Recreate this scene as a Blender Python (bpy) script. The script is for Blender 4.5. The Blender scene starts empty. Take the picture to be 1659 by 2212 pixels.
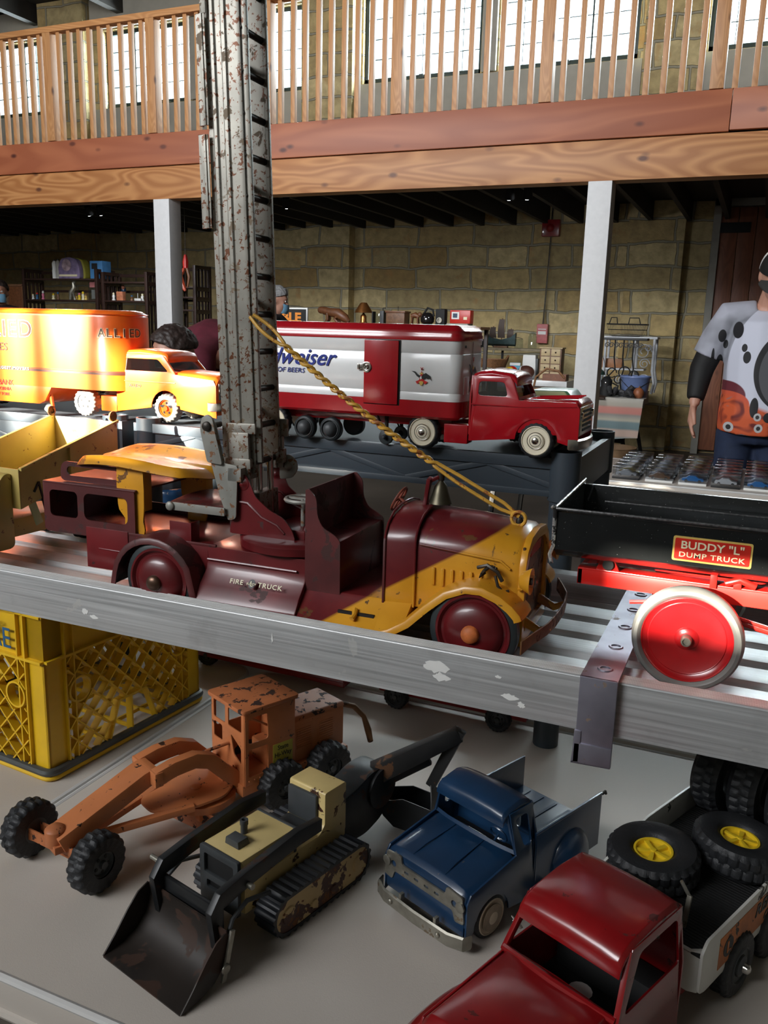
import bpy, bmesh, math, random
from mathutils import Vector, Matrix
D=bpy.data; S=bpy.context.scene; C=S.collection
R=math.radians; PI=math.pi
random.seed(7)
EYE=1.42                      # height of the camera above the floor; the layout below is measured from the eye
# ---------------------------------------------------------------- camera
F=1835.0; TH=R(12.4); AZ=R(113.4); RO=R(1.5)
fw=Vector((math.cos(AZ)*math.cos(TH),math.sin(AZ)*math.cos(TH),-math.sin(TH)))
_r=fw.cross(Vector((0,0,1))).normalized(); _u=_r.cross(fw)
RT_=_r*math.cos(RO)+_u*math.sin(RO); UP_=-_r*math.sin(RO)+_u*math.cos(RO)
cam=D.objects.new('camera',D.cameras.new('camera')); C.objects.link(cam); S.camera=cam
cam.data.sensor_fit='VERTICAL'; cam.data.sensor_height=36; cam.data.lens=F*36/2212
cam.data.clip_start=.02; cam.data.clip_end=200
cam.matrix_world=Matrix(((RT_.x,UP_.x,-fw.x,0),(RT_.y,UP_.y,-fw.y,0),(RT_.z,UP_.z,-fw.z,EYE),(0,0,0,1)))
def at(px,py,Y):
    d=fw+RT_*((px-829.5)/F)-UP_*((py-1106)/F); d=d*(Y/d.y); return Vector((d.x,d.y,d.z+EYE))
# ---------------------------------------------------------------- world, sun, daylight
S.view_settings.view_transform='Standard'; S.view_settings.look='None'
S.view_settings.exposure=0.0; S.view_settings.gamma=1; S.view_settings.use_curve_mapping=False
W=D.worlds.new('sky'); S.world=W; W.use_nodes=True
W.node_tree.nodes['Background'].inputs[0].default_value=(.80,.90,1,1)
W.node_tree.nodes['Background'].inputs[1].default_value=5
def light(name,kind,loc,aim,energy,color=(1,1,1),size=None,size_y=None,**k):
    l=D.lights.new(name,kind); l.energy=energy; l.color=color
    if kind=='AREA':
        l.shape='RECTANGLE'; l.size=size; l.size_y=size_y or size
    for a,b in k.items(): setattr(l,a,b)
    o=D.objects.new(name,l); C.objects.link(o); o.location=loc
    o.rotation_euler=(Vector(aim)).to_track_quat('-Z','Y').to_euler()
    return o
SUND=Vector((.34,.94,-.27)).normalized()
light('sun','SUN',(-4,-8,6),SUND,60,(1,.93,.80),angle=R(.6))
WIN=[(-12.1,-10.72),(-9.53,-7.98),(-7.74,-6.1),(-5.23,-3.61),(-3.38,-1.71),(-.94,.70),(.93,2.6)]   # windows of the back wall
for a,b in WIN:
    light('window_daylight','AREA',((a+b)/2,11.65,3.7+EYE),(0.02,-1,-.38),760,(.90,.95,1),b-a,1.5)
# large windows of the near side of the hall, behind the camera
light('near_window_daylight','AREA',(-3.6,-3.8,3.0+EYE),(.12,1,-.10),480,(.95,.97,1),7.0,1.8,spread=R(105))
# ---------------------------------------------------------------- helpers
def tag(o,label=None,cat=None,group=None,kind=None):
    if label: o['label']=label
    if cat: o['category']=cat
    if group: o['group']=group
    if kind: o['kind']=kind
    return o
def empty(name,loc,rz=0,label=None,cat=None,group=None,rot=None):
    o=D.objects.new(name,None); C.objects.link(o); o.location=(loc[0],loc[1],loc[2]+EYE)
    o.rotation_euler=rot if rot else (0,0,rz); o.empty_display_size=.02
    return tag(o,label,cat,group)
class MB:
    def __init__(s): s.v=[]; s.f=[]; s.T=None
    def add(s,vs,fs):
        n=len(s.v)
        if s.T is not None: vs=[s.T@Vector(v) for v in vs]
        s.v+= [tuple(v) for v in vs]; s.f+=[tuple(i+n for i in f) for f in fs]; return s
    def box(s,x0,x1,y0,y1,z0,z1):
        return s.add([(x,y,z) for x in(x0,x1) for y in(y0,y1) for z in(z0,z1)],[(0,1,3,2),(4,6,7,5),(0,4,5,1),(2,3,7,6),(0,2,6,4),(1,5,7,3)])
    def bar(s,p,q,w,h,up=(0,0,1)):
        p=Vector(p);q=Vector(q);d=(q-p).normalized();u=Vector(up)
        a=d.cross(u)
        if a.length<1e-4: a=d.cross(Vector((1,0,0)))
        a.normalize(); b=a.cross(d)
        return s.add([p+a*i*w/2+b*j*h/2+e for e in(Vector((0,0,0)),q-p) for i,j in((-1,-1),(1,-1),(1,1),(-1,1))],[(3,2,1,0),(4,5,6,7),(0,1,5,4),(1,2,6,5),(2,3,7,6),(3,0,4,7)])
    def tube(s,pts,r,n=8,closed=False,caps=True):
        pts=[Vector(p) for p in pts]; m=len(pts); rings=[]
        rr=r if isinstance(r,(list,tuple)) else [r]*m
        prev=None; vs=[]
        for i,p in enumerate(pts):
            if closed: t=(pts[(i+1)%m]-pts[i-1])
            else: t=pts[min(i+1,m-1)]-pts[max(i-1,0)]
            t=t.normalized() if t.length>1e-9 else Vector((0,0,1))
            if prev is None:
                a=t.cross(Vector((0,0,1)))
                if a.length<1e-3: a=t.cross(Vector((1,0,0)))
            else: a=prev-t*prev.dot(t)
            a.normalize(); prev=a; b=t.cross(a)
            vs+=[p+(a*math.cos(2*PI*k/n)+b*math.sin(2*PI*k/n))*rr[i] for k in range(n)]
        fs=[]
        for i in range(m if closed else m-1):
            j=(i+1)%m
            for k in range(n):
                l=(k+1)%n; fs.append((i*n+k,i*n+l,j*n+l,j*n+k))
        if not closed and caps: fs+=[tuple(range(n))[::-1],tuple((m-1)*n+k for k in range(n))]
        return s.add(vs,fs)
    def cyl(s,p,q,r,r2=None,n=20): return s.tube([p,q],[r,r if r2 is None else r2],n)
    def lathe(s,prof,M=None,n=28,ring=False):          # prof: (radius, height) along local z
        vs=[];fs=[];m=len(prof)
        for r,h in prof: vs+=[Vector((r*math.cos(2*PI*k/n),r*math.sin(2*PI*k/n),h)) for k in range(n)]
        if M is not None: vs=[M@v for v in vs]
        for i in range(m-1):
            for k in range(n):
                l=(k+1)%n; fs.append((i*n+k,i*n+l,(i+1)*n+l,(i+1)*n+k))
        if ring: fs+=[((m-1)*n+k,(m-1)*n+(k+1)%n,(k+1)%n,k) for k in range(n)]; return s.add(vs,fs)
        if prof[0][0]>1e-6: fs.append(tuple(range(n))[::-1])
        if prof[-1][0]>1e-6: fs.append(tuple((m-1)*n+k for k in range(n)))
        return s.add(vs,fs)
    def prism(s,pts,a0,a1,ax='y'):
        m={'x':lambda u,v,w:(w,u,v),'y':lambda u,v,w:(u,w,v),'z':lambda u,v,w:(u,v,w)}[ax]; n=len(pts)
        vs=[m(u,v,a0) for u,v in pts]+[m(u,v,a1) for u,v in pts]
        return s.add(vs,[tuple(range(n))[::-1],tuple(range(n,2*n))]+[(i,(i+1)%n,n+(i+1)%n,n+i) for i in range(n)])
    def ell(s,c,r,nu=16,nv=10):
        c=Vector(c); r=r if isinstance(r,(tuple,list)) else (r,r,r); vs=[];fs=[]
        for j in range(nv+1):
            t=PI*j/nv
            for i in range(nu):
                p=2*PI*i/nu; vs.append((c.x+r[0]*math.sin(t)*math.cos(p),c.y+r[1]*math.sin(t)*math.sin(p),c.z+r[2]*math.cos(t)))
        for j in range(nv):
            for i in range(nu): fs.append((j*nu+i,(j+1)*nu+i,(j+1)*nu+(i+1)%nu,j*nu+(i+1)%nu))
        return s.add(vs,fs)
    def loft(s,rings,caps=True,closed=False):
        n=len(rings[0]); vs=[v for r in rings for v in r]; fs=[]; m=len(rings)
        for i in range(m if closed else m-1):
            for k in range(n):
                l=(k+1)%n; j=(i+1)%m; fs.append((i*n+k,i*n+l,j*n+l,j*n+k))
        if caps and not closed: fs+=[tuple(range(n))[::-1],tuple((m-1)*n+k for k in range(n))]
        return s.add(vs,fs)
    def plate(s,outer,holes,a0,a1,ax='y'):   # flat sheet with holes, between a0 and a1 along an axis
        cu=D.curves.new('t','CURVE'); cu.dimensions='2D'; cu.fill_mode='BOTH'
        for poly in [outer]+list(holes):
            sp=cu.splines.new('POLY'); sp.points.add(len(poly)-1)
            for i,(u,v) in enumerate(poly): sp.points[i].co=(u,v,0,1)
            sp.use_cyclic_u=True
        cu.extrude=abs(a1-a0)/2
        o=D.objects.new('t',cu); C.objects.link(o); me=D.meshes.new_from_object(o)
        c=(a0+a1)/2; m={'x':lambda p:(p.z+c,p.x,p.y),'y':lambda p:(p.x,p.z+c,p.y),'z':lambda p:(p.x,p.y,p.z+c)}[ax]
        s.add([m(v.co) for v in me.vertices],[tuple(p.vertices) for p in me.polygons])
        D.objects.remove(o); D.curves.remove(cu); D.meshes.remove(me); return s
    def sheet(s,fn,nu,nv,th=0):              # fn(u,v)->point, u,v in 0..1 ; thickened downward
        vs=[Vector(fn(i/nu,j/nv)) for j in range(nv+1) for i in range(nu+1)]
        fs=[(j*(nu+1)+i,j*(nu+1)+i+1,(j+1)*(nu+1)+i+1,(j+1)*(nu+1)+i) for j in range(nv) for i in range(nu)]
        s.add(vs,fs); return s
    def build(s,name,mat,parent=None,bevel=0,ang=32,seg=2,weld=1e-6,loc=None,solid=0,subd=0):
        me=D.meshes.new(name); me.from_pydata(s.v,[],s.f)
        bm=bmesh.new(); bm.from_mesh(me)
        bmesh.ops.remove_doubles(bm,verts=bm.verts,dist=weld)
        bmesh.ops.recalc_face_normals(bm,faces=bm.faces)
        if solid: bmesh.ops.solidify(bm,geom=bm.faces,thickness=solid)
        if bevel:
            bm.normal_update()
            ed=[e for e in bm.edges if len(e.link_faces)==2 and e.calc_face_angle(0)>R(ang)]
            bmesh.ops.bevel(bm,geom=ed,offset=bevel,segments=seg,profile=.6,affect='EDGES',clamp_overlap=True)
        bm.normal_update()
        for e in bm.edges: e.smooth=not(len(e.link_faces)!=2 or e.calc_face_angle(0)>R(40))
        for f in bm.faces: f.smooth=True
        bm.to_mesh(me); bm.free()
        for m in (mat if isinstance(mat,(list,tuple)) else [mat]): me.materials.append(m)
        o=D.objects.new(name,me); C.objects.link(o)
        if parent is not None: o.parent=parent
        if loc: o.location=loc
        if subd: md=o.modifiers.new('s','SUBSURF'); md.levels=subd; md.render_levels=subd
        return o
def B(name,mat,parent,*boxes,bevel=.0008): # several boxes in one part
    m=MB()
    for b in boxes: m.box(*b)
    return m.build(name,mat,parent,bevel)
def setw(o):                               # a top-level mesh built in eye coordinates
    o.location.z+=EYE; return o
def children(o): return [c for c in D.objects if c.parent==o]
def copy_tree(o,parent=None):
    c=o.copy(); C.objects.link(c)
    if parent is not None: c.parent=parent
    for ch in children(o): copy_tree(ch,c)
    return c
def circ(cx,cy,r,n=20,ry=None): return [(cx+r*math.cos(2*PI*i/n),cy+(ry or r)*math.sin(2*PI*i/n)) for i in range(n)]
def rrect(x0,x1,y0,y1,r,n=4):
    p=[]
    for cx,cy,a in((x1-r,y1-r,0),(x0+r,y1-r,90),(x0+r,y0+r,180),(x1-r,y0+r,270)):
        p+=[(cx+r*math.cos(R(a+90*i/n)),cy+r*math.sin(R(a+90*i/n))) for i in range(n+1)]
    return p
def rpoly(pts,r,n=4):                      # round the corners of a polygon
    out=[];m=len(pts)
    for i in range(m):
        p=Vector(pts[i]).to_2d();a=Vector(pts[i-1]).to_2d();b=Vector(pts[(i+1)%m]).to_2d()
        rr=min(r,(a-p).length*.45,(b-p).length*.45); s=p+(a-p).normalized()*rr; e=p+(b-p).normalized()*rr
        for k in range(n+1):
            t=k/n; q=s*(1-t)**2+p*2*t*(1-t)+e*t*t; out.append((q.x,q.y))
    return out
def arcpts(cx,cy,r,a0,a1,n=12): return [(cx+r*math.cos(R(a0+(a1-a0)*i/n)),cy+r*math.sin(R(a0+(a1-a0)*i/n))) for i in range(n+1)]
def MY(x,y,z,side=-1):                     # frame whose z axis points to side*y (wheel and button faces)
    return Matrix.Translation((x,y,z))@Matrix.Rotation(R(90) if side<0 else R(-90),4,'X')
def MX(x,y,z,side=1): return Matrix.Translation((x,y,z))@Matrix.Rotation(R(90)*side,4,'Y')
def text(body,size,mat,parent,M,name='lettering',ext=.0003,shear=0,sx=1,space=1,bold=0,align='CENTER',label=None):
    cu=D.curves.new('t','FONT'); cu.body=body; cu.size=size; cu.extrude=ext; cu.shear=shear; cu.align_x=align; cu.align_y='CENTER'
    cu.space_character=space; cu.offset=bold; cu.resolution_u=3
    o=D.objects.new('t',cu); C.objects.link(o); me=D.meshes.new_from_object(o); D.objects.remove(o); D.curves.remove(cu)
    me.transform(M@Matrix.Diagonal((sx,1,1,1))); me.materials.clear(); me.materials.append(mat)
    o=D.objects.new(name,me); C.objects.link(o); o.parent=parent
    if label: o['label']=label
    return o
# ---------------------------------------------------------------- materials
def nt(name):
    m=D.materials.new(name); m.use_nodes=True; t=m.node_tree; return m,t,t.nodes['Principled BSDF']
def N(t,ty,**k):
    n=t.nodes.new(ty)
    for a,b in k.items():
        if isinstance(a,str) and a.startswith('i_'): n.inputs[int(a[2:])].default_value=b
        else: setattr(n,a,b)
    return n
def noise(t,scale,detail=4,rough=.55,vec=None,dist=0):
    n=N(t,'ShaderNodeTexNoise'); n.inputs['Scale'].default_value=scale; n.inputs['Detail'].default_value=detail; n.inputs['Roughness'].default_value=rough; n.inputs['Distortion'].default_value=dist
    if vec is not None: t.links.new(vec,n.inputs['Vector'])
    return n
def ramp(t,src,*stops):
    r=N(t,'ShaderNodeValToRGB'); e=r.color_ramp.elements
    while len(e)<len(stops): e.new(.5)
    for i,(p,c) in enumerate(stops):
        e[i].position=p; e[i].color=(c,c,c,1) if isinstance(c,(int,float)) else (*c,1)
    t.links.new(src,r.inputs[0]); return r.outputs[0]
def mix(t,f,a,b):
    m=N(t,'ShaderNodeMix',data_type='RGBA')
    for s,v in((m.inputs[0],f),(m.inputs[6],a),(m.inputs[7],b)):
        if isinstance(v,(int,float)): s.default_value=v
        elif isinstance(v,tuple): s.default_value=(*v,1)
        else: t.links.new(v,s)
    return m.outputs[2]
def mul(c,k): return tuple(x*k for x in c)
def obj_vec(t): return N(t,'ShaderNodeTexCoord').outputs['Object']
def pm(name,col,rough=.4,metal=0,coat=0,var=.12,vs=30,chips=None,chips2=None,bump=0,bs=200,emit=0,spec=None,trans=0,ior=None):
    """paint-like surface: a little mottling, optional chips = (colour, amount 0..1, scale, roughness)"""
    m,t,b=nt(name); v=obj_vec(t); c=col
    if var:
        n=noise(t,vs,3,vec=v); c=mix(t,ramp(t,n.outputs[0],(.3,0.),(.7,1.)),mul(col,1-var),mul(col,1+var))
    rg=rough; mt=metal
    for ch in (chips,chips2):
        if ch:
            n=noise(t,ch[2],5,.62,vec=v,dist=.4); th=.72-.32*ch[1]
            f=ramp(t,n.outputs[0],(th,0.),(th+.012,1.))
            c=mix(t,f,c,ch[0]); x=N(t,'ShaderNodeMapRange'); t.links.new(f,x.inputs[0])
            x.inputs[3].default_value=rough if rg is rough else rough; x.inputs[4].default_value=ch[3]; rg=x.outputs[0]
            if metal:
                y=N(t,'ShaderNodeMapRange'); t.links.new(f,y.inputs[0]); y.inputs[3].default_value=metal; y.inputs[4].default_value=0; mt=y.outputs[0]
    if isinstance(c,tuple): b.inputs['Base Color'].default_value=(*c,1)
    else: t.links.new(c,b.inputs['Base Color'])
    for k,vv in(('Roughness',rg),('Metallic',mt)):
        if isinstance(vv,(int,float)): b.inputs[k].default_value=vv
        else: t.links.new(vv,b.inputs[k])
    b.inputs['Coat Weight'].default_value=coat; b.inputs['Coat Roughness'].default_value=.12
    if spec is not None: b.inputs['Specular IOR Level'].default_value=spec
    if emit: b.inputs['Emission Color'].default_value=(*col,1); b.inputs['Emission Strength'].default_value=emit
    if trans: b.inputs['Transmission Weight'].default_value=trans
    if ior: b.inputs['IOR'].default_value=ior
    if bump:
        n2=noise(t,bs,3,vec=v); bp=N(t,'ShaderNodeBump'); bp.inputs['Strength'].default_value=bump; bp.inputs['Distance'].default_value=.002
        t.links.new(n2.outputs[0],bp.inputs['Height']); t.links.new(bp.outputs[0],b.inputs['Normal'])
    return m
def thin_glass(name,tint=(.9,.95,1),refl=.1):
    m,t,b=nt(name); t.nodes.remove(b); tr=N(t,'ShaderNodeBsdfTransparent'); gl=N(t,'ShaderNodeBsdfGlossy'); mx=N(t,'ShaderNodeMixShader')
    tr.inputs[0].default_value=(*tint,1); gl.inputs['Roughness'].default_value=.06; mx.inputs[0].default_value=refl
    t.links.new(tr.outputs[0],mx.inputs[1]); t.links.new(gl.outputs[0],mx.inputs[2]); t.links.new(mx.outputs[0],t.nodes['Material Output'].inputs[0]); return m
def wood(name,c1,c2,knot=(.12,.04,.02),axis=0,scale=3,rough=.5,plain=False):
    m,t,b=nt(name); v=obj_vec(t); mp=N(t,'ShaderNodeMapping'); t.links.new(v,mp.inputs[0])
    s=[1,1,1]; s=[scale*(.35 if i==axis else 2.2) for i in range(3)]; mp.inputs['Scale'].default_value=s
    n0=noise(t,1.0,2,vec=mp.outputs[0]); 
    w=N(t,'ShaderNodeTexNoise'); w.inputs['Scale'].default_value=1.4; w.inputs['Detail'].default_value=1.5; w.inputs['Distortion'].default_value=.5; t.links.new(mp.outputs[0],w.inputs['Vector'])
    ma=N(t,'ShaderNodeMath',operation='MULTIPLY'); ma.inputs[1].default_value=5 if plain else 15; t.links.new(w.outputs[0],ma.inputs[0])
    fr=N(t,'ShaderNodeMath',operation='PINGPONG'); fr.inputs[1].default_value=.5; t.links.new(ma.outputs[0],fr.inputs[0])
    c=mix(t,ramp(t,fr.outputs[0],(.05,0.),(.4,1.)),c1,c2)
    vo=N(t,'ShaderNodeTexVoronoi'); vo.inputs['Scale'].default_value=1.0
    mp2=N(t,'ShaderNodeMapping'); t.links.new(v,mp2.inputs[0]); mp2.inputs['Scale'].default_value=[2.6 if i==axis else 5.0 for i in range(3)]; t.links.new(mp2.outputs[0],vo.inputs['Vector'])
    c=mix(t,ramp(t,vo.outputs['Distance'],(.055,1.),(.13,0.)),c,knot)
    big=noise(t,.8,2,vec=v); c=mix(t,ramp(t,big.outputs[0],(.35,.0),(.7,.45)),c,mul(c2,.72))
    t.links.new(c,b.inputs['Base Color']); b.inputs['Roughness'].default_value=rough; return m
def stone(name):
    m,t,b=nt(name); v=obj_vec(t); sp=N(t,'ShaderNodeSeparateXYZ'); t.links.new(v,sp.inputs[0])
    ad=N(t,'ShaderNodeMath',operation='ADD'); t.links.new(sp.outputs[0],ad.inputs[0]); t.links.new(sp.outputs[1],ad.inputs[1])
    n=noise(t,2.2,3,vec=v); nn=N(t,'ShaderNodeVectorMath',operation='SCALE'); nn.inputs['Scale'].default_value=.10; t.links.new(n.outputs['Color'],nn.inputs[0])
    cb=N(t,'ShaderNodeCombineXYZ'); t.links.new(ad.outputs[0],cb.inputs[0]); t.links.new(sp.outputs[2],cb.inputs[1])
    va=N(t,'ShaderNodeVectorMath',operation='ADD'); t.links.new(cb.outputs[0],va.inputs[0]); t.links.new(nn.outputs[0],va.inputs[1])
    def brick(w,h,off,seed):
        br=N(t,'ShaderNodeTexBrick'); br.inputs['Scale'].default_value=1; br.inputs['Brick Width'].default_value=w; br.inputs['Row Height'].default_value=h
        br.inputs['Mortar Size'].default_value=.016; br.inputs['Mortar Smooth'].default_value=.35; br.offset=off; br.offset_frequency=2; br.squash=.7; br.squash_frequency=3
        br.inputs['Color1'].default_value=(0,0,0,1); br.inputs['Color2'].default_value=(1,1,1,1); br.inputs['Mortar'].default_value=(.5,.5,.5,1); br.inputs['Bias'].default_value=0
        t.links.new(va.outputs[0],br.inputs['Vector']); return br
    b1=brick(.78,.27,.45,1)
    c=ramp(t,b1.outputs['Color'],(0.,(.46,.31,.12)),(.35,(.66,.51,.24)),(.65,(.50,.40,.20)),(1.,(.78,.64,.34)))
    n2=noise(t,9,5,vec=v); c=mix(t,ramp(t,n2.outputs[0],(.35,0.),(.7,.55)),c,(.22,.16,.08))
    n3=noise(t,3.3,5,.6,vec=v); c=mix(t,ramp(t,n3.outputs[0],(.60,0.),(.68,.5)),c,(.50,.27,.10))
    c=mix(t,b1.outputs['Fac'],c,(.36,.33,.24))
    t.links.new(c,b.inputs['Base Color']); b.inputs['Roughness'].default_value=.9
    bp=N(t,'ShaderNodeBump'); bp.inputs['Strength'].default_value=.9; bp.inputs['Distance'].default_value=.05
    h=N(t,'ShaderNodeMath',operation='MULTIPLY_ADD'); t.links.new(n2.outputs[0],h.inputs[0]); h.inputs[1].default_value=.5
    iv=N(t,'ShaderNodeMath',operation='SUBTRACT'); iv.inputs[0].default_value=1; t.links.new(b1.outputs['Fac'],iv.inputs[1]); t.links.new(iv.outputs[0],h.inputs[2])
    t.links.new(h.outputs[0],bp.inputs['Height']); t.links.new(bp.outputs[0],b.inputs['Normal']); return m
def brushed(name,col,rough=.38,metal=.85,dirt=(.16,.15,.14),white=0,axis=0,amt=.35):
    m,t,b=nt(name); v=obj_vec(t); mp=N(t,'ShaderNodeMapping'); t.links.new(v,mp.inputs[0]); mp.inputs['Scale'].default_value=[(.6 if i==axis else 60) for i in range(3)]
    n=noise(t,5,4,vec=mp.outputs[0]); c=mix(t,ramp(t,n.outputs[0],(.35,0.),(.65,1.)),mul(col,.82),mul(col,1.12))
    n2=noise(t,11,5,.6,vec=v); c=mix(t,ramp(t,n2.outputs[0],(.55,0.),(.75,amt)),c,dirt)
    n4=noise(t,3.2,2,vec=v); c=mix(t,ramp(t,n4.outputs[0],(.40,0.),(.62,.35)),c,mul(col,.62))
    mt=metal
    if white:
        n3=noise(t,14,5,.6,vec=v,dist=.6); f=ramp(t,n3.outputs[0],(.73-.1*white,0.),(.75-.1*white,1.)); c=mix(t,f,c,(.62,.62,.60))
    t.links.new(c,b.inputs['Base Color']); b.inputs['Metallic'].default_value=metal
    rr=ramp(t,n.outputs[0],(.3,rough*.8),(.7,rough*1.3)); t.links.new(rr,b.inputs['Roughness']); return m
G=dict
RUST=(.13,.045,.018); DRUST=(.045,.022,.014)
MAR=pm('maroon_paint',(.115,.007,.009),.38,coat=.35,var=.35,vs=14,chips=((.05,.010,.009),.25,26,.6))
MARD=pm('worn_maroon',(.085,.013,.013),.5,coat=.15,var=.3,vs=20,chips=((.048,.012,.010),.45,22,.7))
def two_tone():
    m,t,b=nt('maroon_and_yellow_paint'); v=obj_vec(t); sp=N(t,'ShaderNodeSeparateXYZ'); t.links.new(v,sp.inputs[0])
    # yellow in front of a diagonal line across the side
    a=N(t,'ShaderNodeMath',operation='MULTIPLY_ADD'); t.links.new(sp.outputs[0],a.inputs[0]); a.inputs[1].default_value=.62; a.inputs[2].default_value=.154
    d=N(t,'ShaderNodeMath',operation='SUBTRACT'); t.links.new(a.outputs[0],d.inputs[0]); t.links.new(sp.outputs[2],d.inputs[1])
    f=ramp(t,d.outputs[0],(.0,0.),(.002,1.))
    n=noise(t,16,3,vec=v); mar=mix(t,ramp(t,n.outputs[0],(.35,0.),(.68,1.)),(.085,.006,.010),(.15,.014,.013))
    yel=mix(t,ramp(t,n.outputs[0],(.3,0.),(.7,1.)),(.55,.24,.012),(.70,.33,.02))
    c=mix(t,f,mar,yel)
    n2=noise(t,34,6,.65,vec=v,dist=.5); c=mix(t,ramp(t,n2.outputs[0],(.635,0.),(.655,.8)),c,(.12,.055,.018))
    n3=noise(t,75,4,.6,vec=v); c=mix(t,ramp(t,n3.outputs[0],(.66,0.),(.68,.9)),c,(.05,.03,.02))
    t.links.new(c,b.inputs['Base Color']); b.inputs['Roughness'].default_value=.36; b.inputs['Coat Weight'].default_value=.35; b.inputs['Coat Roughness'].default_value=.15; return m
TWO=two_tone()
YEL=pm('worn_yellow_paint',(.62,.28,.015),.4,coat=.25,var=.18,vs=14,chips=((.16,.07,.02),.35,30,.7),chips2=((.35,.12,.02),.4,9,.5))
YELG=pm('yellow_twisted_wire',(.55,.30,.04),.45,var=.2,vs=60,chips=((.30,.10,.02),.45,60,.6))
SILV=pm('pitted_silver_metal',(.30,.285,.245),.46,metal=.45,var=.18,vs=25,chips=(RUST,.44,140,.75),chips2=((.19,.14,.09),.36,60,.7))
SILV2=pm('grey_painted_metal',(.27,.265,.235),.5,metal=.25,var=.12,vs=30,chips=((.20,.09,.04),.42,95,.75))
DSTL=pm('dark_tarnished_metal',(.05,.043,.036),.45,metal=.6,var=.4,vs=30)
BRUST=pm('rusty_brown_metal',(.19,.085,.03),.5,metal=.3,var=.4,vs=30,chips=((.07,.03,.015),.5,40,.8))
RUB=pm('black_rubber',(.014,.015,.017),.55,var=.2,vs=60,bump=.3,bs=300)
RUBS=pm('smooth_black_rubber',(.022,.028,.03),.42,var=.25,vs=25)
RUBW=pm('grey_rubber_tyre',(.30,.28,.25),.6,var=.18,vs=20)
ALU=brushed('worn_aluminium',(.60,.61,.61),.42,.55,white=1)
ALUT=brushed('ribbed_aluminium_top',(.66,.66,.64),.45,.5,dirt=(.30,.26,.22),amt=.45)
STL=pm('zinc_steel_strap',(.27,.26,.31),.40,metal=.7,var=.2,vs=20,chips=((.18,.13,.10),.35,35,.6))
WTAB=pm('white_plastic_table',(.56,.505,.445),.5,var=.05,vs=3,bump=.12,bs=900)
WTABE=pm('white_table_rim',(.66,.65,.63),.4,var=.03)
GPL=pm('slate_grey_plastic',(.036,.048,.060),.42,var=.1,vs=8)
GPLD=pm('slate_shelf_top',(.035,.042,.052),.65,var=.1,vs=8)
CRY=pm('yellow_crate_plastic',(.72,.44,.012),.42,var=.1,vs=12)
CRD=pm('grey_crate_band',(.10,.105,.10),.4,metal=.5,var=.3,vs=15)
BLUEI=pm('blue_print',(.02,.10,.22),.5,var=0)
BLK=pm('black_speckled_paint',(.010,.011,.011),.22,coat=.6,var=.2,chips=((.30,.30,.28),.10,420,.6))
REDT=pm('bright_red_paint',(.52,.012,.008),.28,coat=.5,var=.12,vs=20)
REDW=pm('glossy_red_wheel_paint',(.33,.006,.008),.3,coat=.6,var=.1)
REDR=pm('dark_red_toy_paint',(.26,.006,.008),.28,coat=.6,var=.22,vs=16,chips=((.10,.012,.01),.22,30,.6))
REDB=pm('glossy_red_trailer_paint',(.36,.006,.012),.22,coat=.7,var=.08)
WHT=pm('glossy_white_paint',(.74,.75,.74),.28,coat=.4,var=.03)
CREAM=pm('cream_plastic',(.74,.68,.52),.5,var=.06)
CHR=pm('bright_metal',(.62,.60,.56),.22,metal=1,var=.08)
CHRD=pm('dull_plated_tin',(.30,.285,.24),.42,metal=.75,var=.3,vs=40,chips=((.14,.10,.06),.3,40,.7))
DKBLK=pm('black_interior',(.006,.006,.006),.7,var=0)
BLUP=pm('dark_blue_toy_paint',(.008,.034,.085),.34,coat=.45,var=.2,vs=18,chips=((.10,.09,.08),.08,55,.6))
ORG=pm('worn_orange_paint',(.56,.185,.065),.45,coat=.1,var=.12,vs=16,chips=((.035,.018,.012),.22,45,.75),chips2=((.10,.035,.015),.18,90,.7))
ORGE=pm('heavily_chipped_orange',(.46,.15,.055),.5,var=.2,vs=16,chips=((.04,.018,.012),.46,60,.8))
TNKY=pm('worn_cream_yellow_paint',(.68,.52,.22),.42,coat=.1,var=.12,vs=16,chips=((.055,.022,.012),.36,26,.75),chips2=((.12,.05,.02),.2,60,.7))
TNKB=pm('worn_black_metal',(.012,.013,.014),.42,var=.4,vs=20,chips=((.05,.022,.012),.35,25,.7))
BKT=pm('rusted_black_bucket',(.020,.015,.012),.5,metal=.2,var=.5,vs=10,chips=((.040,.018,.010),.45,16,.7))
TRK=pm('black_rubber_track',(.012,.014,.018),.4,var=.2)
GRYP=pm('dark_grey_plastic',(.05,.055,.058),.5,var=.2,vs=20)
ORGA=pm('orange_toy_paint',(.80,.13,.01),.32,coat=.4,var=.06)
DYEL=pm('dull_yellow_paint',(.50,.38,.11),.42,coat=.2,var=.12,vs=14,chips=((.18,.08,.03),.25,60,.7))
WHC=pm('white_worn_paint',(.66,.65,.60),.4,coat=.2,var=.06,chips=((.03,.025,.02),.30,26,.7))
PLY=pm('yellow_plastic_hub',(.75,.52,.02),.35,var=.1)
BLKR=pm('black_ribbed_floor',(.015,.015,.015),.5,var=.2,vs=30)
OLAB=pm('orange_label',(.50,.15,.03),.5,var=.25,vs=40,chips=((.05,.03,.02),.35,60,.6))
GOLD=pm('gold_label',(.75,.52,.14),.35,metal=.3,var=.1)
RLAB=pm('red_label',(.50,.02,.01),.35,var=.1)
CLAB=pm('cream_lettering',(.75,.68,.45),.45,var=.05)
BLKI=pm('black_print',(.01,.01,.01),.5,var=0)
WHI=pm('white_print',(.75,.75,.72),.5,var=0)
YLAB=pm('yellow_label',(.42,.36,.05),.5,var=.1,vs=30)
NAVY=pm('navy_blue_print',(.015,.03,.24),.4,var=0)
REDI=pm('red_print',(.55,.02,.015),.4,var=0)
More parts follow.
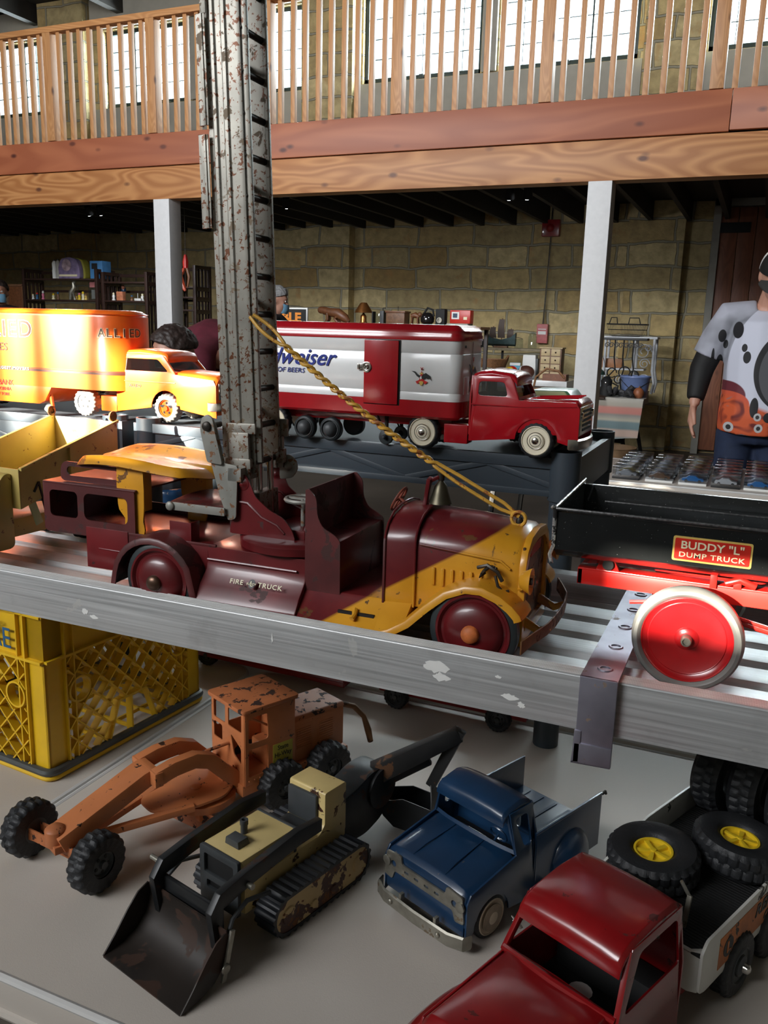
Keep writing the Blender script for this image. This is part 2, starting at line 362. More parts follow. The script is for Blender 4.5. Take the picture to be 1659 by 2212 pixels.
BRNI=pm('brown_print',(.07,.02,.01),.5,var=0)
GRN=pm('green_toy_paint',(.03,.17,.06),.35,coat=.4,var=.15)
CRN=pm('pale_yellow_green_paint',(.45,.50,.25),.4,var=.1)
GLS=thin_glass('clear_glass',(.85,.9,.9),.12)
CLR=thin_glass('clear_plastic_case',(.80,.83,.86),.25)
CARGL=thin_glass('tinted_windscreen',(.55,.56,.60),.18)
# building
STONE=stone('rough_limestone_wall')
PLAS=pm('beige_plaster',(.42,.40,.34),.9,var=.12,vs=3)
CONC=pm('brown_concrete_floor',(.13,.11,.09),.7,var=.25,vs=1.2)
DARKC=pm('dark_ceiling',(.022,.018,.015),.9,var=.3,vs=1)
WALLP=pm('dim_side_wall',(.22,.19,.15),.9,var=.15,vs=1)
PINE=wood('pine_wood',(.62,.30,.11),(.50,.22,.075),scale=1.5)
PINEV=wood('pine_baluster_wood',(.60,.30,.12),(.48,.22,.08),axis=2,scale=2.5)
REDWD=wood('red_stained_board',(.46,.145,.06),(.36,.10,.04),(.09,.02,.012),scale=1.3,plain=True)
PLYW=wood('plywood_board',(.60,.28,.10),(.42,.165,.05),scale=1.3)
DOORW=wood('red_brown_door_boards',(.30,.105,.05),(.23,.08,.04),axis=2,scale=2)
PWHT=pm('white_painted_post',(.74,.74,.74),.6,var=.03)
DKWD=pm('dark_walnut_wood',(.028,.012,.008),.45,var=.3)
WDM=pm('mid_brown_wood',(.16,.075,.035),.5,var=.3)
GREYM=pm('grey_white_frame',(.34,.33,.29),.7,var=.2,vs=3)
MUNT=pm('dark_green_window_bar',(.02,.035,.03),.5,var=.1)
# ---------------------------------------------------------------- the hall
SILL=3.1; WTOP=4.17
def struct(name,mb,mat,bevel=0,parent=None,label=None):
    o=mb.build(name,mat,parent,bevel)
    if parent is None: setw(o); o['kind']='structure'
    return o
struct('floor',MB().box(-18,6,-4.3,11.3,-1.52,-1.42),CONC)
wb=MB().plate([(-18,-1.42),(6,-1.42),(6,5.2),(-18,5.2)],[[(a,SILL),(b,SILL),(b,WTOP),(a,WTOP)] for a,b in WIN],11,11.16)
for a,b in((-10.62,-9.75),(-6.05,-5.3),(-1.62,-.98),(-14.8,-14.1),(2.7,3.3)): wb.box(a,b,10.82,11.0,-1.42,4.6)
struct('wall_back',wb,STONE)
m=MB()
for a,b in((-14,-10.64),(-9.72,-6.07),(-5.28,-1.64),(-.96,2.68)): m.box(a,b,10.93,10.998,SILL-.42,SILL-.02); m.box(a,b,10.93,10.998,WTOP+.02,4.58)
m.box(-7.96,-7.76,10.94,10.998,SILL,WTOP); m.box(-3.59,-3.4,10.94,10.998,SILL,WTOP); m.box(.72,.91,10.94,10.998,SILL,WTOP)
struct('trim_1',m,PLAS,.01)
for i,(a,b) in enumerate(WIN):
    w=empty('window_%d'%(i+1),((a+b)/2,11.1,SILL)); w['kind']='structure'; h=(b-a)/2; H=WTOP-SILL
    f=MB(); f.box(-h,h,-.03,.03,0,.07); f.box(-h,h,-.03,.03,H-.05,H)
    for x in(-h+.025,h-.025): f.box(x-.025,x+.025,-.03,.03,0,H)
    f.build('window_frame',MUNT,w,.004)
    g=MB(); nc=6
    for k in range(1,nc): x=-h+2*h*k/nc; g.box(x-(.010 if k in(2,4) else .004),x+(.010 if k in(2,4) else .004),-.014,.014,.05,H-.04)
    for k in range(1,4): z=.06+(H-.1)*k/4; g.box(-h+.04,h-.04,-.012,.012,z-.005,z+.005)
    g.box(-.03,.03,-.06,-.02,.02,.07)
    g.build('glazing_bars',MUNT,w)
    MB().box(-h,h,.016,.022,.03,H-.03).build('pane',GLS,w)
struct('wall_left',MB().box(-18.3,-18,-4.3,11.4,-1.42,5.2),WALLP)
struct('wall_right',MB().box(6,6.3,-4.3,11.4,-1.42,5.2),WALLP)
# unseen blocker wall added behind the camera, with openings shaped to place sun patches
def hole(x0,x1,z0,z1,Y):   # outline, on the near wall, of the opening whose sun patch lands on x0..x1, z0..z1 at depth Y
    k=(Y+4)/SUND.y; dx=SUND.x*k; dz=SUND.z*k; return [(x0-dx,z0-dz),(x1-dx,z0-dz),(x1-dx,z1-dz),(x0-dx,z1-dz)]
HOLES=[hole(-2.2,-1.455,-.27,.03,1.34),hole(-1.42,-1.345,-.27,.03,1.34),hole(-1.305,-1.205,-.27,.03,1.34),hole(-1.165,-1.06,-.27,-.05,1.34),hole(-1.025,-.935,-.27,-.09,1.34),hole(-.13,-.035,-.315,-.252,.965),hole(-.03,.16,-.315,-.252,.965),hole(-.86,-.74,-.190,-.174,.99)]
struct('wall_sun_blocker',MB().plate([(-18,-1.42),(6,-1.42),(6,5.2),(-18,5.2)],HOLES,-4.03,-4.0),WALLP)
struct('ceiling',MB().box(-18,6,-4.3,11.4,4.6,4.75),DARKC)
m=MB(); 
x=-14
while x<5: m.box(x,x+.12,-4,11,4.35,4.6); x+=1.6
struct('trim_2',m,DARKC)
# balcony
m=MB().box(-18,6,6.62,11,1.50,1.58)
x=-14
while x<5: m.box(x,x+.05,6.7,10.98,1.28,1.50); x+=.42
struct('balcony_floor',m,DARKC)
def T1(name,mb,mat,label,cat,bevel=0,group=None):
    o=setw(mb.build(name,mat,None,bevel)); return tag(o,label,cat,group)
T1('fascia_board',MB().box(-18,-.372,6.47,6.51,1.322,1.586),REDWD,'long red-stained knotty fascia board under the balcony railing','board',.003)
T1('fascia_board',MB().box(-.368,6,6.47,6.51,1.330,1.586),REDWD,'redder fascia board at the right end of the balcony','board',.003)
T1('support_beam',MB().box(-18,6,6.50,6.66,1.045,1.318),PLYW,'orange plywood-faced beam carried on the white posts','beam',.003)
rl=empty('balcony_railing',(0,6.5,1.588),0,'orange pine balcony railing with square balusters in front of the windows','railing')
MB().box(-18,6,-.045,.045,.915,.965).build('top_rail',PINE,rl,.004)
b0=MB().box(-.019,.019,-.019,.019,0,.915).build('baluster',PINEV,rl,.002)
p0=MB().box(-.045,.045,-.045,.045,0,.915).build('newel_post',PINEV,rl,.003)
first=True; i=0; x=-12.6; fb=fp=True
while x<1.3:
    nw=(i%10==5)
    src=p0 if nw else b0
    if (fp if nw else fb): o=src; 
    else: o=src.copy(); C.objects.link(o)
    if nw: fp=False
    else: fb=False
    o.location=(x+random.uniform(-.006,.006),0,0); x+=.1155; i+=1
for px,lab in((352,'white square post left of the fire truck ladder'),(1274,'white square post right of the red tractor cab, nearest the camera side')):
    X=at(px,600,6.53).x
    T1('support_post',MB().box(-.085,.085,-.085,.085,-1.42,1.045),PWHT,lab,'post',.004).location=(X+.03,6.58,EYE)
# sliding barn door at the right of the back wall
dr=empty('door_1',(.62,10.9,-1.42)); dr['kind']='structure'
d=MB()
for k in range(13): d.box(-1.22+k*.19,-1.22+k*.19+.184,-.02,.03,.05,2.83)
d.build('door_boards',DOORW,dr,.004)
MB().box(-1.30,-1.22,-.06,.06,0,2.95).box(-1.30,1.3,-.06,.06,2.84,2.95).build('door_frame',GREYM,dr,.004)
MB().box(-1.24,-.6,-.045,-.02,1.48,1.56).box(-1.24,-.9,-.05,-.02,2.55,2.66).build('hinge_strap',DKBLK,dr,.003)
# track lights under the balcony
def spot(px,py,n,lab,en):
    p=at(px,py,7.6); p.z-=EYE
    t=empty('track_light',p,0,lab,'spotlight','track lights under the balcony')
    MB().box(-.10,.10,-.03,.03,.09,.12).cyl((0,0,.12),(0,0,1.28-p.z+.02),.008).build('bracket',DKBLK,t)
    for k in range(n):
        x=(k-(n-1)/2)*.16
        h=MB(); h.lathe([(.0,.10),(.035,.09),(.045,0),(.040,-.0),(.036,.03)],Matrix.Translation((x,-.0,.0))@Matrix.Rotation(R(28),4,'X')@Matrix.Rotation(R(8),4,'Y')); h.build('lamp_housing',DKBLK,t)
        MB().lathe([(.036,.01),(.020,-.012),(0,-.016)],Matrix.Translation((x,0,0))@Matrix.Rotation(R(28),4,'X')).build('lamp_lens',LAMPM,t)
        o=light('track_lamp','SPOT',(p.x+x,p.y-.03,p.z+EYE-.03),(0,.78,-.72),en*3.2,(.93,.96,1),spot_size=R(120),spot_blend=.8,shadow_soft_size=.03)
LAMPM=pm('lamp_glow',(.9,.95,1),.3,var=0,emit=18)
spot(206,463,2,'left pair of small white spotlights under the balcony',9)
spot(620,447,1,'single small spotlight above the grey-haired man',14)
spot(1120,428,2,'right pair of bright spotlights beside the right post',9)
a=at(-20,472,7.5);b=at(1660,398,7.5)
T1('support_wire',MB().cyl((a.x,7.55,1.20),(b.x,7.55,1.20),.006,n=6),GREYM,'thin grey wire strung under the balcony between the spotlights','wire')
# fire alarm on the back wall
p=at(1193,494,10.98)
al=empty('fire_alarm',(p.x,10.97,p.z-EYE),0,'dark red alarm box with grey conduit running down to a pink pull station','alarm')
MB().box(-.11,.11,-.08,0,-.1,.1).lathe([(.05,0),(.05,.03),(.02,.05),(0,.05)],MY(0,-.08,0)).build('horn_box',REDR,al,.01)
MB().cyl((0,-.02,-.1),(-.03,-.02,-1.16),.012,n=8).cyl((0,-.02,.1),(0,-.02,.5),.012,n=8).build('conduit',CHR,al)
MB().box(-.10,.04,-.06,0,-1.40,-1.16).build('pull_station',pm('faded_red_plastic',(.50,.13,.13),.5),al,.008)
MB().box(-.08,.02,-.064,-.058,-1.29,-1.25).box(-.08,.02,-.064,-.058,-1.23,-1.22).build('pull_handle',WHI,al)
# ---------------------------------------------------------------- tables, plank, shelf, crate
T=-.68; PD=-.378
def table(x0,x1,y0,y1,name,label,legs=True,h=T,rz=-.0035):
    t=empty(name,((x0+x1)/2,(y0+y1)/2,-1.42),0,label,'table'); w=(x1-x0)/2; d=(y1-y0)/2; z=h+1.42
    MB().prism(rrect(-w,w,-d,d,.05,6),z-.045,z-.0005,'z').build('tabletop',WTAB,t,.006,seg=3)
    pts=[(x,y,z+rz) for x,y in rrect(-w+.0035,w-.0035,-d+.0035,d-.0035,.047,6)]
    MB().tube(pts,.0048,8,closed=True).build('rim',WTABE,t)
    pts=[(x,y,z-.045) for x,y in rrect(-w+.001,w-.001,-d+.001,d-.001,.05,6)]
    MB().tube(pts,.006,8,closed=True).build('lower_rim',WTAB,t)
    for sx in(-1,1):
        MB().tube([(sx*(w-.25),-d+.06,z-.045),(sx*(w-.22),-d+.06,.35),(sx*(w-.2),-d+.05,0)],.014).build('leg',DKBLK,t)
        MB().tube([(sx*(w-.25),d-.06,z-.045),(sx*(w-.22),d-.06,.35),(sx*(w-.2),d-.05,0)],.014).build('leg',DKBLK,t)
    return t
table(-.856,.97,.548,1.375,'folding_table','white folding table in front carrying the grader, loader, blue pickup and red truck')
table(-2.70,-.863,.53,1.375,'folding_table','white folding table at the left under the yellow crate',rz=-.0052)
table(-1.3,.97,1.40,2.15,'folding_table','white folding table behind the front one, under the grey shelf')
# aluminium walk plank
pk=empty('aluminium_plank',(-.3,.862,T),0,'long scuffed aluminium walk plank laid across the yellow crate with toy trucks on it','plank')
m=MB(); 
prof=[(0,.26),(.058,.26),(.060,.262)]
W_=.40; pts=[(0,.262),(0,.3195),(.0015,.321),(.0225,.321),(.024,.3195)]
dz=.279; pts+=[(.024,dz),(.062,dz),(.064,.297)]; y=.064
while y<W_-.09:
    pts+=[(y,.297),(y+.044,.297),(y+.046,dz+.004),(y+.066,dz+.004),(y+.068,.297)]; y+=.068
pts+=[(W_-.028,.3195),(W_-.026,.321),(W_,.321),(W_,.262),(W_-.004,.262),(W_-.004,.275),(.004,.275),(.004,.262)]
m.prism(pts,-1.3,1.2,'x'); m.build('deck',ALU,pk,.0006)
g=MB()
for i in range(9): g.box(-1.3,1.2,.003+i*.0023,.0037+i*.0023,.3208,.3216)
g.build('edge_ribs',ALUT,pk)
MB().box(-1.3,1.2,W_-.006,W_,.26,.262).box(-1.3,1.2,0,.006,.2595,.2622).build('bottom_flange',ALU,pk)
random.seed(9)
for x,z,rx,rz_ in((-.002,.300,.020,.009),(.003,.289,.012,.006),(.085,.281,.011,.004),(.098,.274,.005,.004),(-.52,.283,.006,.006),(-.505,.277,.008,.003),(-.22,.296,.0015,.007),(.07,.302,.004,.002)):
    k_=18; MB().prism([(x+rx*math.cos(2*PI*i/k_)*random.uniform(.55,1.1),z+rz_*math.sin(2*PI*i/k_)*random.uniform(.5,1.1)) for i in range(k_)],-.0004,.0002,'y').build('paint_smear',WHI,pk)
# steel strap clamped over the plank
st=empty('steel_strap',(-.118,.86,PD+.02),0,'blue-grey steel strap with five round holes clamped over the aluminium plank','strap')
hs=[circ(.0,.022+i*.073,.0052,16) for i in range(5)]
MB().plate([(-.021,-.008),(.018,-.008),(.018,.41),(-.021,.41)],hs,.0005,.0032,'z').build('strap_plate',STL,st)
MB().box(-.021,.018,-.0085,-.0045,-.082,.0032).box(-.0225,-.015,-.010,-.0045,-.095,-.058).box(-.0225,.018,-.010,-.0045,-.095,-.072).build('hook_end',STL,st,.0012)
for i in range(5):
    MB().lathe([(.0085,.0032),(.0075,.0045),(.0055,.0045),(.0052,.0)],Matrix.Translation((0,.022+i*.073,0)),20).build('hole_rim',STL,st)
# slate grey plastic shelving
def shelf(x0,x1,y0,y1,z,name,label,legs,kx=3):
    s=empty(name,((x0+x1)/2,(y0+y1)/2,T),0,label,'shelf'); w=(x1-x0)/2; d=(y1-y0)/2; h=z-T
    MB().box(-w,w,-d,d,h-.012,h-.004).build('shelf_top',GPLD,s,.002)
    f=MB()
    for sy in(-1,1):
        y=sy*(d-.005); f.box(-w,w,y-.006,y+.006,h-.018,h); f.box(-w,w,y-.006,y+.006,h-.062,h-.052); f.box(-w,w,y-.002,y+.002,h-.062,h)
        n=kx*2
        for i in range(n):
            a=-w+2*w*i/n;b=-w+2*w*(i+1)/n
            p,q=((a,h-.054),(b,h-.016)) if i%2==0 else ((a,h-.016),(b,h-.054))
            f.bar((p[0],y-sy*-.003,p[1]),(q[0],y-sy*-.003,q[1]),.003,.009)
    for sx in(-1,1):
        x=sx*(w-.005); f.box(x-.006,x+.006,-d,d,h-.062,h); 
    f.build('truss_rim',GPL,s,.001)
    for x,y in legs:
        x-=(x0+x1)/2; y-=(y0+y1)/2
        MB().lathe([(.021,.0),(.021,h-.07),(.0245,h-.068),(.0245,h+.010),(.021,h+.010),(.021,h-.03),(0,h-.03)],Matrix.Translation((x,y,0)),24).build('leg',GPL,s)
    return s
shelf(-1.095,-.245,1.305,1.66,-.195,'plastic_shelf','slate grey plastic shelf with truss sides carrying the red and white beer trailer',[(-.264,1.319),(-.264,1.642),(-1.069,1.319),(-1.069,1.642)])
shelf(-2.0,-1.125,1.305,1.66,-.195,'plastic_shelf','slate grey plastic shelf at the left carrying the orange moving van',[(-1.151,1.319),(-1.151,1.642),(-1.97,1.319),(-1.97,1.642)])
# yellow milk crate
cr=empty('milk_crate',(-.907,.866,T),-.087,'yellow plastic milk crate with diamond lattice sides under the left end of the plank','crate')
def crate_side(L,Mx,name,holes):
    m=MB(); m.T=Mx; H=.259
    m.box(0,L,0,.004,.19,H); m.box(0,L,0,.010,.0,.012)        # top band, bottom
    m.box(0,.034,0,.004,.012,H); m.box(L-.034,L,0,.004,.012,H)
    for x in(.034,.05,L-.05,L-.034): m.box(x-.0012,x+.0012,-.006,.004,.012,H)
    m.box(0,L,-.007,.004,.186,.190)
    # lattice clipped to the opening
    x0,x1,z0,z1=.036,L-.036,.014,.188; st=.0245
    for sgn in(1,-1):
        k=-14
        while k<20:
            c=k*st
            # line z = sgn*(x-xc)*1.15 + c
            pts=[]
            for i in range(61):
                x=x0+(x1-x0)*i/60; z=sgn*1.05*(x-L/2)+c*1.45+.1
                ok=z0<=z<=z1
                for hx,hz,hr in holes:
                    if (x-hx)**2+(z-hz)**2<hr*hr: ok=False
                if z<.075 and abs(x-L/2)<.055-abs(z-.035)*.35 and z>.012: ok=False
                if ok: pts.append((x,z))
                else:
                    if len(pts)>1: m.bar((pts[0][0],.0,pts[0][1]),(pts[-1][0],.0,pts[-1][1]),.0022,.013,(0,1,0))
                    pts=[]
            if len(pts)>1: m.bar((pts[0][0],.0,pts[0][1]),(pts[-1][0],.0,pts[-1][1]),.0022,.013,(0,1,0))
            k+=1
    for hx,hz,hr in holes:
        ri=[];n=24
        m.add([(hx+r*math.cos(2*PI*i/n),y,hz+r*math.sin(2*PI*i/n)*1.0) for r,y in((hr,-.007),(hr,.007),(hr-.003,.007),(hr-.003,-.007)) for i in range(n)],[(a*n+i,a*n+(i+1)%n,((a+1)%4)*n+(i+1)%n,((a+1)%4)*n+i) for a in range(4) for i in range(n)])
    m.bar((L/2-.055,0,.012),(L/2-.03,0,.078),.003,.013,(0,1,0)); m.bar((L/2+.055,0,.012),(L/2+.03,0,.078),.003,.013,(0,1,0)); m.bar((L/2-.03,0,.078),(L/2+.03,0,.078),.003,.013,(0,1,0)); m.bar((L/2-.004,0,.012),(L/2-.004,0,.078),.003,.013,(0,1,0))
    return m.build(name,CRY,cr)
h2=[(.058,.128,.021),(.275,.128,.021)]
crate_side(.333,Matrix.Rotation(PI,4,'Z')@Matrix.Diagonal((1,-1,1,1)),'front_side',h2)
crate_side(.333,Matrix.Rotation(PI/2,4,'Z')@Matrix.Diagonal((1,1,1,1)),'right_side',h2)
crate_side(.333,Matrix.Translation((-.333,.333,0))@Matrix.Rotation(-PI/2,4,'Z'),'left_side',h2)
crate_side(.333,Matrix.Translation((0,.333,0))@Matrix.Rotation(PI,4,'Z'),'rear_side',h2)
m=MB()
for i in range(0,12,2): m.box(-.333,0,.01+i*.0275,.014+i*.0275,.008,.014); m.box(-.326+i*.0275,-.322+i*.0275,0,.333,.008,.014)
m.build('base_grid',CRY,cr)
for z,r,mt,nm in((.014,.0065,CRD,'metal_band'),(.0048,.0046,CRY,'foot_rim')):
    MB().tube([(x,y,z) for x,y in rrect(-.338,.005,-.005,.338,.014,4)],r,8,closed=True).build(nm,mt,cr)
MB().box(-.336,.002,-.006,.002,.2555,.2595).box(-.004,.004,-.003,.336,.2555,.2595).build('top_rim',CRY,cr,.0008)
text('REMSA',.012,BLUEI,cr,Matrix.Translation((-.098,-.0075,.236))@Matrix.Rotation(PI/2,4,'X'),'maker_mark',shear=.3)
text('AE',.045,BLUEI,cr,Matrix.Translation((-.082,-.0075,.214))@Matrix.Rotation(PI/2,4,'X'),'letter_logo',sx=.9)
# ---------------------------------------------------------------- toy wheels
def wheel(par,x,y,z,r,w,side,tyre,lugs=0,hub=None,rim=.62,kind='disc',name='wheel',hubmat2=None,lug_d=.07,steer=0,outer=True):
    """tyre centred at x,y(outer face),z; side -1 faces -y"""
    o=MB(); rr=r
    n=max(32,lugs*4 if lugs else 40)
    if lugs: n=lugs*4
    prof=[(rim,0),(rim+.04,.03),(.86,.0),(.95,.06),(1,.18),(1,.38),(.985,.5),(1,.62),(1,.82),(.95,.94),(.86,1),(rim,1)]
    vs=[];m=len(prof)
    for j,(a,h) in enumerate(prof):
        for i in range(n):
            q=a
            if lugs:
                first=(i%4)<2; second=((i+2)%4)<2
                if .9<a and h<.5 and not first: q=a-lug_d
                if .9<a and h>=.5 and not second: q=a-lug_d
            th=2*PI*i/n; vs.append((q*rr*math.cos(th),q*rr*math.sin(th),-h*w))
    fs=[]
    for j in range(m-1):
        for i in range(n): fs.append((j*n+i,j*n+(i+1)%n,(j+1)*n+(i+1)%n,(j+1)*n+i))
    o.add(vs,fs); t=o.build(name,tyre,par)
    t.matrix_local=Matrix.Translation((x,y,z))@Matrix.Rotation(steer,4,'Z')@(Matrix.Rotation(R(90),4,'X') if side<0 else Matrix.Rotation(R(-90),4,'X'))
    if hub:
        h=MB(); R0=rim*rr*1.01
        if kind=='disc':   # flat pressed steel disc with domed centre
            h.lathe([(R0,-w),(R0,-.0),(R0*.985,.0012),(R0*.93,.0012),(R0*.86,-.003),(R0*.80,-.003),(R0*.76,.001),(R0*.6,.0055),(R0*.42,.008),(R0*.22,.009),(.0,.0095)],n=48)
        elif kind=='flat':
            h.lathe([(R0,-w),(R0,.0),(R0*.985,.001),(R0*.95,-.004),(R0*.80,-.004),(R0*.78,-.003),(R0*.28,-.003),(R0*.2,.002),(0,.002)],n=48)
        elif kind=='slots':
            h.lathe([(R0,-w),(R0,-.002),(R0*.9,-.002),(R0*.82,-.005),(R0*.34,-.003),(R0*.28,.001),(0,.001)],n=32)
            for k in range(5):
                a=2*PI*k/5+.3; c=R0*.56
                h.box(0,0,0,0,0,0)
        else:              # hub cap / dish
            h.lathe([(R0,-w),(R0,.0),(R0*.95,.001),(R0*.9,-.0008),(R0*.6,-.001),(R0*.56,.0012),(R0*.3,.0035),(0,.004)],n=32)
        hb=h.build('hub',hub,t)
        if kind=='slots':
            q=MB()
            for k in range(5):
                a=2*PI*k/5+.3; c=R0*.58; q.lathe([(R0*.13,-.0036),(R0*.12,-.0030),(0,-.0030)],Matrix.Translation((c*math.cos(a),c*math.sin(a),-.0002))@Matrix.Diagonal((1,1.2,1,1)),10)
            q.build('hub_hole',DKBLK,t)
        if hubmat2:
            MB().lathe([(R0*.19,.006),(R0*.17,.012),(R0*.10,.0135),(0,.014)],n=20).build('hub_cap',hubmat2,t)
    return t
# ---------------------------------------------------------------- red and yellow fire truck
ft=empty('toy_fire_truck',(-.2755,.905,-.4005),.035,'big maroon pressed-steel toy fire truck with yellow nose, raised ladder and yellow saddle seat','toy truck')
WY=.205
ft.scale=(1.022,)*3; ft.rotation_euler=(0,.004,.035)
sk=[(0,.030),(0,.036),(.012,.054),(.028,.070),(.031,.082),(.030,.100),(WY-.030,.100),(WY-.031,.082),(WY-.028,.070),(WY-.012,.054),(WY,.036),(WY,.030)]
MB().prism(sk,-.374,-.228,'x').prism([(.030,.045),(.030,.100),(WY-.03,.100),(WY-.03,.045)],-.568,-.372,'x').box(-.45,-.36,.05,WY-.05,.045,.06).build('bed_body',MAR,ft,.0015)
m=MB()   # moulded rib along the sill and panels of the bed
m.tube([(-.372,.0285,.083),(-.24,.0285,.083)],.0016,6)
m.build('sill_rib',MAR,ft)
MB().tube([(-.55,.0285,.075),(-.505,.0285,.0745)],.001,6).box(-.571,-.50,.0285,.031,.046,.104).build('rear_panel',MAR,ft,.0006)
# running board, floor and front sill in two colours
m=MB()
rb=[(0,.028),(0,.033),(.003,.034),(.028,.060),(.032,.064),(WY-.032,.064),(WY-.028,.060),(WY-.003,.034),(WY,.033),(WY,.028)]
m.prism(rb,-.229,-.122,'x')
m.loft([[Vector((x,yy,zz)) for yy,zz in rb] for x in(-.122,)]+[[Vector((-.085,yy,zz+(.012 if yy in(0,.003,WY,WY-.003) else .002))) for yy,zz in rb]])
m.build('running_board',TWO,ft,.001)
MB().plate([(-.176,.006),(-.126,.006),(-.126,.0095),(-.176,.0095)],[],.0,.0004,'z')
o=MB().box(-.175,-.127,.0125,.0165,.0415,.0475).build('step_slot',DKBLK,ft); 
MB().tube([(-.153,.016,.0505),(-.151,.009,.0455),(-.152,.003,.0425)],[.004,.0032,.0034],8).build('latch_tab',TWO,ft)
# rear cage with two windows, roof and slotted rails
def cage(y,nm):
    m=MB().plate(rrect(-.643,-.488,.090,.162,.004,3)[::1],[rrect(-.634,-.585,.113,.151,.007,4),rrect(-.574,-.500,.113,.151,.009,4)],y-.0012,y+.0012,'y'); return m.build(nm,MARD,ft,.0)
cage(.031,'cage_side'); cage(WY-.031,'cage_side')
MB().box(-.645,-.486,.029,WY-.029,.160,.163).box(-.646,-.64,.03,WY-.03,.092,.162).box(-.643,-.49,.03,WY-.03,.090,.093).build('cage_roof',MARD,ft,.0015)
for y in(.040,WY-.040):
    MB().plate(rpoly([(-.622,.1635),(-.618,.192),(-.513,.190),(-.500,.1635)],.012,5),[rrect(-.609,-.516,.172,.185,.006,5)],y-.001,y+.001,'y').build('roof_rail',MARD,ft)
# ladder-bed side ledge in the bed and box bracket
MB().box(-.432,-.399,.030,.0315,.098,.128).box(-.400,-.398,.030,.05,.098,.128).build('bed_bracket',MAR,ft,.0008)
B('bed_edge',MARD,ft,(-.57,-.36,.0295,.033,.099,.103)); B('bed_edge',MARD,ft,(-.57,-.36,WY-.033,WY-.0295,.099,.103))
# wheels
for x in(-.43,0.):
    for s,y in((-1,0.),(1,WY)):
        wheel(ft,x,y,.052,.052,.017,s,RUBS,hub=MAR,rim=.85,kind='disc')
def cap(x,y,s,mat):
    MB().lathe([(.0105,.006),(.0105,.012),(.009,.0145),(.004,.0165),(0,.017)],MY(x,y,.052,s),20).build('axle_cap',mat,ft)
BRZ=pm('bronze_cap',(.16,.09,.06),.35,metal=.7,var=.3); ORC=pm('orange_rust_cap',(.50,.13,.03),.6,var=.35,vs=80)
cap(-.43,0,-1,BRZ); cap(0,0,-1,ORC); cap(-.43,WY,1,BRZ); cap(0,WY,1,ORC)
MB().cyl((-.43,.01,.052),(-.43,WY-.01,.052),.003).cyl((0,.01,.052),(0,WY-.01,.052),.003).build('axle',DSTL,ft)
# fenders
def fender(path,y0,y1,mat,nm='fender',lip=.007):
    m=MB(); n=len(path); s=1 if y1>y0 else -1
    cs=[(y0,-lip),(y0,-.001),(y0+s*.002,.0015),(y0+s*(abs(y1-y0)*.45),.004),(y1,.0035),(y1,.0015),(y0+s*.004,-.0005),(y0+s*.002,-lip)]
    rings=[]
    for i,p in enumerate(path):
        a=Vector(path[max(0,i-1)]);b=Vector(path[min(n-1,i+1)]); t=(b-a).normalized(); nn=Vector((-t.y,t.x))
        rings.append([Vector((p[0]+nn.x*h,yy,p[1]+nn.y*h)) for yy,h in cs])
    m.loft(rings); return m.build(nm,mat,ft)
rear=[(-.507,.036)]+[( -.440+.064*math.cos(R(a)),.046+.062*math.sin(R(a))) for a in range(170,14,-13)]+[(-.377,.050),(-.372,.030)]
fr=[(-.122,.030),(-.104,.036),(-.082,.050),(-.058,.074),(-.036,.093),(-.012,.1035),(.008,.104),(.028,.097),(.043,.087),(.052,.078),(.054,.073)]
for a,b in((-.002,.044),(WY+.002,WY-.044)):
    fender(rear[::1],a,b,MARD); fender(fr,a,b,TWO)
# cab: seat sides, back, cushion
sd=rpoly([(-.229,.052),(-.229,.190),(-.224,.191),(-.214,.181),(-.2125,.158),(-.205,.144),(-.190,.137),(-.181,.130),(-.180,.052)],.006,3)
for y in(.0300,WY-.0300): MB().plate(sd,[],y-.0009,y+.0009,'y').build('seat_side',MARD,ft)
MB().box(-.2295,-.2275,.03,WY-.03,.055,.190).build('seat_back',MARD,ft,.0008)
MB().box(-.228,-.183,.031,WY-.031,.062,.128).build('seat_box',MAR,ft,.0015)
# scuttle and bonnet
def hx(x,k=1,dz=0): 
    c=WY/2; hw=(c-.030)*k
    pts=[(c-hw,.060),(c-hw,.139+dz),(c-hw*.97,.147+dz),(c-hw*.86,.158+dz),(c-hw*.62,.168+dz),(c-hw*.3,.173+dz),(c,.174+dz)]
    pts+= [(2*c-a,b) for a,b in pts[-2::-1]]
    return [Vector((x,a,b)) for a,b in pts]
MB().loft([hx(-.121,1,-.002),hx(-.100,1,-.001),hx(-.083,1.0,0)]).build('scuttle',TWO,ft,.001)
MB().plate([(.028,.060),(.028,.139),(.034,.150),(.05,.163),(.1025,.168),(WY-.05,.163),(WY-.034,.150),(WY-.028,.139),(WY-.028,.060)],[],-.1235,-.1205,'x').build('dashboard',MARD,ft,.0008)
MB().loft([hx(-.083,.97,-.004),hx(-.03,.965,-.006),hx(.036,.95,-.012),hx(.044,.93,-.018)]).build('bonnet',TWO,ft,.001)
m=MB()
for x in(-.122,-.083): m.tube([p+(p-Vector((x,WY/2,.10))).normalized()*.0004 for p in hx(x,1.0,0)],.0014,6)
m.tube([(-.078,.0305,.139),(.020,.031,.131),(.032,.0315,.122)],.0015,6)
m.build('body_seam',TWO,ft)
m=MB()
for i in range(6): m.box(-.062+i*.0115,-.0575+i*.0115,.0295,.0330,.091+.002*(i>2),.113)
m.build('louvre',TWO,ft,.0018)
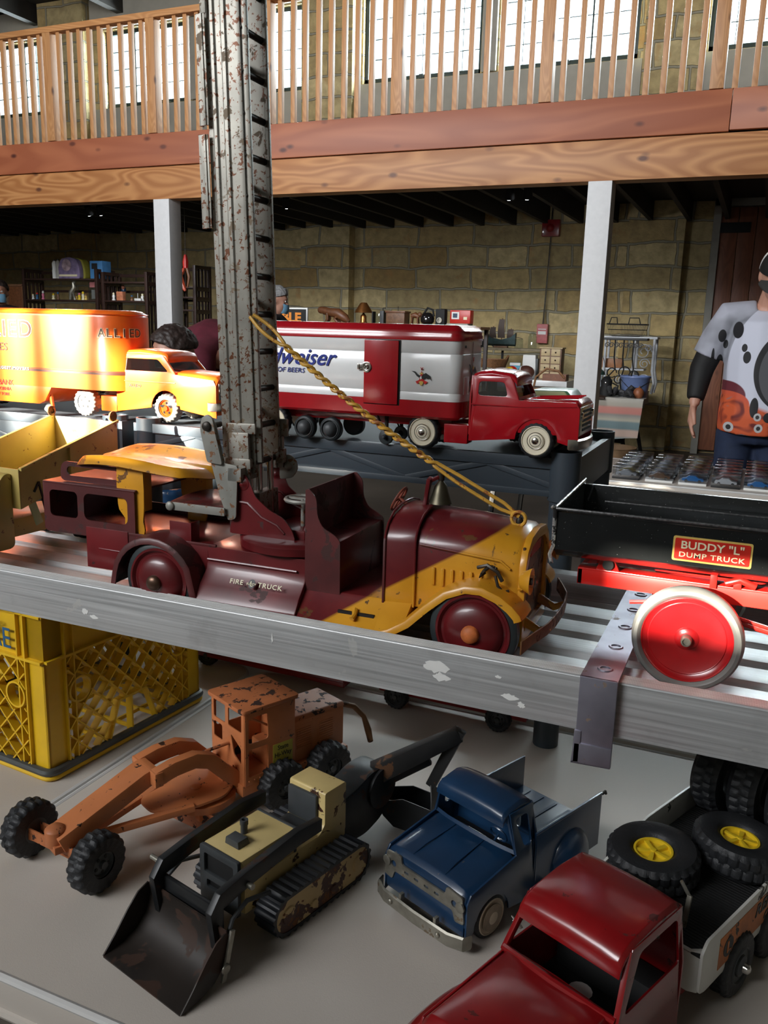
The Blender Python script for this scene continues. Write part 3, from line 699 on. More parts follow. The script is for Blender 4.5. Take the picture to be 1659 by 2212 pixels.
# radiator
rp=[(.034,.030),(.034,.125),(.042,.142),(.062,.155),(.1025,.159),(WY-.062,.155),(WY-.042,.142),(WY-.034,.125),(WY-.034,.030)]
MB().plate(rp,[[(.045,.045),(.045,.122),(.052,.134),(.068,.143),(.1025,.146),(WY-.068,.143),(WY-.052,.134),(WY-.045,.122),(WY-.045,.045)]],.042,.050,'x').build('radiator_shell',TWO,ft,.001)
MB().box(.043,.0455,.044,WY-.044,.045,.146).build('radiator_core',BRUST,ft)
MB().box(.0457,.0468,.075,WY-.075,.128,.1400).build('nose_badge',RLAB,ft,.0004)
# lamps
def lamp(y,s,mt):
    MB().lathe([(.004,-.010),(.009,-.008),(.0145,.002),(.0155,.004),(.0135,.003),(.0,-.005)],MX(.056,y,.115),20).tube([(.044,y+s*.012,.100),(.050,y,.105),(.054,y,.112)],.0022,6).build('headlamp',mt,ft)
    MB().ell((.060,y,.115),.0075).build('bulb',GLS,ft); MB().cyl((.054,y,.115),(.061,y,.115),.004).build('bulb_socket',DSTL,ft)
lamp(.020,1,YEL); lamp(WY-.020,-1,YEL)
m=MB(); random.seed(3)
for k in range(4):
    c=[Vector((.010+.010*math.cos(a/3+k),.022+random.uniform(-.004,.004),.119+.007*math.sin(a/2.2+k*1.7))) for a in range(9)]
    m.tube(c,.0011,5)
m.tube([(.018,.020,.116),(.022,.018,.105),(.028,.02,.098),(.034,.024,.099)],.0018,6); m.tube([(-.004,.024,.122),(.008,.020,.127),(.020,.020,.121),(.026,.022,.110)],.0024,6)
m.build('frayed_wire',DSTL,ft)
# bumper
MB().loft([[Vector((x-.001,y,z0)),Vector((x+.001,y,z0)),Vector((x+.001,y,z1)),Vector((x-.001,y,z1))] for x,y,z0,z1 in((.058,-.006,.036,.052),(.066,.015,.042,.056),(.077,.045,.046,.060),(.080,.08,.045,.060),(.081,.13,.045,.061),(.077,.17,.045,.062),(.066,WY-.010,.048,.066),(.058,WY+.006,.050,.068))]).build('bumper',BRUST,ft,.0006)
m=MB()
for y in(.055,WY-.055): m.tube([(.02,y,.048),(.045,y,.056),(.066,y,.046),(.078,y,.052)],[.006,.007,.005,.004],8)
m.box(.0,.05,.05,WY-.05,.040,.048)
m.build('spring_arm',YEL,ft,.0005)
# bell on its bracket
MB().bar((-.096,.100,.170),(-.089,.092,.208),.012,.005,(1,0,0)).box(-.106,-.084,.085,.112,.168,.1715).bar((-.089,.092,.204),(-.078,.100,.210),.005,.004).build('bell_bracket',MAR,ft,.001)
MB().lathe([(.0145,0),(.013,.004),(.0105,.012),(.008,.022),(.004,.027),(.0015,.031),(0,.031)],Matrix.Translation((-.077,.101,.176)),24).build('bell',pm('tarnished_bell',(.085,.075,.05),.4,metal=.8,var=.2),ft)
MB().cyl((-.077,.101,.205),(-.077,.101,.216),.004,.005).build('bell_knob',DSTL,ft)
# driver's steering wheel
RSTW=pm('rusty_red_wheel',(.20,.045,.025),.55,var=.3,vs=70)
sw=Matrix.Translation((-.142,.128,.170))@Matrix.Rotation(R(-62),4,'Y')
m=MB(); m.T=sw; m.tube([(.017*math.cos(a*PI/12),.017*math.sin(a*PI/12),0) for a in range(24)],.0017,6,closed=True); m.cyl((-.017,0,0),(.017,0,0),.0016).cyl((0,-.017,0),(0,.017,0),.0016).cyl((0,0,-.03),(0,0,.003),.0025)
m.build('steering_wheel',RSTW,ft)
# turntable with wing plates
tc=Vector((-.272,.100,0))
MB().lathe([(.0,.100),(.070,.100),(.080,.1025),(.080,.112),(.0775,.1145),(.070,.1165),(.0,.1165)],Matrix.Translation(tc),48).build('turntable',MAR,ft)
wp=rpoly([(-.352,.116),(-.346,.150),(-.341,.190),(-.336,.197),(-.328,.196),(-.321,.186),(-.313,.168),(-.293,.153),(-.272,.144),(-.260,.131),(-.254,.116)],.004,2)
wp2=[(-.345,.122),(-.341,.160),(-.323,.159),(-.302,.142),(-.279,.134),(-.268,.122)]
for y in(.052,.142):
    MB().plate(wp,[],y-.001,y+.001,'y').build('ladder_cheek',MAR,ft)
    m=MB(); m.tube([(a,y-.0016,b) for a,b in [(-.341,.160),(-.324,.159),(-.303,.142),(-.281,.134),(-.270,.124)]],.0018,6)
    m.lathe([(.0085,0),(.0085,.0006),(.0055,.0012),(.003,.004),(0,.0045)],MY(-.331,y-.001,.184),16)
    m.build('cheek_rib',MAR,ft)
B('turntable_back',MAR,ft,(-.352,-.349,.052,.142,.116,.135)); B('turntable_box',MAR,ft,(-.30,-.245,.06,.135,.116,.128),bevel=.002)
m=MB(); m.tube([(-.262+.023*math.cos(a*PI/12),.088+.023*math.sin(a*PI/12),.164) for a in range(24)],.0028,6,closed=True); m.box(-.284,-.240,.086,.090,.163,.166).cyl((-.262,.088,.116),(-.262,.088,.165),.003)
m.build('crank_wheel',SILV2,ft)
MB().tube([(-.251,.14,.118),(-.245,.14,.150),(-.251,.145,.156)],.002,6).build('small_lever',DSTL,ft)
# ladder: nested rails leaning back slightly
lad=D.objects.new('ladder',None); C.objects.link(lad); lad.parent=ft; lad.empty_display_size=.02
LB=Vector((-.333,0,.150)); LT=Vector((-.357,0,.78)); L_=(LT-LB).length
LM=Matrix.Translation(LB)@(LT-LB).to_track_quat('Z','Y').to_matrix().to_4x4()
def LX(m): m.T=LM@Matrix.Rotation(R(0),4,'Z'); return m
import mathutils
ux=Vector((1,0,0)); dz_=(LT-LB).normalized(); ux=(ux-dz_*ux.dot(dz_)).normalized(); uy=dz_.cross(ux)
LM=Matrix(((ux.x,uy.x,dz_.x,LB.x),(ux.y,uy.y,dz_.y,LB.y),(ux.z,uy.z,dz_.z,LB.z),(0,0,0,1)))
def rail(y,s,z0,z1,x0,x1,nm='side_rail',g=1):
    # grooved channel, web facing -y for s=-1
    m=MB(); m.T=LM; t=.0012; d=.006
    w=(x1-x0); pts=[(x0,0),(x0+w*.14,0),(x0+w*.18,-.0022*g),(x0+w*.27,-.0022*g),(x0+w*.31,0),(x0+w*.46,0),(x0+w*.50,-.0022*g),(x0+w*.60,-.0022*g),(x0+w*.64,0),(x0+w*.9,0),(x1,.001),(x1,d),(x1-t,d),(x1-t,.0025),(x0+w*.64,t),(x0+w*.5,t-.001),(x0+w*.3,t),(x0+t,t),(x0+t,d),(x0,d)]
    m.prism([(a,y+(b if s<0 else -b)) for a,b in pts],z0,z1,'z'); return m.build(nm,SILV,lad,.0004)
for y,s in((.066,-1),(.128,1)):
    rail(y,s,.045,.70,-.034,.014); rail(y+(.004 if s<0 else -.004),s,.06,.72,-.022,.021,g=.6)
for x0,x1,z0,z1 in((-.046,-.032,.355,.465),(-.043,-.030,.475,.60)):
    m=MB(); m.T=LM; m.box(x0,x1,.060,.0615,z0,z1); m.box(x0,x0+.0015,.060,.068,z0,z1); m.box(x1-.006,x1-.003,.0585,.061,z0,z1); m.build('rail_slide',SILV,lad,.0005)
m=MB(); m.T=LM; m.box(-.036,-.028,.060,.0615,.60,.70); m.build('rail_slide',SILV,lad,.0005)
RG=DSTL
k=0; z=.060
while z<.70:
    m=MB(); m.T=LM; m.cyl((.011,.068,z),(.011,.126,z),.0042,n=10); m.build('rung',RG,lad); 
    if k%3==1: m=MB(); m.T=LM; m.cyl((-.012,.07,z+.02),(-.012,.125,z+.02),.0042,n=10); m.build('rung',RG,lad)
    z+=.0475; k+=1
m=MB(); m.T=LM; m.box(-.03,-.026,.078,.082,.05,.70); m.box(-.03,-.026,.110,.114,.05,.70); m.build('inner_rail',DSTL,lad)
# ladder foot castings and lifting lever
m=MB(); m.T=LM
m.box(-.024,.020,.0585,.063,.098,.112); m.box(-.020,.010,.057,.063,.030,.100); m.box(-.026,.012,.0565,.064,.052,.066)
m.box(-.018,.006,.0575,.070,.002,.030)
m.build('foot_casting',SILV,lad,.002)
m=MB(); m.T=LM
m.box(.004,.030,.126,.132,.088,.112); m.box(.0,.022,.126,.133,.045,.09); m.box(.014,.026,.120,.131,.052,.072)
m.build('foot_casting',SILV,lad,.002)
m=MB(); m.T=LM; m.box(-.004,.014,.075,.126,-.02,.018); m.build('foot_block',SILV,lad,.002)
MB().prism(rpoly([(-.390,.262),(-.378,.268),(-.368,.262),(-.355,.210),(-.335,.208),(-.336,.180),(-.338,.138),(-.350,.134),(-.362,.165),(-.374,.206)],.004,3),.044,.047,'y').box(-.350,-.330,.044,.10,.187,.205).build('lift_plate',SILV2,ft,.0006)
MB().prism(rpoly([(-.388,.252),(-.386,.266),(-.378,.273),(-.369,.268),(-.366,.252),(-.355,.208),(-.378,.210)],.004,3),.0395,.0435,'y').build('lift_plate',SILV2,ft,.001)
MB().lathe([(.0065,0),(.006,.003),(.004,.0045),(0,.005)],MY(-.377,.0395,.257),16).cyl((-.377,.045,.257),(-.377,.07,.257),.004).build('pivot_bolt',DSTL,ft)
MB().bar((-.440,.040,.146),(-.352,.040,.146),.003,.011).lathe([(.0065,0),(.0065,.0025),(.0035,.0045),(0,.0048)],MY(-.436,.0388,.146),14).build('lift_bar',SILV2,ft,.0008)
MB().sheet(lambda u,v:(-.44+.09*u,.045+.10*v,.151+.003*math.sin(PI*v)),6,6).build('lift_pan',MARD,ft,solid=.0015)
MB().prism(rpoly([(-.322,.178),(-.322,.212),(-.306,.214),(-.296,.206),(-.294,.194),(-.302,.182)],.005,4),.133,.136,'y').lathe([(.006,0),(.0055,.003),(.003,.005),(0,.0052)],MY(-.308,.133,.198),16).build('far_hinge_plate',SILV2,ft,.0006)
m=MB()
for x,y in((-.335,.078),(-.330,.094),(-.322,.110)): m.cyl((x,y,.118),(x-.002,y,.215),.0045,n=10)
m.build('lift_rods',CHR,ft)
# yellow saddle seat on two bent legs
def sf(u,v):
    a=u*2-1;b=v*2-1; x=-.502+.103*a*math.sqrt(max(0,1-b*b*.32)); y=.100+.078*b*math.sqrt(max(0,1-a*a*.30))
    r=max(abs(a),abs(b)); z=.200-.004*math.cos(PI*min(1,abs(b)))-(.011*max(0,(r-.86)/.14)**1.4)+.003*math.cos(2.3*a+.8)-.004*a*a*(b<0)
    return (x,y,z)
MB().sheet(sf,36,28).build('saddle_seat',YEL,ft,solid=.0014)
def leg(y,x,nm='seat_leg'):
    s=[(.0215,.194),(.0225,.165),(.0215,.140),(.0205,.133),(.015,.122),(.0165,.108),(.0155,.096)]
    off=[0,0,.0005,.001,.005,.006,.004]
    rings=[]
    for (w,z),o in zip(s,off): rings.append([Vector((x+o-w,y-.0015,z)),Vector((x+o+w,y-.0015,z)),Vector((x+o+w,y+.0015,z)),Vector((x+o-w,y+.0015,z))])
    m=MB().loft(rings); m.box(x+.0195,x+.0225,y,y+.016,.134,.190)
    return m.build(nm,YEL,ft,.0006)
leg(.036,-.498); leg(.150,-.474)
# lettering
text('FIRE',.0088,CLAB,ft,Matrix.Translation((-.317,.0102,.0640))@Matrix.Rotation(R(90-28),4,'X'),'side_lettering',sx=1.1,space=1.15,bold=.0001)
text('TRUCK',.0088,CLAB,ft,Matrix.Translation((-.2685,.0102,.0640))@Matrix.Rotation(R(90-28),4,'X'),'side_lettering',sx=1.1,space=1.15,bold=.0001)
MB().lathe([(.0048,0),(.0048,.0006),(0,.0006)],Matrix.Translation((-.2950,.0112,.0640))@Matrix.Rotation(R(90-28),4,'X')@Matrix.Diagonal((1,1.25,1,1)),20).build('badge',BLKI,ft)
text('BUDDY',.0042,CLAB,ft,Matrix.Translation((-.2950,.0098,.0640))@Matrix.Rotation(R(90-28),4,'X'),'badge_lettering',sx=1.0,ext=.0002)
text('L',.0098,CLAB,ft,Matrix.Translation((-.2950,.0101,.0640))@Matrix.Rotation(R(90-28),4,'X'),'badge_lettering',sx=1.0,ext=.0002)
# twisted yellow wire handle from the nose to the ladder
def hp(t): # centre line
    A=Vector((.026,.092,.172));Bq=Vector((-.327,.068,.398)); p=A.lerp(Bq,t); p.z-=.016*math.sin(PI*t)*1.0; return p
m=MB()
for ph in(0,PI):
    pts=[]
    for i in range(141):
        t=i/140; p=hp(t); d=(hp(min(1,t+.01))-hp(max(0,t-.01))).normalized(); a=d.cross(Vector((0,1,0))).normalized(); b=a.cross(d)
        k=1 if .30<t<.88 else 0
        if t<=.30: r=.0045*min(1,t/.06) if t<.22 else .0045+( .0026-.0045)*(t-.22)/.08; w=ph
        elif t<.88: r=.0026; w=ph+(t-.30)*PI*2*17
        else: r=.0026+.004*math.sin(PI*(t-.88)/.12); w=ph+PI*2*17*.58
        r=max(r,.0008)
        pts.append(p+(a*math.cos(w)+b*math.sin(w))*r)
    m.tube(pts,.0023,7)
m.build('wire_handle',YELG,ft)
MB().tube([(.026+.0085*math.cos(a*PI/10),.088,.170+.0085*math.sin(a*PI/10)) for a in range(20)],.0022,7,closed=True).build('handle_eye',YELG,ft)
MB().lathe([(.006,0),(.006,.004),(.004,.006),(.0045,.012),(.003,.016),(0,.017)],Matrix.Translation((.026,.094,.155)),16).build('filler_cap',DSTL,ft)
# ---------------------------------------------------------------- pressed-steel cab shared by the pickup and lorry builders
def cab(par,mat,P,wind=None,side_glass=None,inner=True):
    """P: x0 back, xr roof front, x1 cowl, x2 nose, W half width, zb, zs belt, zr roof, zn nose, ax/ar arch, tk tumble"""
    x0,xr,x1,x2,Wd,zb,zs,zr,zn=[P[k] for k in('x0','xr','x1','x2','W','zb','zs','zr','zn')]; tk=P.get('tk',.12); roff=P.get('roff',0)
    def warp(m,n0=0):
        for i in range(n0,len(m.v)):
            x,y,z=m.v[i]
            if z>zs: m.v[i]=(x,y*(1-tk*(z-zs)/(zr-zs)),z)
    ar=P['ar']; ax=P['ax']; az=P.get('az',zb)
    arch=[(ax-ar*math.cos(R(a)),az+ar*math.sin(R(a))) for a in range(0,181,15)]
    arch=[(a,max(b,zb)) for a,b in arch]
    out=[(x0,zb)]+arch+[(x2,zb),(x2,zn-.012),(x2-.006,zn-.002),(x1,zs),(xr,zr-.006),(x0,zr-.006)]
    t=P.get('t',.012); wp_=P.get('pill',.008)
    win=rpoly([(x0+t,zs+.004),(x1-.012-P.get('vent',0),zs+.004),(xr-.003-wp_,zr-.014),(x0+t,zr-.014)],.006,3)
    for y in(-Wd,Wd):
        s=1 if y>0 else -1
        m=MB().plate(out,[win],y-.0012,y+.0012,'y'); warp(m); m.build('cab_side',mat,par,.0004)
    # bonnet
    m=MB(); cs=[(-1,0),(-.97,.45),(-.86,.8),(-.6,.95),(0,1),(.6,.95),(.86,.8),(.97,.45),(1,0)]; cr=P.get('crown',.006)
    rings=[]
    for x,z in((x1,zs),(x1*.6+x2*.4,zs*.55+zn*.45),(x2-.006,zn),(x2,zn-.006)):
        rings.append([Vector((x,-Wd*.995,zb+.018))]+[Vector((x,a*Wd*.995,z-.012+(.012+cr)*b)) for a,b in cs]+[Vector((x,Wd*.995,zb+.018))])
    m.loft(rings); m.build('bonnet',mat,par,.0012)
    # roof
    oh=P.get('oh',.006); vis=P.get('vis',0); rings=[]
    Wr=Wd*(1-tk)+.001
    for x,dz in((x0-.002,-.010),(x0+.002,-.003),(x0+.012,.001),((x0+xr)/2,.003),(xr-.004,0),(xr+oh*.6,-.0025-vis*.3),(xr+oh,-.006-vis*.7),(xr+oh+.002,-.010-vis)):
        rings.append([Vector((x,a*Wr,zr+dz+b)) for a,b in((-1,-.010),(-1,-.005),(-.93,-.0005),(-.6,.0015),(0,.0025),(.6,.0015),(.93,-.0005),(1,-.005),(1,-.010))])
    m=MB().loft(rings); m.build('roof',mat,par,.0008)
    # back with rear window, dash
    bw=rrect(-Wd*.6,Wd*.6,zs+.006,zr-.014,.005,3)
    m=MB().plate([(-Wd,zb+.01),(Wd,zb+.01),(Wd,zs),(Wd*(1-tk),zr-.006),(-Wd*(1-tk),zr-.006),(-Wd,zs)],[bw],x0-.0012,x0+.0012,'x'); m.build('cab_back',mat,par)
    B('cab_floor',mat if not inner else DKBLK,par,(x0,x1,-Wd*.98,Wd*.98,zb+.014,zb+.018))
    m=MB().box(x0+.004,x0+.034,-Wd*.9,Wd*.9,zb+.018,zs-.02); m.build('seat',DKBLK,par,.003)
    # screen header and pillars
    for s in(-1,1): MB().bar((x1-.001,s*Wd*.985,zs),(xr+.001,s*Wd*(1-tk)*.985,zr-.008),wp_*.6,wp_*.6).build('windscreen_pillar',mat,par,.0012)
    m=MB().loft([[Vector((x,y,z+.0)),Vector((x+.004,y,z+.0)),Vector((x+.002,y,z+.004))] for x,y,z in((x1-.004,-Wd*.97,zs),(x1+.002,-Wd*.6,zs+.002),(x1+.004,0,zs+.003),(x1+.002,Wd*.6,zs+.002),(x1-.004,Wd*.97,zs))]); m.build('cowl_lip',mat,par)
    if wind:
        MB().sheet(lambda u,v:(x1-.001+(xr-x1)*v+.003*math.sin(PI*u),Wd*.96*(2*u-1)*(1-tk*v),zs+(zr-.008-zs)*v),10,3).build('windscreen',wind,par)
        if side_glass:
            for y in(-Wd,Wd): m=MB().plate(win,[],y-.0003,y+.0003,'y'); warp(m); m.build('side_glass',wind,par)
def axle(par,x,w,z): MB().cyl((x,-w,z),(x,w,z),.003).build('axle',DSTL,par)
# ---------------------------------------------------------------- dark blue pickup
bp=empty('toy_pickup',(-.291,.810,T),R(-113),'dark blue toy pickup with plated grille and white-walled front wheel','toy truck')
Pb=dict(x0=-.130,xr=-.086,x1=-.088,x2=-.004,W=.064,zb=.014,zs=.086,zr=.140,zn=.074,ax=-.048,ar=.031,az=.022,tk=.20,oh=.008,pill=.005,vent=.004,crown=.004)
cab(bp,BLUP,Pb)
# body front below the bonnet
MB().box(-.010,-.003,-.062,.062,.020,.060).build('front_panel',BLUP,bp,.003)
m=MB()
for y in(-.022,.022): m.tube([(-.080,y,.0885),(-.03,y*1.1,.0825),(-.010,y*1.15,.077)],.0009,5)
m.build('bonnet_crease',BLUP,bp)
gr=MB().plate(rpoly([(-.063,.038),(-.060,.070),(-.036,.072),(-.034,.062),(.034,.062),(.036,.072),(.060,.070),(.063,.038),(.050,.036),(.046,.048),(-.046,.048),(-.050,.036)],.003,3),[circ(-.048,.057,.0042,12),circ(.048,.057,.0042,12)]+[rrect(-.030+i*.016,-.023+i*.016,.0535,.0565,.001,2) for i in range(4)],-.0035,-.001,'x')
gr.build('grille',CHRD,bp,.0005)
B('grille_backing',DKBLK,bp,(-.006,-.0045,-.055,.055,.040,.068))
for y in(-.058,.058): MB().lathe([(.006,0),(.006,.002),(.003,.003),(0,.003)],MX(-.001,y,.058),14).build('headlight',CHRD,bp)
MB().loft([[Vector((x,y,.010)),Vector((x+.002,y,.012)),Vector((x+.002,y,.026)),Vector((x,y,.028)),Vector((x-.002,y,.026)),Vector((x-.002,y,.012))] for x,y in((-.006,-.071),(.003,-.068),(.010,-.05),(.012,0),(.010,.05),(.003,.068),(-.006,.071))]).build('bumper',CHRD,bp)
m=MB()
for y in(-.038,.038): m.ell((.0135,y,.019),(.002,.0035,.0035),8,6)
for y in(-.025,.03): m.box(.004,.010,y-.002,y+.002,.026,.034)
m.build('bumper_bolt',CHRD,bp)
MB().tube([(-.09,.030,.088),(-.098,.030,.093)],.0015).tube([(-.098+.004*math.sin(a*PI/8),.030+.012*math.cos(a*PI/8),.093+.012*math.sin(a*PI/8)*.8) for a in range(16)],.0014,6,closed=True).build('steering_wheel',BLUP,bp)
# bed
Z0=.040; ZT=.097
for s in(-1,1):
    y=s*.062
    MB().box(-.268,-.127,y-.0012,y+.0012,.022,ZT).box(-.268,-.127,y-.002*(s<0)-.0035*0,y+.002*(s>0),ZT-.003,ZT).build('bed_side',BLUP,bp,.0008)
    # rounded rear fender
    rings=[]
    for i in range(9):
        t=i/8; x=-.165-.075*t; k=math.sin(PI*min(max(t,.02),.98))**.45
        rings.append([Vector((x,s*(.062+.017*k*math.cos(R(a))),.030+.042*k*math.sin(R(a)) if a>0 else .026)) for a in(-10,10,30,50,70,90)]+[Vector((x,s*.060,.030+.042*k)),Vector((x,s*.060,.026))])
    MB().loft(rings).build('rear_fender',BLUP,bp)
    B('fender_step',BLUP,bp,(-.150,-.128,s*.062-.0 if s>0 else s*.074,s*.074 if s>0 else s*.062,.020,.024))
MB().box(-.268,-.126,-.061,.061,.050,.0525).box(-.128,-.126,-.061,.061,.05,.090).build('bed_floor',BLUP,bp,.0008)
m=MB()
for i in range(5): m.box(-.262,-.135,-.048+i*.022,-.044+i*.022,.0525,.0535)
m.build('bed_rib',BLUP,bp)
MB().tube([(-.270,.062,.093),(-.277,.062,.094),(-.279,.062,.090)],.002,6).build('tailgate_hook',DSTL,bp)
B('chassis',BLUP,bp,(-.262,-.02,-.030,.030,.018,.038))
CRW=pm('cream_wheel_wall',(.50,.42,.30),.55,var=.15,vs=30); TNH=pm('tan_hub',(.25,.19,.13),.5,metal=.3,var=.3,vs=30)
for x in(-.048,-.205):
    axle(bp,x,.055,.0265)
    for s in(-1,1):
        w=wheel(bp,x,s*.065,.0265,.0265,.016,s,RUB,hub=CRW,rim=.82,kind='cap')
        MB().lathe([(.0165,.0016),(.0160,.0024),(.010,.003),(0,.0035)],n=28).build('hub_cap',TNH,w)
# ---------------------------------------------------------------- red lorry with white bed
rt=empty('toy_lorry',(-.0915,.7155,T),R(-113),'shiny red toy lorry with a white bed full of spare tyres','toy truck')
Pr=dict(x0=-.072,xr=.016,x1=.046,x2=.160,W=.062,zb=.024,zs=.098,zr=.160,zn=.092,ax=.105,ar=.036,az=.036,tk=.13,oh=.016,vis=.007,pill=.009,crown=.012,t=.010)
cab(rt,REDR,Pr)
# bulging front fenders and bonnet ridge
for s in(-1,1):
    rings=[]
    for i in range(11):
        t=i/10; x=.045+.115*t; k=math.sin(PI*(.12+.60*t))
        zt=.050+.040*k
        rings.append([Vector((x,s*(.056+.030*math.cos(R(a))),.050+(zt-.050)*math.sin(R(a)))) for a in(0,18,36,54,72,90)]+[Vector((x,s*.052,zt-.002)),Vector((x,s*.052,.045))])
    MB().loft(rings).build('front_fender',REDR,rt)
MB().tube([(.045,-.060,.1020),(.052,-.03,.1080),(.055,0,.110),(.052,.03,.1080),(.045,.060,.1020)],.0038,8).build('cowl_ridge',REDR,rt)
MB().ell((-.005,-.005,.060),(.012,.012,.0015),14,6).build('paper_scrap',WHI,rt)
m=MB()
for k in range(2): m.tube([(.028+.004*math.cos(a*PI/6+k),-.0595+.0045*math.sin(a*PI/6),.118+.006*math.cos(a*PI/6+1.3*k)+k*.003) for a in range(12)],.0004,5,closed=True)
m.build('price_tag_loop',WHI,rt)
B('chassis',REDR,rt,(-.42,-.05,-.035,.035,.028,.046),(-.42,-.06,.040,.046,.024,.058),(-.42,-.06,-.046,-.040,.024,.058),bevel=.0015)
# bed
bx0,bx1,bw=-.42,-.098,.068
fl=MB().box(bx0,bx1,-bw,bw,.088,.091)
fl.build('bed_floor',BLKR,rt,.001)
m=MB(); k=bx0
while k<bx1-.004: m.box(k,k+.0022,-bw+.002,bw-.002,.091,.0918); k+=.0045
m.build('floor_ribs',BLKR,rt)
sidep=rpoly([(bx0,.052),(bx0,.104),(bx1-.010,.104),(bx1-.004,.098),(bx1,.094),(bx1,.050),(bx1-.012,.046),(bx0+.02,.046)],.004,3)
MB().plate(sidep,[],bw-.0015,bw+.0015,'y').build('bed_side',WHC,rt,.0005)
MB().plate(rpoly([(bx0,.052),(bx0,.124),(bx1-.13,.124),(bx1-.03,.104),(bx1,.094),(bx1,.050)],.004,3),[],-bw-.0015,-bw+.0015,'y').build('bed_side',WHC,rt,.0005)
fp=[Vector((bx1,y,0)) for y in(-bw+.010,bw-.010)]
MB().loft([[Vector((bx1-.012,-bw,z)),Vector((bx1-.004,-bw+.003,z)),Vector((bx1,-bw+.011,z)),Vector((bx1,bw-.011,z)),Vector((bx1-.004,bw-.003,z)),Vector((bx1-.012,bw,z)),Vector((bx1-.013,bw-.003,z)),Vector((bx1-.003,bw-.012,z)),Vector((bx1-.003,-bw+.012,z)),Vector((bx1-.013,-bw+.003,z))] for z in(.046,.092)]).build('bed_front',WHC,rt,.0006)
LB_=MB().box(-.40,-.135,bw+.0015,bw+.0021,.056,.092).build('side_label',OLAB,rt,.0003)
tM=Matrix(((-1,0,0,0),(0,0,1,0),(0,1,0,0),(0,0,0,1)))
def tside(x,y,z): return Matrix.Translation((x,y,z))@tM
text('REPAIR-IT',.020,BLKI,rt,tside(-.265,bw+.0024,.081),'label_lettering',sx=1.15,shear=.25,bold=.0004)
text('CENTER',.015,BLKI,rt,tside(-.275,bw+.0024,.064),'label_lettering',sx=1.3,shear=.25,bold=.0003)
MB().lathe([(.011,0),(.011,.0008),(0,.0008)],Matrix.Translation((-.155,bw+.0018,.074))@Matrix.Rotation(R(-90),4,'X'),20).build('label_emblem',BLKI,rt)
text('L',.018,OLAB,rt,tside(-.155,bw+.0029,.074),'label_lettering',bold=.0006)
MB().bar((-.125,.035,.091),(-.132,.035,.124),.005,.003).bar((-.132,.035,.122),(-.142,.020,.128),.003,.003).build('tow_post',CHRD,rt,.0006)
for x in(-.185,-.270):
    axle(rt,x,.060,.036)
    for s in(-1,1):
        w=wheel(rt,x,s*.074,.036,.036,.022,s,RUB,lugs=22,hub=GRYP,rim=.55,kind='cap',lug_d=.04)
        MB().lathe([(.006,.002),(.005,.008),(.0025,.010),(0,.0105)],n=12).build('hub_cap',CHR,w)
for s in(-1,1): wheel(rt,.105,s*.072,.036,.036,.020,s,RUB,lugs=22,hub=GRYP,rim=.55,kind='cap',lug_d=.04)
axle(rt,.105,.055,.036)
# spare tyres lying and standing in the bed : things of their own
def rtw(p): return rt.matrix_basis@Vector(p)
rtM=Matrix.Translation((rt.location.x,rt.location.y,rt.location.z))@Matrix.Rotation(R(-113),4,'Z')
def tyre(loc,rotM,r,w,label,hub,seed=0,face='star'):
    t=D.objects.new('spare_tyre',None); C.objects.link(t); t.empty_display_size=.01
    t.matrix_world=rtM@Matrix.Translation(loc)@rotM
    tag(t,label,'tyre','spare tyres in the bed of the red lorry')
    n=26*4; prof=[(.42,.30),(.46,.12),(.55,.03),(.80,.0),(.90,.03),(.955,.14),(1,.20),(1,.40),(.985,.46),(.985,.54),(1,.6),(1,.8),(.955,.86),(.90,.97),(.80,1),(.55,.97),(.46,.88),(.42,.70)]
    vs=[];m=len(prof);fs=[]
    for j,(a,h) in enumerate(prof):
        for i in range(n):
            q=a
            if a>=.955:
                on=((i+(2 if h>.5 else 0))%4)<3
                if not on: q=a-.045
            th=2*PI*i/n; vs.append((q*r*math.cos(th),q*r*math.sin(th),(.5-h)*w))
    for j in range(m):
        for i in range(n): fs.append((j*n+i,j*n+(i+1)%n,((j+1)%m)*n+(i+1)%n,((j+1)%m)*n+i))
    MB().add(vs,fs).build('tyre_tread',RUB,t)
    if hub:
        R0=.44*r
        MB().lathe([(R0,-w*.3),(R0,w*.28),(R0*.96,w*.34),(R0*.86,w*.34),(R0*.84,w*.20),(0,w*.18)],n=40).build('hub',hub,t)
        m=MB()
        for k in range(5):
            a=2*PI*k/5+seed
            m.loft([[Vector((q*math.cos(a+da),q*math.sin(a+da),zz)) for q,da,zz in((R0*.12,-.8,w*.31),(R0*.12,.8,w*.31),(R0*.85,.16,w*.29),(R0*.85,-.16,w*.29))],[Vector((q*math.cos(a+da),q*math.sin(a+da),w*.17)) for q,da in((R0*.12,-.8),(R0*.12,.8),(R0*.85,.16),(R0*.85,-.16))]])
        m.cyl((0,0,w*.17),(0,0,w*.345),R0*.16,n=14)
        m.build('hub_spokes',hub,t,.0006)
    return t
I=Matrix.Identity(4)
tyre((-.180,-.032,.1100),Matrix.Rotation(R(4),4,'Y'),.050,.034,'black tyre with yellow star hub lying right behind the red cab roof',PLY,.3)
tyre((-.268,.024,.1140),Matrix.Rotation(R(-3),4,'Y')@Matrix.Rotation(R(-4),4,'X'),.050,.034,'black tyre with yellow hub lying by the orange-labelled bed side',PLY,.9)
SX=Matrix.Rotation(R(90),4,'X')
for k,(x,y,lab) in enumerate(((-.362,-.042,'black ribbed tyre standing against the chipped white bed side'),(-.366,.000,'middle of the three standing black tyres at the back of the lorry bed'),(-.370,.042,'standing black tyre of the row furthest from the chipped white bed side'))):
    tyre((x,y,.1445),Matrix.Rotation(R(-4+3*k),4,'Z')@SX,.052,.036,lab,None)
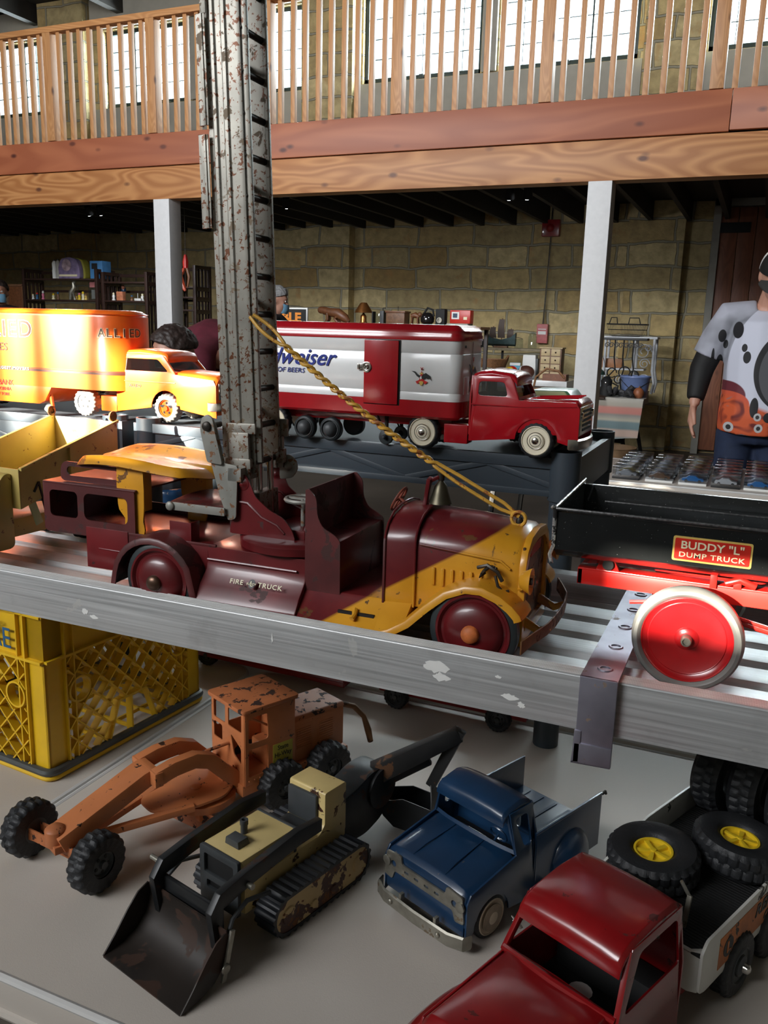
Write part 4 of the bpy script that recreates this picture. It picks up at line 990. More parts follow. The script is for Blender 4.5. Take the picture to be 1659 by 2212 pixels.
# ---------------------------------------------------------------- orange road grader
gd=empty('toy_grader',(-.733,.716,T),R(-114),'worn orange toy road grader with chipped cab roof and a State Hi-Way Dept label','toy grader')
cy=.008
# frame + engine
m=MB().box(-.418,-.228,cy-.040,cy+.044,.034,.052).box(-.415,-.318,cy-.034,cy+.036,.052,.116)
m.build('engine_housing',ORG,gd,.003)
MB().prism([(cy-.035,.115),(cy-.030,.121),(cy+.032,.121),(cy+.037,.115)],-.416,-.318,'x').build('engine_cover',ORGE,gd,.002)
m=MB()
for x0 in(-.352,-.393):
    for k in range(9): m.box(x0,x0+.026,cy+.036,cy+.0372,.072+k*.0036,.0738+k*.0036)
m.build('engine_louvre',ORG,gd)
m=MB()
for x in(-.356,-.397): m.box(x,x+.034,cy+.0355,cy+.0362,.068,.108)
m.build('louvre_panel',ORG,gd,.0006)
MB().cyl((-.386,cy+.01,.1209),(-.386,cy+.01,.1216),.0035).build('filler_hole',DKBLK,gd)
# cab
c0,c1,yl,yr=-.316,-.232,cy-.040,cy+.044
MB().plate([(c0,.050),(c1,.050),(c1,.160),(c0,.160)],[rrect(c0+.046,c1-.006,.112,.150,.004,3),rrect(c0+.046,c1-.006,.062,.103,.002,2)],yr-.001,yr+.001,'y').build('cab_side',ORG,gd,.0003)
MB().plate([(c0,.050),(c1,.050),(c1,.160),(c0,.160)],[rrect(c0+.012,c1-.006,.110,.150,.004,3)],yl-.001,yl+.001,'y').build('cab_side',ORG,gd,.0003)
fh=[rrect(yl+.006,yl+.036,.128,.156,.003,3),rrect(yl+.044,yr-.007,.128,.156,.003,3),rrect(yl+.006,yl+.028,.098,.122,.003,3),rpoly([(yl+.050,.118),(yr-.008,.104),(yr-.008,.080),(yl+.058,.088)],.004,3),rrect(yl+.054,yl+.058,.056,.072,.001,2),rrect(yr-.022,yr-.018,.056,.072,.001,2)]
MB().plate([(yl,.045),(yr,.045),(yr,.160),(yl,.160)],fh,c1-.001,c1+.001,'x').build('cab_front',ORG,gd,.0003)
MB().plate([(yl,.045),(yr,.045),(yr,.160),(yl,.160)],[rrect(yl+.012,yr-.012,.122,.152,.004,3)],c0-.001,c0+.001,'x').build('cab_back',ORG,gd,.0003)
MB().prism(rrect(c0-.006,c1+.006,yl-.005,yr+.005,.006,3),.1590,.1650,'z').build('cab_roof',ORGE,gd,.0015)
m=MB()
for k in range(9): m.ell((c0+.006+k*.009,yr+.0012,.0565),.0012,8,5)
m.build('rivets',ORG,gd)
MB().box(c0+.004,c0+.038,yr+.001,yr+.0016,.066,.098).build('label_plate',YLAB,gd,.0002)
for k,tx in enumerate(('State','Hi-Way','Dept')): text(tx,.0098,BLKI,gd,tside(c0+.021,yr+.0018,.0912-k*.0105),'label_lettering',sx=.95)
MB().tube([(-.286,yr-.004,.120),(-.255,yr-.010,.140),(-.240,yr-.012,.146)],.0018,6).build('control_rod',ORG,gd)
MB().box(-.306,-.285,cy-.02,cy+.02,.052,.085).build('seat',ORG,gd,.003)
# gooseneck beam: one wide front beam that splits in two rails
def beam(path,wd,hh,nm,y=0):
    m=MB(); n=len(path); rings=[]
    for i,(x,z) in enumerate(path):
        a=Vector(path[max(0,i-1)]);b=Vector(path[min(n-1,i+1)]); t=(b-a).normalized(); nn=Vector((-t.y,t.x)) 
        if nn.y<0: nn=-nn
        rings.append([Vector((x+nn.x*h,y+cy+s*wd,z+nn.y*h)) for s,h in((-1,-hh),(1,-hh),(1,hh),(-1,hh))])
    m.loft(rings); return m.build(nm,ORG,gd,.0018)
beam([(.014,.050),(-.02,.064),(-.10,.097),(-.112,.100)],.019,.011,'front_beam')
for s in(-1,1): beam([(-.108,.100),(-.135,.106),(-.165,.107),(-.188,.098),(-.212,.072),(-.238,.050)],.0075,.0105,'rear_rail',s*.024)
MB().box(-.116,-.104,cy-.033,cy+.033,.090,.110).build('rail_bridge',ORG,gd,.002)
MB().tube([(-.232,cy+.006,.102),(-.165,cy+.000,.098),(-.122,cy-.004,.088)],.0024,8).build('steering_rod',ORGE,gd)
MB().lathe([(.013,.046),(.013,.066),(.008,.070),(0,.071)],Matrix.Translation((.014,cy,0)),16).box(-.004,.022,cy-.016,cy+.016,.040,.050).build('axle_pivot',ORGE,gd,.001)
sa=R(17); 
ax_=D.objects.new('front_axle',None)
m=MB(); m.T=Matrix.Translation((.004,0,0))@Matrix.Rotation(sa,4,'Z'); m.box(-.010,.010,-.062,.062,.030,.033); m.box(-.010,-.0075,-.062,.062,.030,.046); m.box(.0075,.010,-.062,.062,.030,.046)
m.build('front_axle',ORGE,gd,.001)
def gw(x,y,s,st=0,r=.037): 
    w=wheel(gd,x,y,r,r,.027,s,RUB,lugs=18,hub=GRYP,rim=.44,kind='slots',lug_d=.075,steer=st); return w
gw(.004-.078*math.sin(sa)*.93,.078*math.cos(sa),1,sa); gw(.004+.078*math.sin(sa)*.93,-.078*math.cos(sa),-1,sa)
for x in(-.288,-.372):
    for s in(-1,1): gw(x,cy+s*.066,s)
    axle(gd,x,.055,.037)
# drawbar, circle and blade
MB().prism(rpoly([(-.105,-.012),(-.105,.026),(-.155,.050),(-.200,.052),(-.235,.026),(-.235,-.014),(-.200,-.040),(-.155,-.034)],.012,4),.046,.050,'z').build('circle_plate',ORG,gd,.0008)
for s in(-1,1): MB().bar((-.030,cy-.0+s*.005,.040),(-.155,cy+s*.040,.048),.010,.009).build('drawbar',ORG,gd,.0015)
MB().lathe([(.046,.030),(.046,.040),(.040,.042),(.0,.042)],Matrix.Translation((-.190,cy,0)),32).build('turning_circle',ORG,gd)
MB().ell((-.180,cy,.0505),(.008,.008,.003),12,6).box(-.226,-.216,cy+.000,cy+.012,.050,.052).build('circle_bolt',ORG,gd)
bm_=Matrix.Translation((-.172,cy,0))@Matrix.Rotation(R(14),4,'Z')
m=MB(); m.T=bm_
m.loft([[Vector((x0,y,z)) for x0,z in((.010,.001),(.004,.010),(.003,.020),(.008,.030),(.006,.030),(.000,.020),(.001,.010),(.008,.001))] for y in(-.075,.078)])
m.build('blade',ORGE,gd,.0005)
MB().bar((-.18,cy+.02,.032),(-.18,cy+.02,.012),.012,.02).bar((-.18,cy-.02,.032),(-.18,cy-.02,.012),.012,.02).build('blade_bracket',ORG,gd,.001)
MB().tube([(-.412,cy+.012,.106),(-.432,cy+.014,.104),(-.452,cy+.016,.095),(-.468,cy+.022,.075),(-.476,cy+.024,.050),(-.480,cy+.026,.030)],[.006,.0045,.0045,.004,.0055,.0045],10).build('rear_pipe',BRUST,gd)
# ---------------------------------------------------------------- tracked loader with hoe
ld=empty('toy_loader',(-.44,.75,T),R(-104),'rusty cream-yellow toy crawler loader with black tracks, front bucket and rear hoe','toy loader')
hy=-.044
MB().box(-.128,.046,hy-.031,hy+.031,.028,.066).build('hull',TNKY,ld,.003)
MB().prism(rrect(-.036,.052,hy-.031,hy+.031,.003,2),.066,.098,'z').build('engine_hood',TNKY,ld,.002)
MB().plate(rrect(hy-.0315,hy+.0315,.030,.099,.003,2),[rrect(hy-.024,hy+.024,.066,.090,.002,2),rrect(hy-.020,hy+.020,.048,.058,.002,2)],.052,.057,'x').build('radiator_guard',GRYP,ld,.001)
B('radiator_backing',DKBLK,ld,(.0521,.0525,hy-.03,hy+.03,.031,.098))
MB().box(-.037,-.033,hy-.032,hy+.032,.066,.099).build('hood_edge',GRYP,ld,.001)
MB().lathe([(.0042,0),(.0042,.010),(.005,.011),(.005,.017),(.003,.017),(.003,.012),(0,.012)],Matrix.Translation((.010,hy-.008,.098)),14).build('exhaust_stack',GRYP,ld)
MB().loft([[Vector((.022-s,hy-.009-s*.5+.0,z)),Vector((.038+s*0,hy-.009-s*.5,z)),Vector((.038+s*0,hy+.012+s*.3,z)),Vector((.022-s,hy+.012+s*.3,z))] for s,z in((.002,.098),(-.001,.107))]).build('air_filter_box',GRYP,ld,.001)
MB().prism(rpoly([(-.128,.05),(-.128,.118),(-.088,.118),(-.088,.075),(-.078,.066),(-.060,.060),(-.060,.05)],.004,3),hy-.029,hy+.031,'y').build('rear_body',TNKY,ld,.0015)
MB().box(-.0885,-.083,hy-.028,hy+.020,.072,.112).box(-.083,-.050,hy-.026,hy+.018,.066,.074).build('operator_seat',GRYP,ld,.004)
MB().cyl((-.050,hy-.01,.066),(-.046,hy-.01,.084),.0018).build('gear_lever',DSTL,ld)
def track(yc):
    L0,L1,rr,zc=.012,-.112,.0255,.0262; wd=.0155
    path=[(L0+rr*math.cos(R(a)),zc+rr*math.sin(R(a))) for a in range(-90,91,15)]+[(L0-(L0-L1)*i/14,zc+rr) for i in range(1,14)]+[(L1+rr*.92*math.cos(R(a)),zc+rr*math.sin(R(a))) for a in range(90,271,15)]+[(L1+(L0-L1)*i/14,zc-rr) for i in range(1,14)]
    n=len(path); vs=[];fs=[]
    # resample
    P=[Vector(p) for p in path]; seg=[(P[(i+1)%n]-P[i]).length for i in range(n)]; tot=sum(seg); K=38*4; pts=[]
    for k in range(K):
        s=tot*k/K; i=0
        while s>seg[i]: s-=seg[i]; i+=1
        pts.append(P[i].lerp(P[(i+1)%n],s/seg[i]))
    cen=Vector(((L0+L1)/2,zc)); m=MB(); rings=[]
    for k,p in enumerate(pts):
        t=(pts[(k+1)%K]-pts[k-1]).normalized(); nn=Vector((t.y,-t.x)); 
        h=.0007 if k%4<2 else -.0016
        o=p+nn*h; i_=p-nn*.005
        rings.append([Vector((o.x,yc-wd,o.y)),Vector((o.x,yc+wd,o.y)),Vector((i_.x,yc+wd,i_.y)),Vector((i_.x,yc-wd,i_.y))])
    m.loft(rings,closed=True); tr=m.build('track',TRK,ld)
    ins=[(L0+.0205*math.cos(R(a)),zc+.0205*math.sin(R(a))) for a in range(-90,91,15)]+[(L1+.0205*math.cos(R(a)),zc+.0205*math.sin(R(a))) for a in range(90,271,15)]
    f=MB().prism(ins,yc-wd+.001,yc+wd-.001,'y').build('track_frame',TNKR,tr)
    for x,r_ in((L0,.011),(L1,.012),(-.03,.006),(-.065,.006)): 
        for s in(-1,1): MB().lathe([(r_,0),(r_*.9,.0018),(r_*.3,.0022),(0,.003)],MY(x,yc+s*(wd-.001),zc-(0 if r_>.01 else .010),s),18).build('track_wheel',TNKR,tr)
    return tr
TNKR=pm('rusted_cream_paint',(.50,.36,.16),.5,var=.15,vs=20,chips=((.060,.022,.014),.66,30,.75),chips2=((.16,.06,.02),.4,60,.7))
track(hy+.052); track(hy-.052)
# loader arms, cross tube and bucket
for s in(-1,1):
    y=hy+s*.047
    m=MB()
    a=[(-.060,.098),(-.02,.100),(.06,.091),(.096,.085),(.104,.076),(.100,.030),(.094,.018)]
    rings=[]
    for i,(x,z) in enumerate(a):
        p=Vector(a[max(0,i-1)]);q=Vector(a[min(len(a)-1,i+1)]); t=(q-p).normalized(); nn=Vector((-t.y,t.x)); h=(.008,.010,.010,.010,.009,.006,.005)[i]
        rings.append([Vector((x+nn.x*k*h,y+j*.0045,z+nn.y*k*h)) for j,k in((-1,-1),(1,-1),(1,1),(-1,1))])
    m.loft(rings).build('lift_arm',TNKB,ld,.0012)
    MB().tube([(.030,y+s*.007,.060),(.065,y+s*.008,.070),(.086,y+s*.008,.060),(.100,y+s*.008,.030)],.0026,8).build('tilt_rod',GRYP,ld)
    MB().cyl((.060,y,.085),(.060,y+s*.012,.085),.0035).build('arm_pin',CHRD,ld)
MB().cyl((.094,hy-.047,.084),(.094,hy-.070,.084),.003).build('arm_pin',CHRD,ld)
MB().box(.093,.099,hy-.050,hy+.050,.045,.074).build('cross_plate',TNKB,ld,.002)
# bucket: curved back, two cheeks, lip on the table
bk=[(.166,.001),(.140,.003),(.122,.010),(.108,.024),(.102,.044),(.104,.058),(.102,.0585),(.099,.044),(.105,.022),(.120,.007),(.140,.0005),(.166,-.0005)]
bk=[(x,z+.0012) for x,z in bk]
MB().prism(bk,hy-.064,hy+.064,'y').build('bucket',BKT,ld)
ck=[(.166,.001),(.150,.018),(.132,.040),(.118,.054),(.104,.059),(.101,.046),(.106,.024),(.121,.009),(.141,.002)]
for s in(-1,1): MB().prism([(x,z+.001) for x,z in ck],hy+s*.0640,hy+s*.0658,'y').build('bucket_cheek',BKT,ld,.0004)
MB().bar((.098,hy+.068,.060),(.112,hy+.068,.006),.006,.003,(0,1,0)).lathe([(.006,0),(.005,.002),(0,.002)],MY(.110,hy+.070,.022,1),12).build('bucket_link',CHRD,ld,.0005)
# hoe, swung to the side; points given in hall coordinates
Li=(Matrix.Translation((-.44,.75,0))@Matrix.Rotation(R(-104),4,'Z')).inverted()
def lw(x,y,z): return Li@Vector((x,y,z))
MB().prism(rpoly([(-.128,.020),(-.128,.085),(-.16,.090),(-.190,.100),(-.225,.098),(-.243,.080),(-.240,.055),(-.215,.024),(-.18,.014)],.012,4),hy-.020,hy+.024,'y').build('hoe_base',TNKB,ld,.004)
MB().lathe([(.028,0),(.028,.004),(.0,.004)],MY(-.21,hy+.024,.070,1),24).build('swing_plate',TNKB,ld)
def hbar(p,q,w0,h0,w1,h1,nm,mat):
    p=lw(*p);q=lw(*q);d=(q-p).normalized(); a=d.cross(Vector((0,0,1))).normalized(); b=a.cross(d); 
    if b.z<0: b=-b
    m=MB().loft([[c+a*i*w+b*j*h for i,j in((-1,-1),(1,-1),(1,1),(-1,1))] for c,w,h in((p,w0,h0),(q,w1,h1))]); return m.build(nm,mat,ld,.0018)
TNKH=pm('black_and_brown_metal',(.014,.014,.014),.45,var=.4,vs=20,chips=((.095,.042,.018),.50,12,.55))
hbar((-.440,.955,.074),(-.314,.999,.152),.010,.015,.007,.010,'boom',TNKH)
hbar((-.405,.975,.074),(-.352,.992,.108),.006,.006,.005,.006,'boom_strut',TNKB)
hbar((-.313,.999,.157),(-.352,1.0,.066),.006,.008,.0055,.007,'stick',TNKH)
# hoe bucket
e=[(-.357,1.0,.072),(-.372,1.0,.046),(-.352,1.0,.030)]
m=MB(); rings=[]
for x,z,w in((-.350,.070,.005),(-.346,.055,.012),(-.343,.040,.019),(-.345,.022,.022),(-.358,.008,.023),(-.376,.0025,.023),(-.396,.004,.023),(-.412,.016,.022),(-.424,.034,.021)):
    c=Vector((x,1.0,z)); rings.append((c,w))
vs=[];fs=[]
for i,(c,w) in enumerate(rings):
    for s in(-1,1): vs.append(lw(c.x,c.y+s*w,c.z))
n=len(rings)
for i in range(n-1): fs.append((2*i,2*i+1,2*i+3,2*i+2))
MB().add(vs,fs).build('hoe_bucket',TNKH,ld,solid=.0015)
for s in(-1,1):
    pts=[lw(c.x,c.y+s*w,c.z) for c,w in rings[2:]]+[lw(-.385,1.0+s*.019,.046)]
    MB().add(pts,[tuple(range(len(pts)))]).build('hoe_cheek',TNKB,ld,solid=.0012)
# ---------------------------------------------------------------- red and white beer trailer with tractor
tr=empty('toy_trailer',(-.65,1.335,-.195),0,'red and white toy beer trailer with blue script on the grey shelf','toy trailer')
def rbox_ring(x0,x1,y0,y1,z,r,r2=None,n=5):
    p=[]; r2=r2 if r2 is not None else r
    for cx,cy,a,q in((x1-r,y1-r,0,r),(x0+r2,y1-r2,90,r2),(x0+r2,y0+r2,180,r2),(x1-r,y0+r,270,r)):
        p+=[Vector((cx+q*math.cos(R(a+90*i/n)),cy+q*math.sin(R(a+90*i/n)),z)) for i in range(n+1)]
    return p
def slab(par,name,mat,x0,x1,y0,y1,zs,r,r2=None,ins=None,bevel=0):
    m=MB(); m.loft([rbox_ring(x0+(i_),x1-(i_),y0+(i_),y1-(i_),z,max(r-i_,.002),None if r2 is None else max(r2-i_,.002)) for z,i_ in zs]); return m.build(name,mat,par,bevel)
a0,a1,b0_,b1_=-.19,.222,-.062,.062
slab(tr,'box_skirt',REDB,a0,a1,b0_,b1_,[(.050,.004),(.054,0),(.0785,0),(.079,.002)],.018)
slab(tr,'box_walls',WHT,a0,a1,b0_,b1_,[(.079,.0008),(.091,.0008),(.092,.0016),(.093,.0008),(.152,.0008),(.153,.0016),(.154,.0008),(.1735,.0008)],.018)
slab(tr,'roof_cap',REDB,a0,a1,b0_,b1_,[(.1735,-.0004),(.181,-.0006),(.183,.001),(.189,.001),(.191,.003),(.197,.010),(.198,.013)],.018)
# side door with latch
dx0,dx1=.058,.118
B('door_gap',DKBLK,tr,(dx0-.001,dx1+.003,b0_-.0004,b0_+.002,.0685,.1725))
MB().box(dx0,dx1,b0_-.0030,b0_-.0002,.070,.1715).build('side_door',REDB,tr,.0008)
MB().lathe([(.0085,0),(.0085,.0016),(.0065,.0022),(.0045,.0015),(.0035,.004),(.0025,.004),(.002,.001),(0,.001)],MY(.063,b0_-.003,.128),24).build('door_latch',CHR,tr)
MB().box(.046,.056,b0_-.003,b0_-.001,.1235,.1325).box(.048,.050,b0_-.005,b0_-.001,.1235,.1325).build('latch_plate',CHR,tr,.0004)
FMx=lambda x,z,y=b0_-.0006: Matrix.Translation((x,y,z))@Matrix.Rotation(PI/2,4,'X')
text('Budweiser',.038,NAVY,tr,FMx(-.082,.139),'side_lettering',shear=.42,sx=1.02,bold=.0004)
text('KING OF BEERS',.0112,NAVY,tr,FMx(-.098,.117),'side_lettering',shear=.25,sx=1.1,space=1.05)
def crest(par,M,s,nm='crest'):
    def part(poly,mat,d):
        m=MB().prism([(a*s,b*s) for a,b in poly],d,d+.0003,'z'); m.v=[tuple(M@Vector(v)) for v in m.v]; return m.build(nm,mat,par)
    part([(-.45,-.42),(-.18,-.30),(0,.38),(.18,-.30),(.50,-.42),(.30,-.60),(.10,-.44),(-.10,-.44),(-.30,-.60)],REDI,0)
    part([(-.03,-.1),(.10,.08),(.34,.22),(.66,.02),(.82,-.35),(.60,-.12),(.46,-.22),(.34,-.08),(.24,-.22),(.10,-.22)],BLKI,.0004)
    part([(-.05,.0),(-.28,.10),(-.50,.30),(-.78,.33),(-.52,.18),(-.36,-.02),(-.15,-.15)],BLKI,.0004)
    part([(.02,.35)]+[(.02+.14*math.cos(a*PI/5+PI/2)*(1 if a%2==0 else .45),.55+.14*math.sin(a*PI/5+PI/2)*(1 if a%2==0 else .45)) for a in range(10)][1:],REDI,.0006)
    part([(-.16,-.42),(0,-.36),(.18,-.42),(.12,-.60),(.0,-.72),(-.12,-.60)],GOLD,.0008)
    part([(-.14,.12),(.14,.12),(.10,.22),(-.10,.22)],GOLD,.0008); part([(-.12,-.12),(.0,.02),(.05,-.2),(-.05,-.26)],WHI,.0009)
crest(tr,FMx(.158,.118),.022)
EM=Matrix(((0,0,1,a1+.0004),(1,0,0,0),(0,1,0,.125),(0,0,0,1)))
crest(tr,EM@Matrix.Diagonal((1.15,1.6,1,1)),.024)
m=MB()
for y in(-.042,.018): m.box(a1-.001,a1+.001,y,y+.024,.090,.118); m.box(a1-.001,a1+.0012,y+.003,y+.021,.094,.114)
m.box(a1-.001,a1+.0008,-.0007,.0007,.08,.172)
m.build('end_panel',WHT,tr,.0006)
for y in(-.04,.04): MB().lathe([(.0022,0),(.0022,.0012),(0,.0012)],MX(a1,y,.165),12).build('end_hole',BLKI,tr)
B('underframe',REDR,tr,(a0+.02,a1-.02,-.035,.035,.036,.052))
def cwheel(par,x,y,s,r=.028): 
    w=wheel(par,x,y,r,r,.020,s,RUB,lugs=20,hub=CREAM,rim=.80,kind='cap',lug_d=.035)
    MB().lathe([(.0135,.0012),(.0130,.002),(.0115,.0012),(.0085,.003),(.007,.002),(.0045,.0045),(0,.005)],n=28).build('hub_cap',CHR,w); return w
for x in(-.115,-.18):
    for s in(-1,1): cwheel(tr,x,s*.060,s)
for x in(-.06,-.01):
    for s in(-1,1): wheel(tr,x,s*.052,.020,.020,.014,s,RUBS,hub=GRYP,rim=.8)
for y in(-.035,.03):
    m=MB().tube([(.088,y,.052),(.088,y,.014)],.0035).tube([(.070,y,.05),(.086,y,.018)],.0015); m.build('landing_leg',DSTL,tr)
    wheel(tr,.088,y-.004,.0125,.0125,.007,-1,RUBS,hub=GRYP,rim=.4)
def tractor(name,X,Yc,z,lab,P,body,wheelfn,rearx,glass,fx,boxm=None):
    c=empty(name,(X,Yc,z),0,lab,'toy truck'); cab(c,body,P,wind=glass,side_glass=True)
    Wd=P['W']; x2=P['x2']
    B('front_panel',body,c,(x2-.008,x2-.002,-Wd+.002,Wd-.002,P['zb']+.004,P['zn']-.006),bevel=.002)
    B('chassis',body,c,(rearx-.02,P['x0']+.01,-.022,.022,.022,.034),bevel=.001)
    for s in(-1,1):
        y0,y1=(s*Wd,s*Wd*.5) if s<0 else (s*Wd*.5,s*Wd)
        MB().box(P['x0']-.042,P['x0']-.002,min(y0,y1),max(y0,y1),.014,.044).build('tank_box',body,c,.002)
    for x in(fx,rearx):
        axle(c,x,Wd-.015,.028)
        for s in(-1,1): wheelfn(c,x,s*(Wd+.002),s)
    B('fifth_wheel',DSTL,c,(rearx-.02,rearx+.02,-.02,.02,.034,.040),bevel=.002)
    return c
bt=tractor('toy_tractor_unit',-.30,1.335,-.195,'red toy tractor unit with white-walled wheels at the right end of the grey shelf',
  dict(x0=-.112,xr=-.050,x1=-.034,x2=.060,W=.054,zb=.020,zs=.088,zr=.128,zn=.091,ax=-.004,ar=.033,az=.028,tk=.14,oh=.008,pill=.006,vent=.006,crown=.002),REDB,cwheel,-.190,CARGL,-.004)
m=MB()
for k in range(5): m.tube([(-.022,-.030+k*.015,.0895),(.052,-.030+k*.015,.0945)],.0012,5)
m.tube([(-.110,-.0555,.078),(-.03,-.0555,.078),(.055,-.0555,.083)],.0011,5)
m.build('bonnet_rib',REDB,bt)
m=MB(); m.box(.058,.061,-.050,.050,.040,.082); m.build('grille',CHR,bt,.001)
m=MB()
for k in range(5): m.box(.0608,.0616,-.034,.034,.045+k*.007,.049+k*.007)
m.build('grille_slot',DKBLK,bt)
for s in(-1,1): MB().lathe([(.0065,0),(.006,.002),(0,.0025)],MX(.061,s*.042,.068),14).build('headlight',CHR,bt)
MB().loft([[Vector((x-.002,y,.020)),Vector((x,y,.018)),Vector((x+.001,y,.024)),Vector((x+.001,y,.032)),Vector((x-.002,y,.034))] for x,y in((.048,-.060),(.060,-.056),(.066,-.03),(.068,0),(.066,.03),(.060,.056),(.048,.060))]).build('bumper',CHR,bt)
# ---------------------------------------------------------------- orange moving van
va=empty('toy_trailer',(-1.46,1.37,-.195),0,'orange toy moving-van trailer with dark outlined lettering in the sunlight','toy trailer')
side=rpoly([(-.34,.030),(-.34,.206),(.255,.212),(.255,.060),(.165,.056),(.140,.048),(.125,.030)],.010,4)
x0,x1,y0,y1=-.34,.335,-.062,.062
m=MB(); 
def vr(z,i,xr0): return rbox_ring(x0+i,x1-i,y0+i,y1-i,z,.055,.012,n=8)
m.loft([vr(.056,0,0),vr(.196,0,0),vr(.203,.002,0),vr(.208,.008,0),vr(.210,.016,0)]); m.build('box_body',ORGA,va)
MB().prism([(-.34,.021),(-.34,.058),(.160,.058),(.152,.045),(.140,.028),(.125,.021)],y0,y1,'y').build('lower_body',ORGA,va,.002)
m=MB()
for z in(.0915,.202): m.tube(rbox_ring(x0,x1,y0,y1,z,.055,.012,n=8),.0009,5,closed=True)
m.build('moulding',ORGA,va)
pts=rbox_ring(x0,x1,y0,y1,0,.055,.012,n=8); n=len(pts)
c_=Vector((sum(p.x for p in pts)/n,0,0))
m=MB(); vs=[];fs=[]
pp=MB(); ring=[Vector((p.x+(.0006 if p.x>0 else -.0006),p.y+(.0006 if p.y>0 else -.0006),0)) for p in pts]
m.loft([[r+Vector((0,0,z)) for r in ring] for z in(.0865,.0935)],caps=False); m.build('waist_stripe',BRNI,va)
FV=lambda x,z,y=y0-.0008: Matrix.Translation((x,y,z))@Matrix.Rotation(PI/2,4,'X')
text('ALLIED',.046,CLAB,va,FV(.030,.168,y0-.0005),'side_lettering',sx=1.1,space=1.12,bold=.0016)
text('ALLIED',.046,BRNI,va,FV(.030,.168,y0-.0012),'side_lettering',sx=1.1,space=1.12)
text('VAN LINES',.022,BRNI,va,FV(-.010,.132),'side_lettering',sx=1.1)
text('LARGEST MOVERS',.008,CLAB,va,FV(.055,.090,y0-.0016),'stripe_lettering',sx=1.3,space=1.2,bold=.0001)
text('BURBANK',.016,REDI,va,FV(.022,.060),'town_lettering'); text('CALIFORNIA',.010,REDI,va,FV(.022,.047),'town_lettering'); text('NEW YORK',.009,REDI,va,FV(.022,.036),'town_lettering')
EV=Matrix(((0,0,1,x1+.0008),(1,0,0,-.0),(0,1,0,.165),(0,0,0,1)))
for q,mt,bo,dd in(('ALLIED',CLAB,.0010,0),('ALLIED',BRNI,0,.0005)):
    # wrap the word round the curved front corner
    for k,chh in enumerate(q):
        s_=-.034+k*.0145      # arc length from the corner start
        a=R(-90)+max(0,s_+.034)/.055*1.0+.22
        cx,cy=x1-.055,y0+.055; rr=.0556+dd
        nrm=Vector((math.cos(a),math.sin(a),0)); tng=Vector((-math.sin(a),math.cos(a),0))
        Mx=Matrix(((tng.x,0,nrm.x,cx+rr*nrm.x),(tng.y,0,nrm.y,cy+rr*nrm.y),(0,1,0,.166),(0,0,0,1)))
        if nrm.x<1.1 and a<R(6): text(chh,.023,mt,va,Mx,'front_lettering',bold=bo,sx=1.0)
for x in(-.05,-.115,.0):
    for s in(-1,1): wheel(va,x-.10,s*.060,.028,.028,.020,s,RUB,lugs=20,hub=ORGA,rim=.6,kind='slots',lug_d=.05)
for y in(-.052,.045):
    MB().tube([(.145,y,.055),(.150,y,.016)],.004).build('landing_leg',ORGA,va); wheel(va,.142,y-.004,.0115,.0115,.008,-1,RUBS,hub=WHT,rim=.7)
def owheel(par,x,y,s): return wheel(par,x,y,.028,.028,.022,s,RUBW,lugs=20,hub=ORGA if x>-.05 else WHT,rim=.60,kind='slots',lug_d=.06)
at_=tractor('toy_tractor_unit',-1.035,1.385,-.195,'orange toy tractor unit with chrome grille pulling the moving van in the sun',
  dict(x0=-.121,xr=-.012,x1=.020,x2=.112,W=.052,zb=.016,zs=.093,zr=.134,zn=.088,ax=-.004,ar=.034,az=.028,tk=.10,oh=.010,pill=.007,vent=.004,crown=.008),ORGA,owheel,-.205,CARGL,-.004)
m=MB(); m.box(.110,.114,-.046,.046,.050,.080); m.build('grille',CHR,at_,.0015)
m=MB()
for k in range(4): m.box(.1135,.1148,-.028,.028,.053+k*.0065,.0565+k*.0065)
m.build('grille_slot',DKBLK,at_)
for s in(-1,1): MB().lathe([(.0085,-.004),(.0085,.003),(.005,.001),(0,.002)],MX(.112,s*.038,.066),16).build('headlight',CHR,at_)
MB().loft([[Vector((x-.002,y,.030)),Vector((x+.001,y,.029)),Vector((x+.002,y,.036)),Vector((x+.001,y,.044)),Vector((x-.002,y,.045))] for x,y in((.098,-.058),(.112,-.053),(.118,-.03),(.120,0),(.118,.03),(.112,.053),(.098,.058))]).build('bumper',CHR,at_)
text('ALLIED',.009,BRNI,at_,Matrix.Translation((-.075,-.0538,.068))@Matrix.Rotation(PI/2,4,'X'),'door_lettering')
B('door_line',ORGA,at_,(-.119,.02,-.0545,-.053,.076,.0775),bevel=.0004)
# green truck nose behind the red tractor
gt=empty('toy_truck',(-.335,1.50,-.195),R(0),'green and pale yellow toy truck behind the red tractor unit','toy truck'); gt.scale=(.84,)*3
MB().prism(rpoly([(-.10,.020),(-.10,.080),(-.03,.110),(.045,.112),(.066,.085),(.078,.050),(.078,.020)],.006,3),-.05,.05,'y').build('cab_body',GRN,gt,.003)
MB().prism(rpoly([(-.03,.082),(-.03,.108),(.040,.110),(.060,.084)],.004,3),-.0515,.0515,'y').build('cab_top',CRN,gt,.001)
MB().box(.074,.082,-.052,.052,.020,.034).build('bumper',CHR,gt,.002)
B('grille_slot',DKBLK,gt,(.0765,.0795,-.04,-.028,.045,.062),(.0765,.0795,.028,.04,.045,.062))
for x in(-.06,.035):
    for s in(-1,1): wheel(gt,x,s*.052,.022,.022,.016,s,RUB,lugs=16,hub=GRYP,rim=.6)
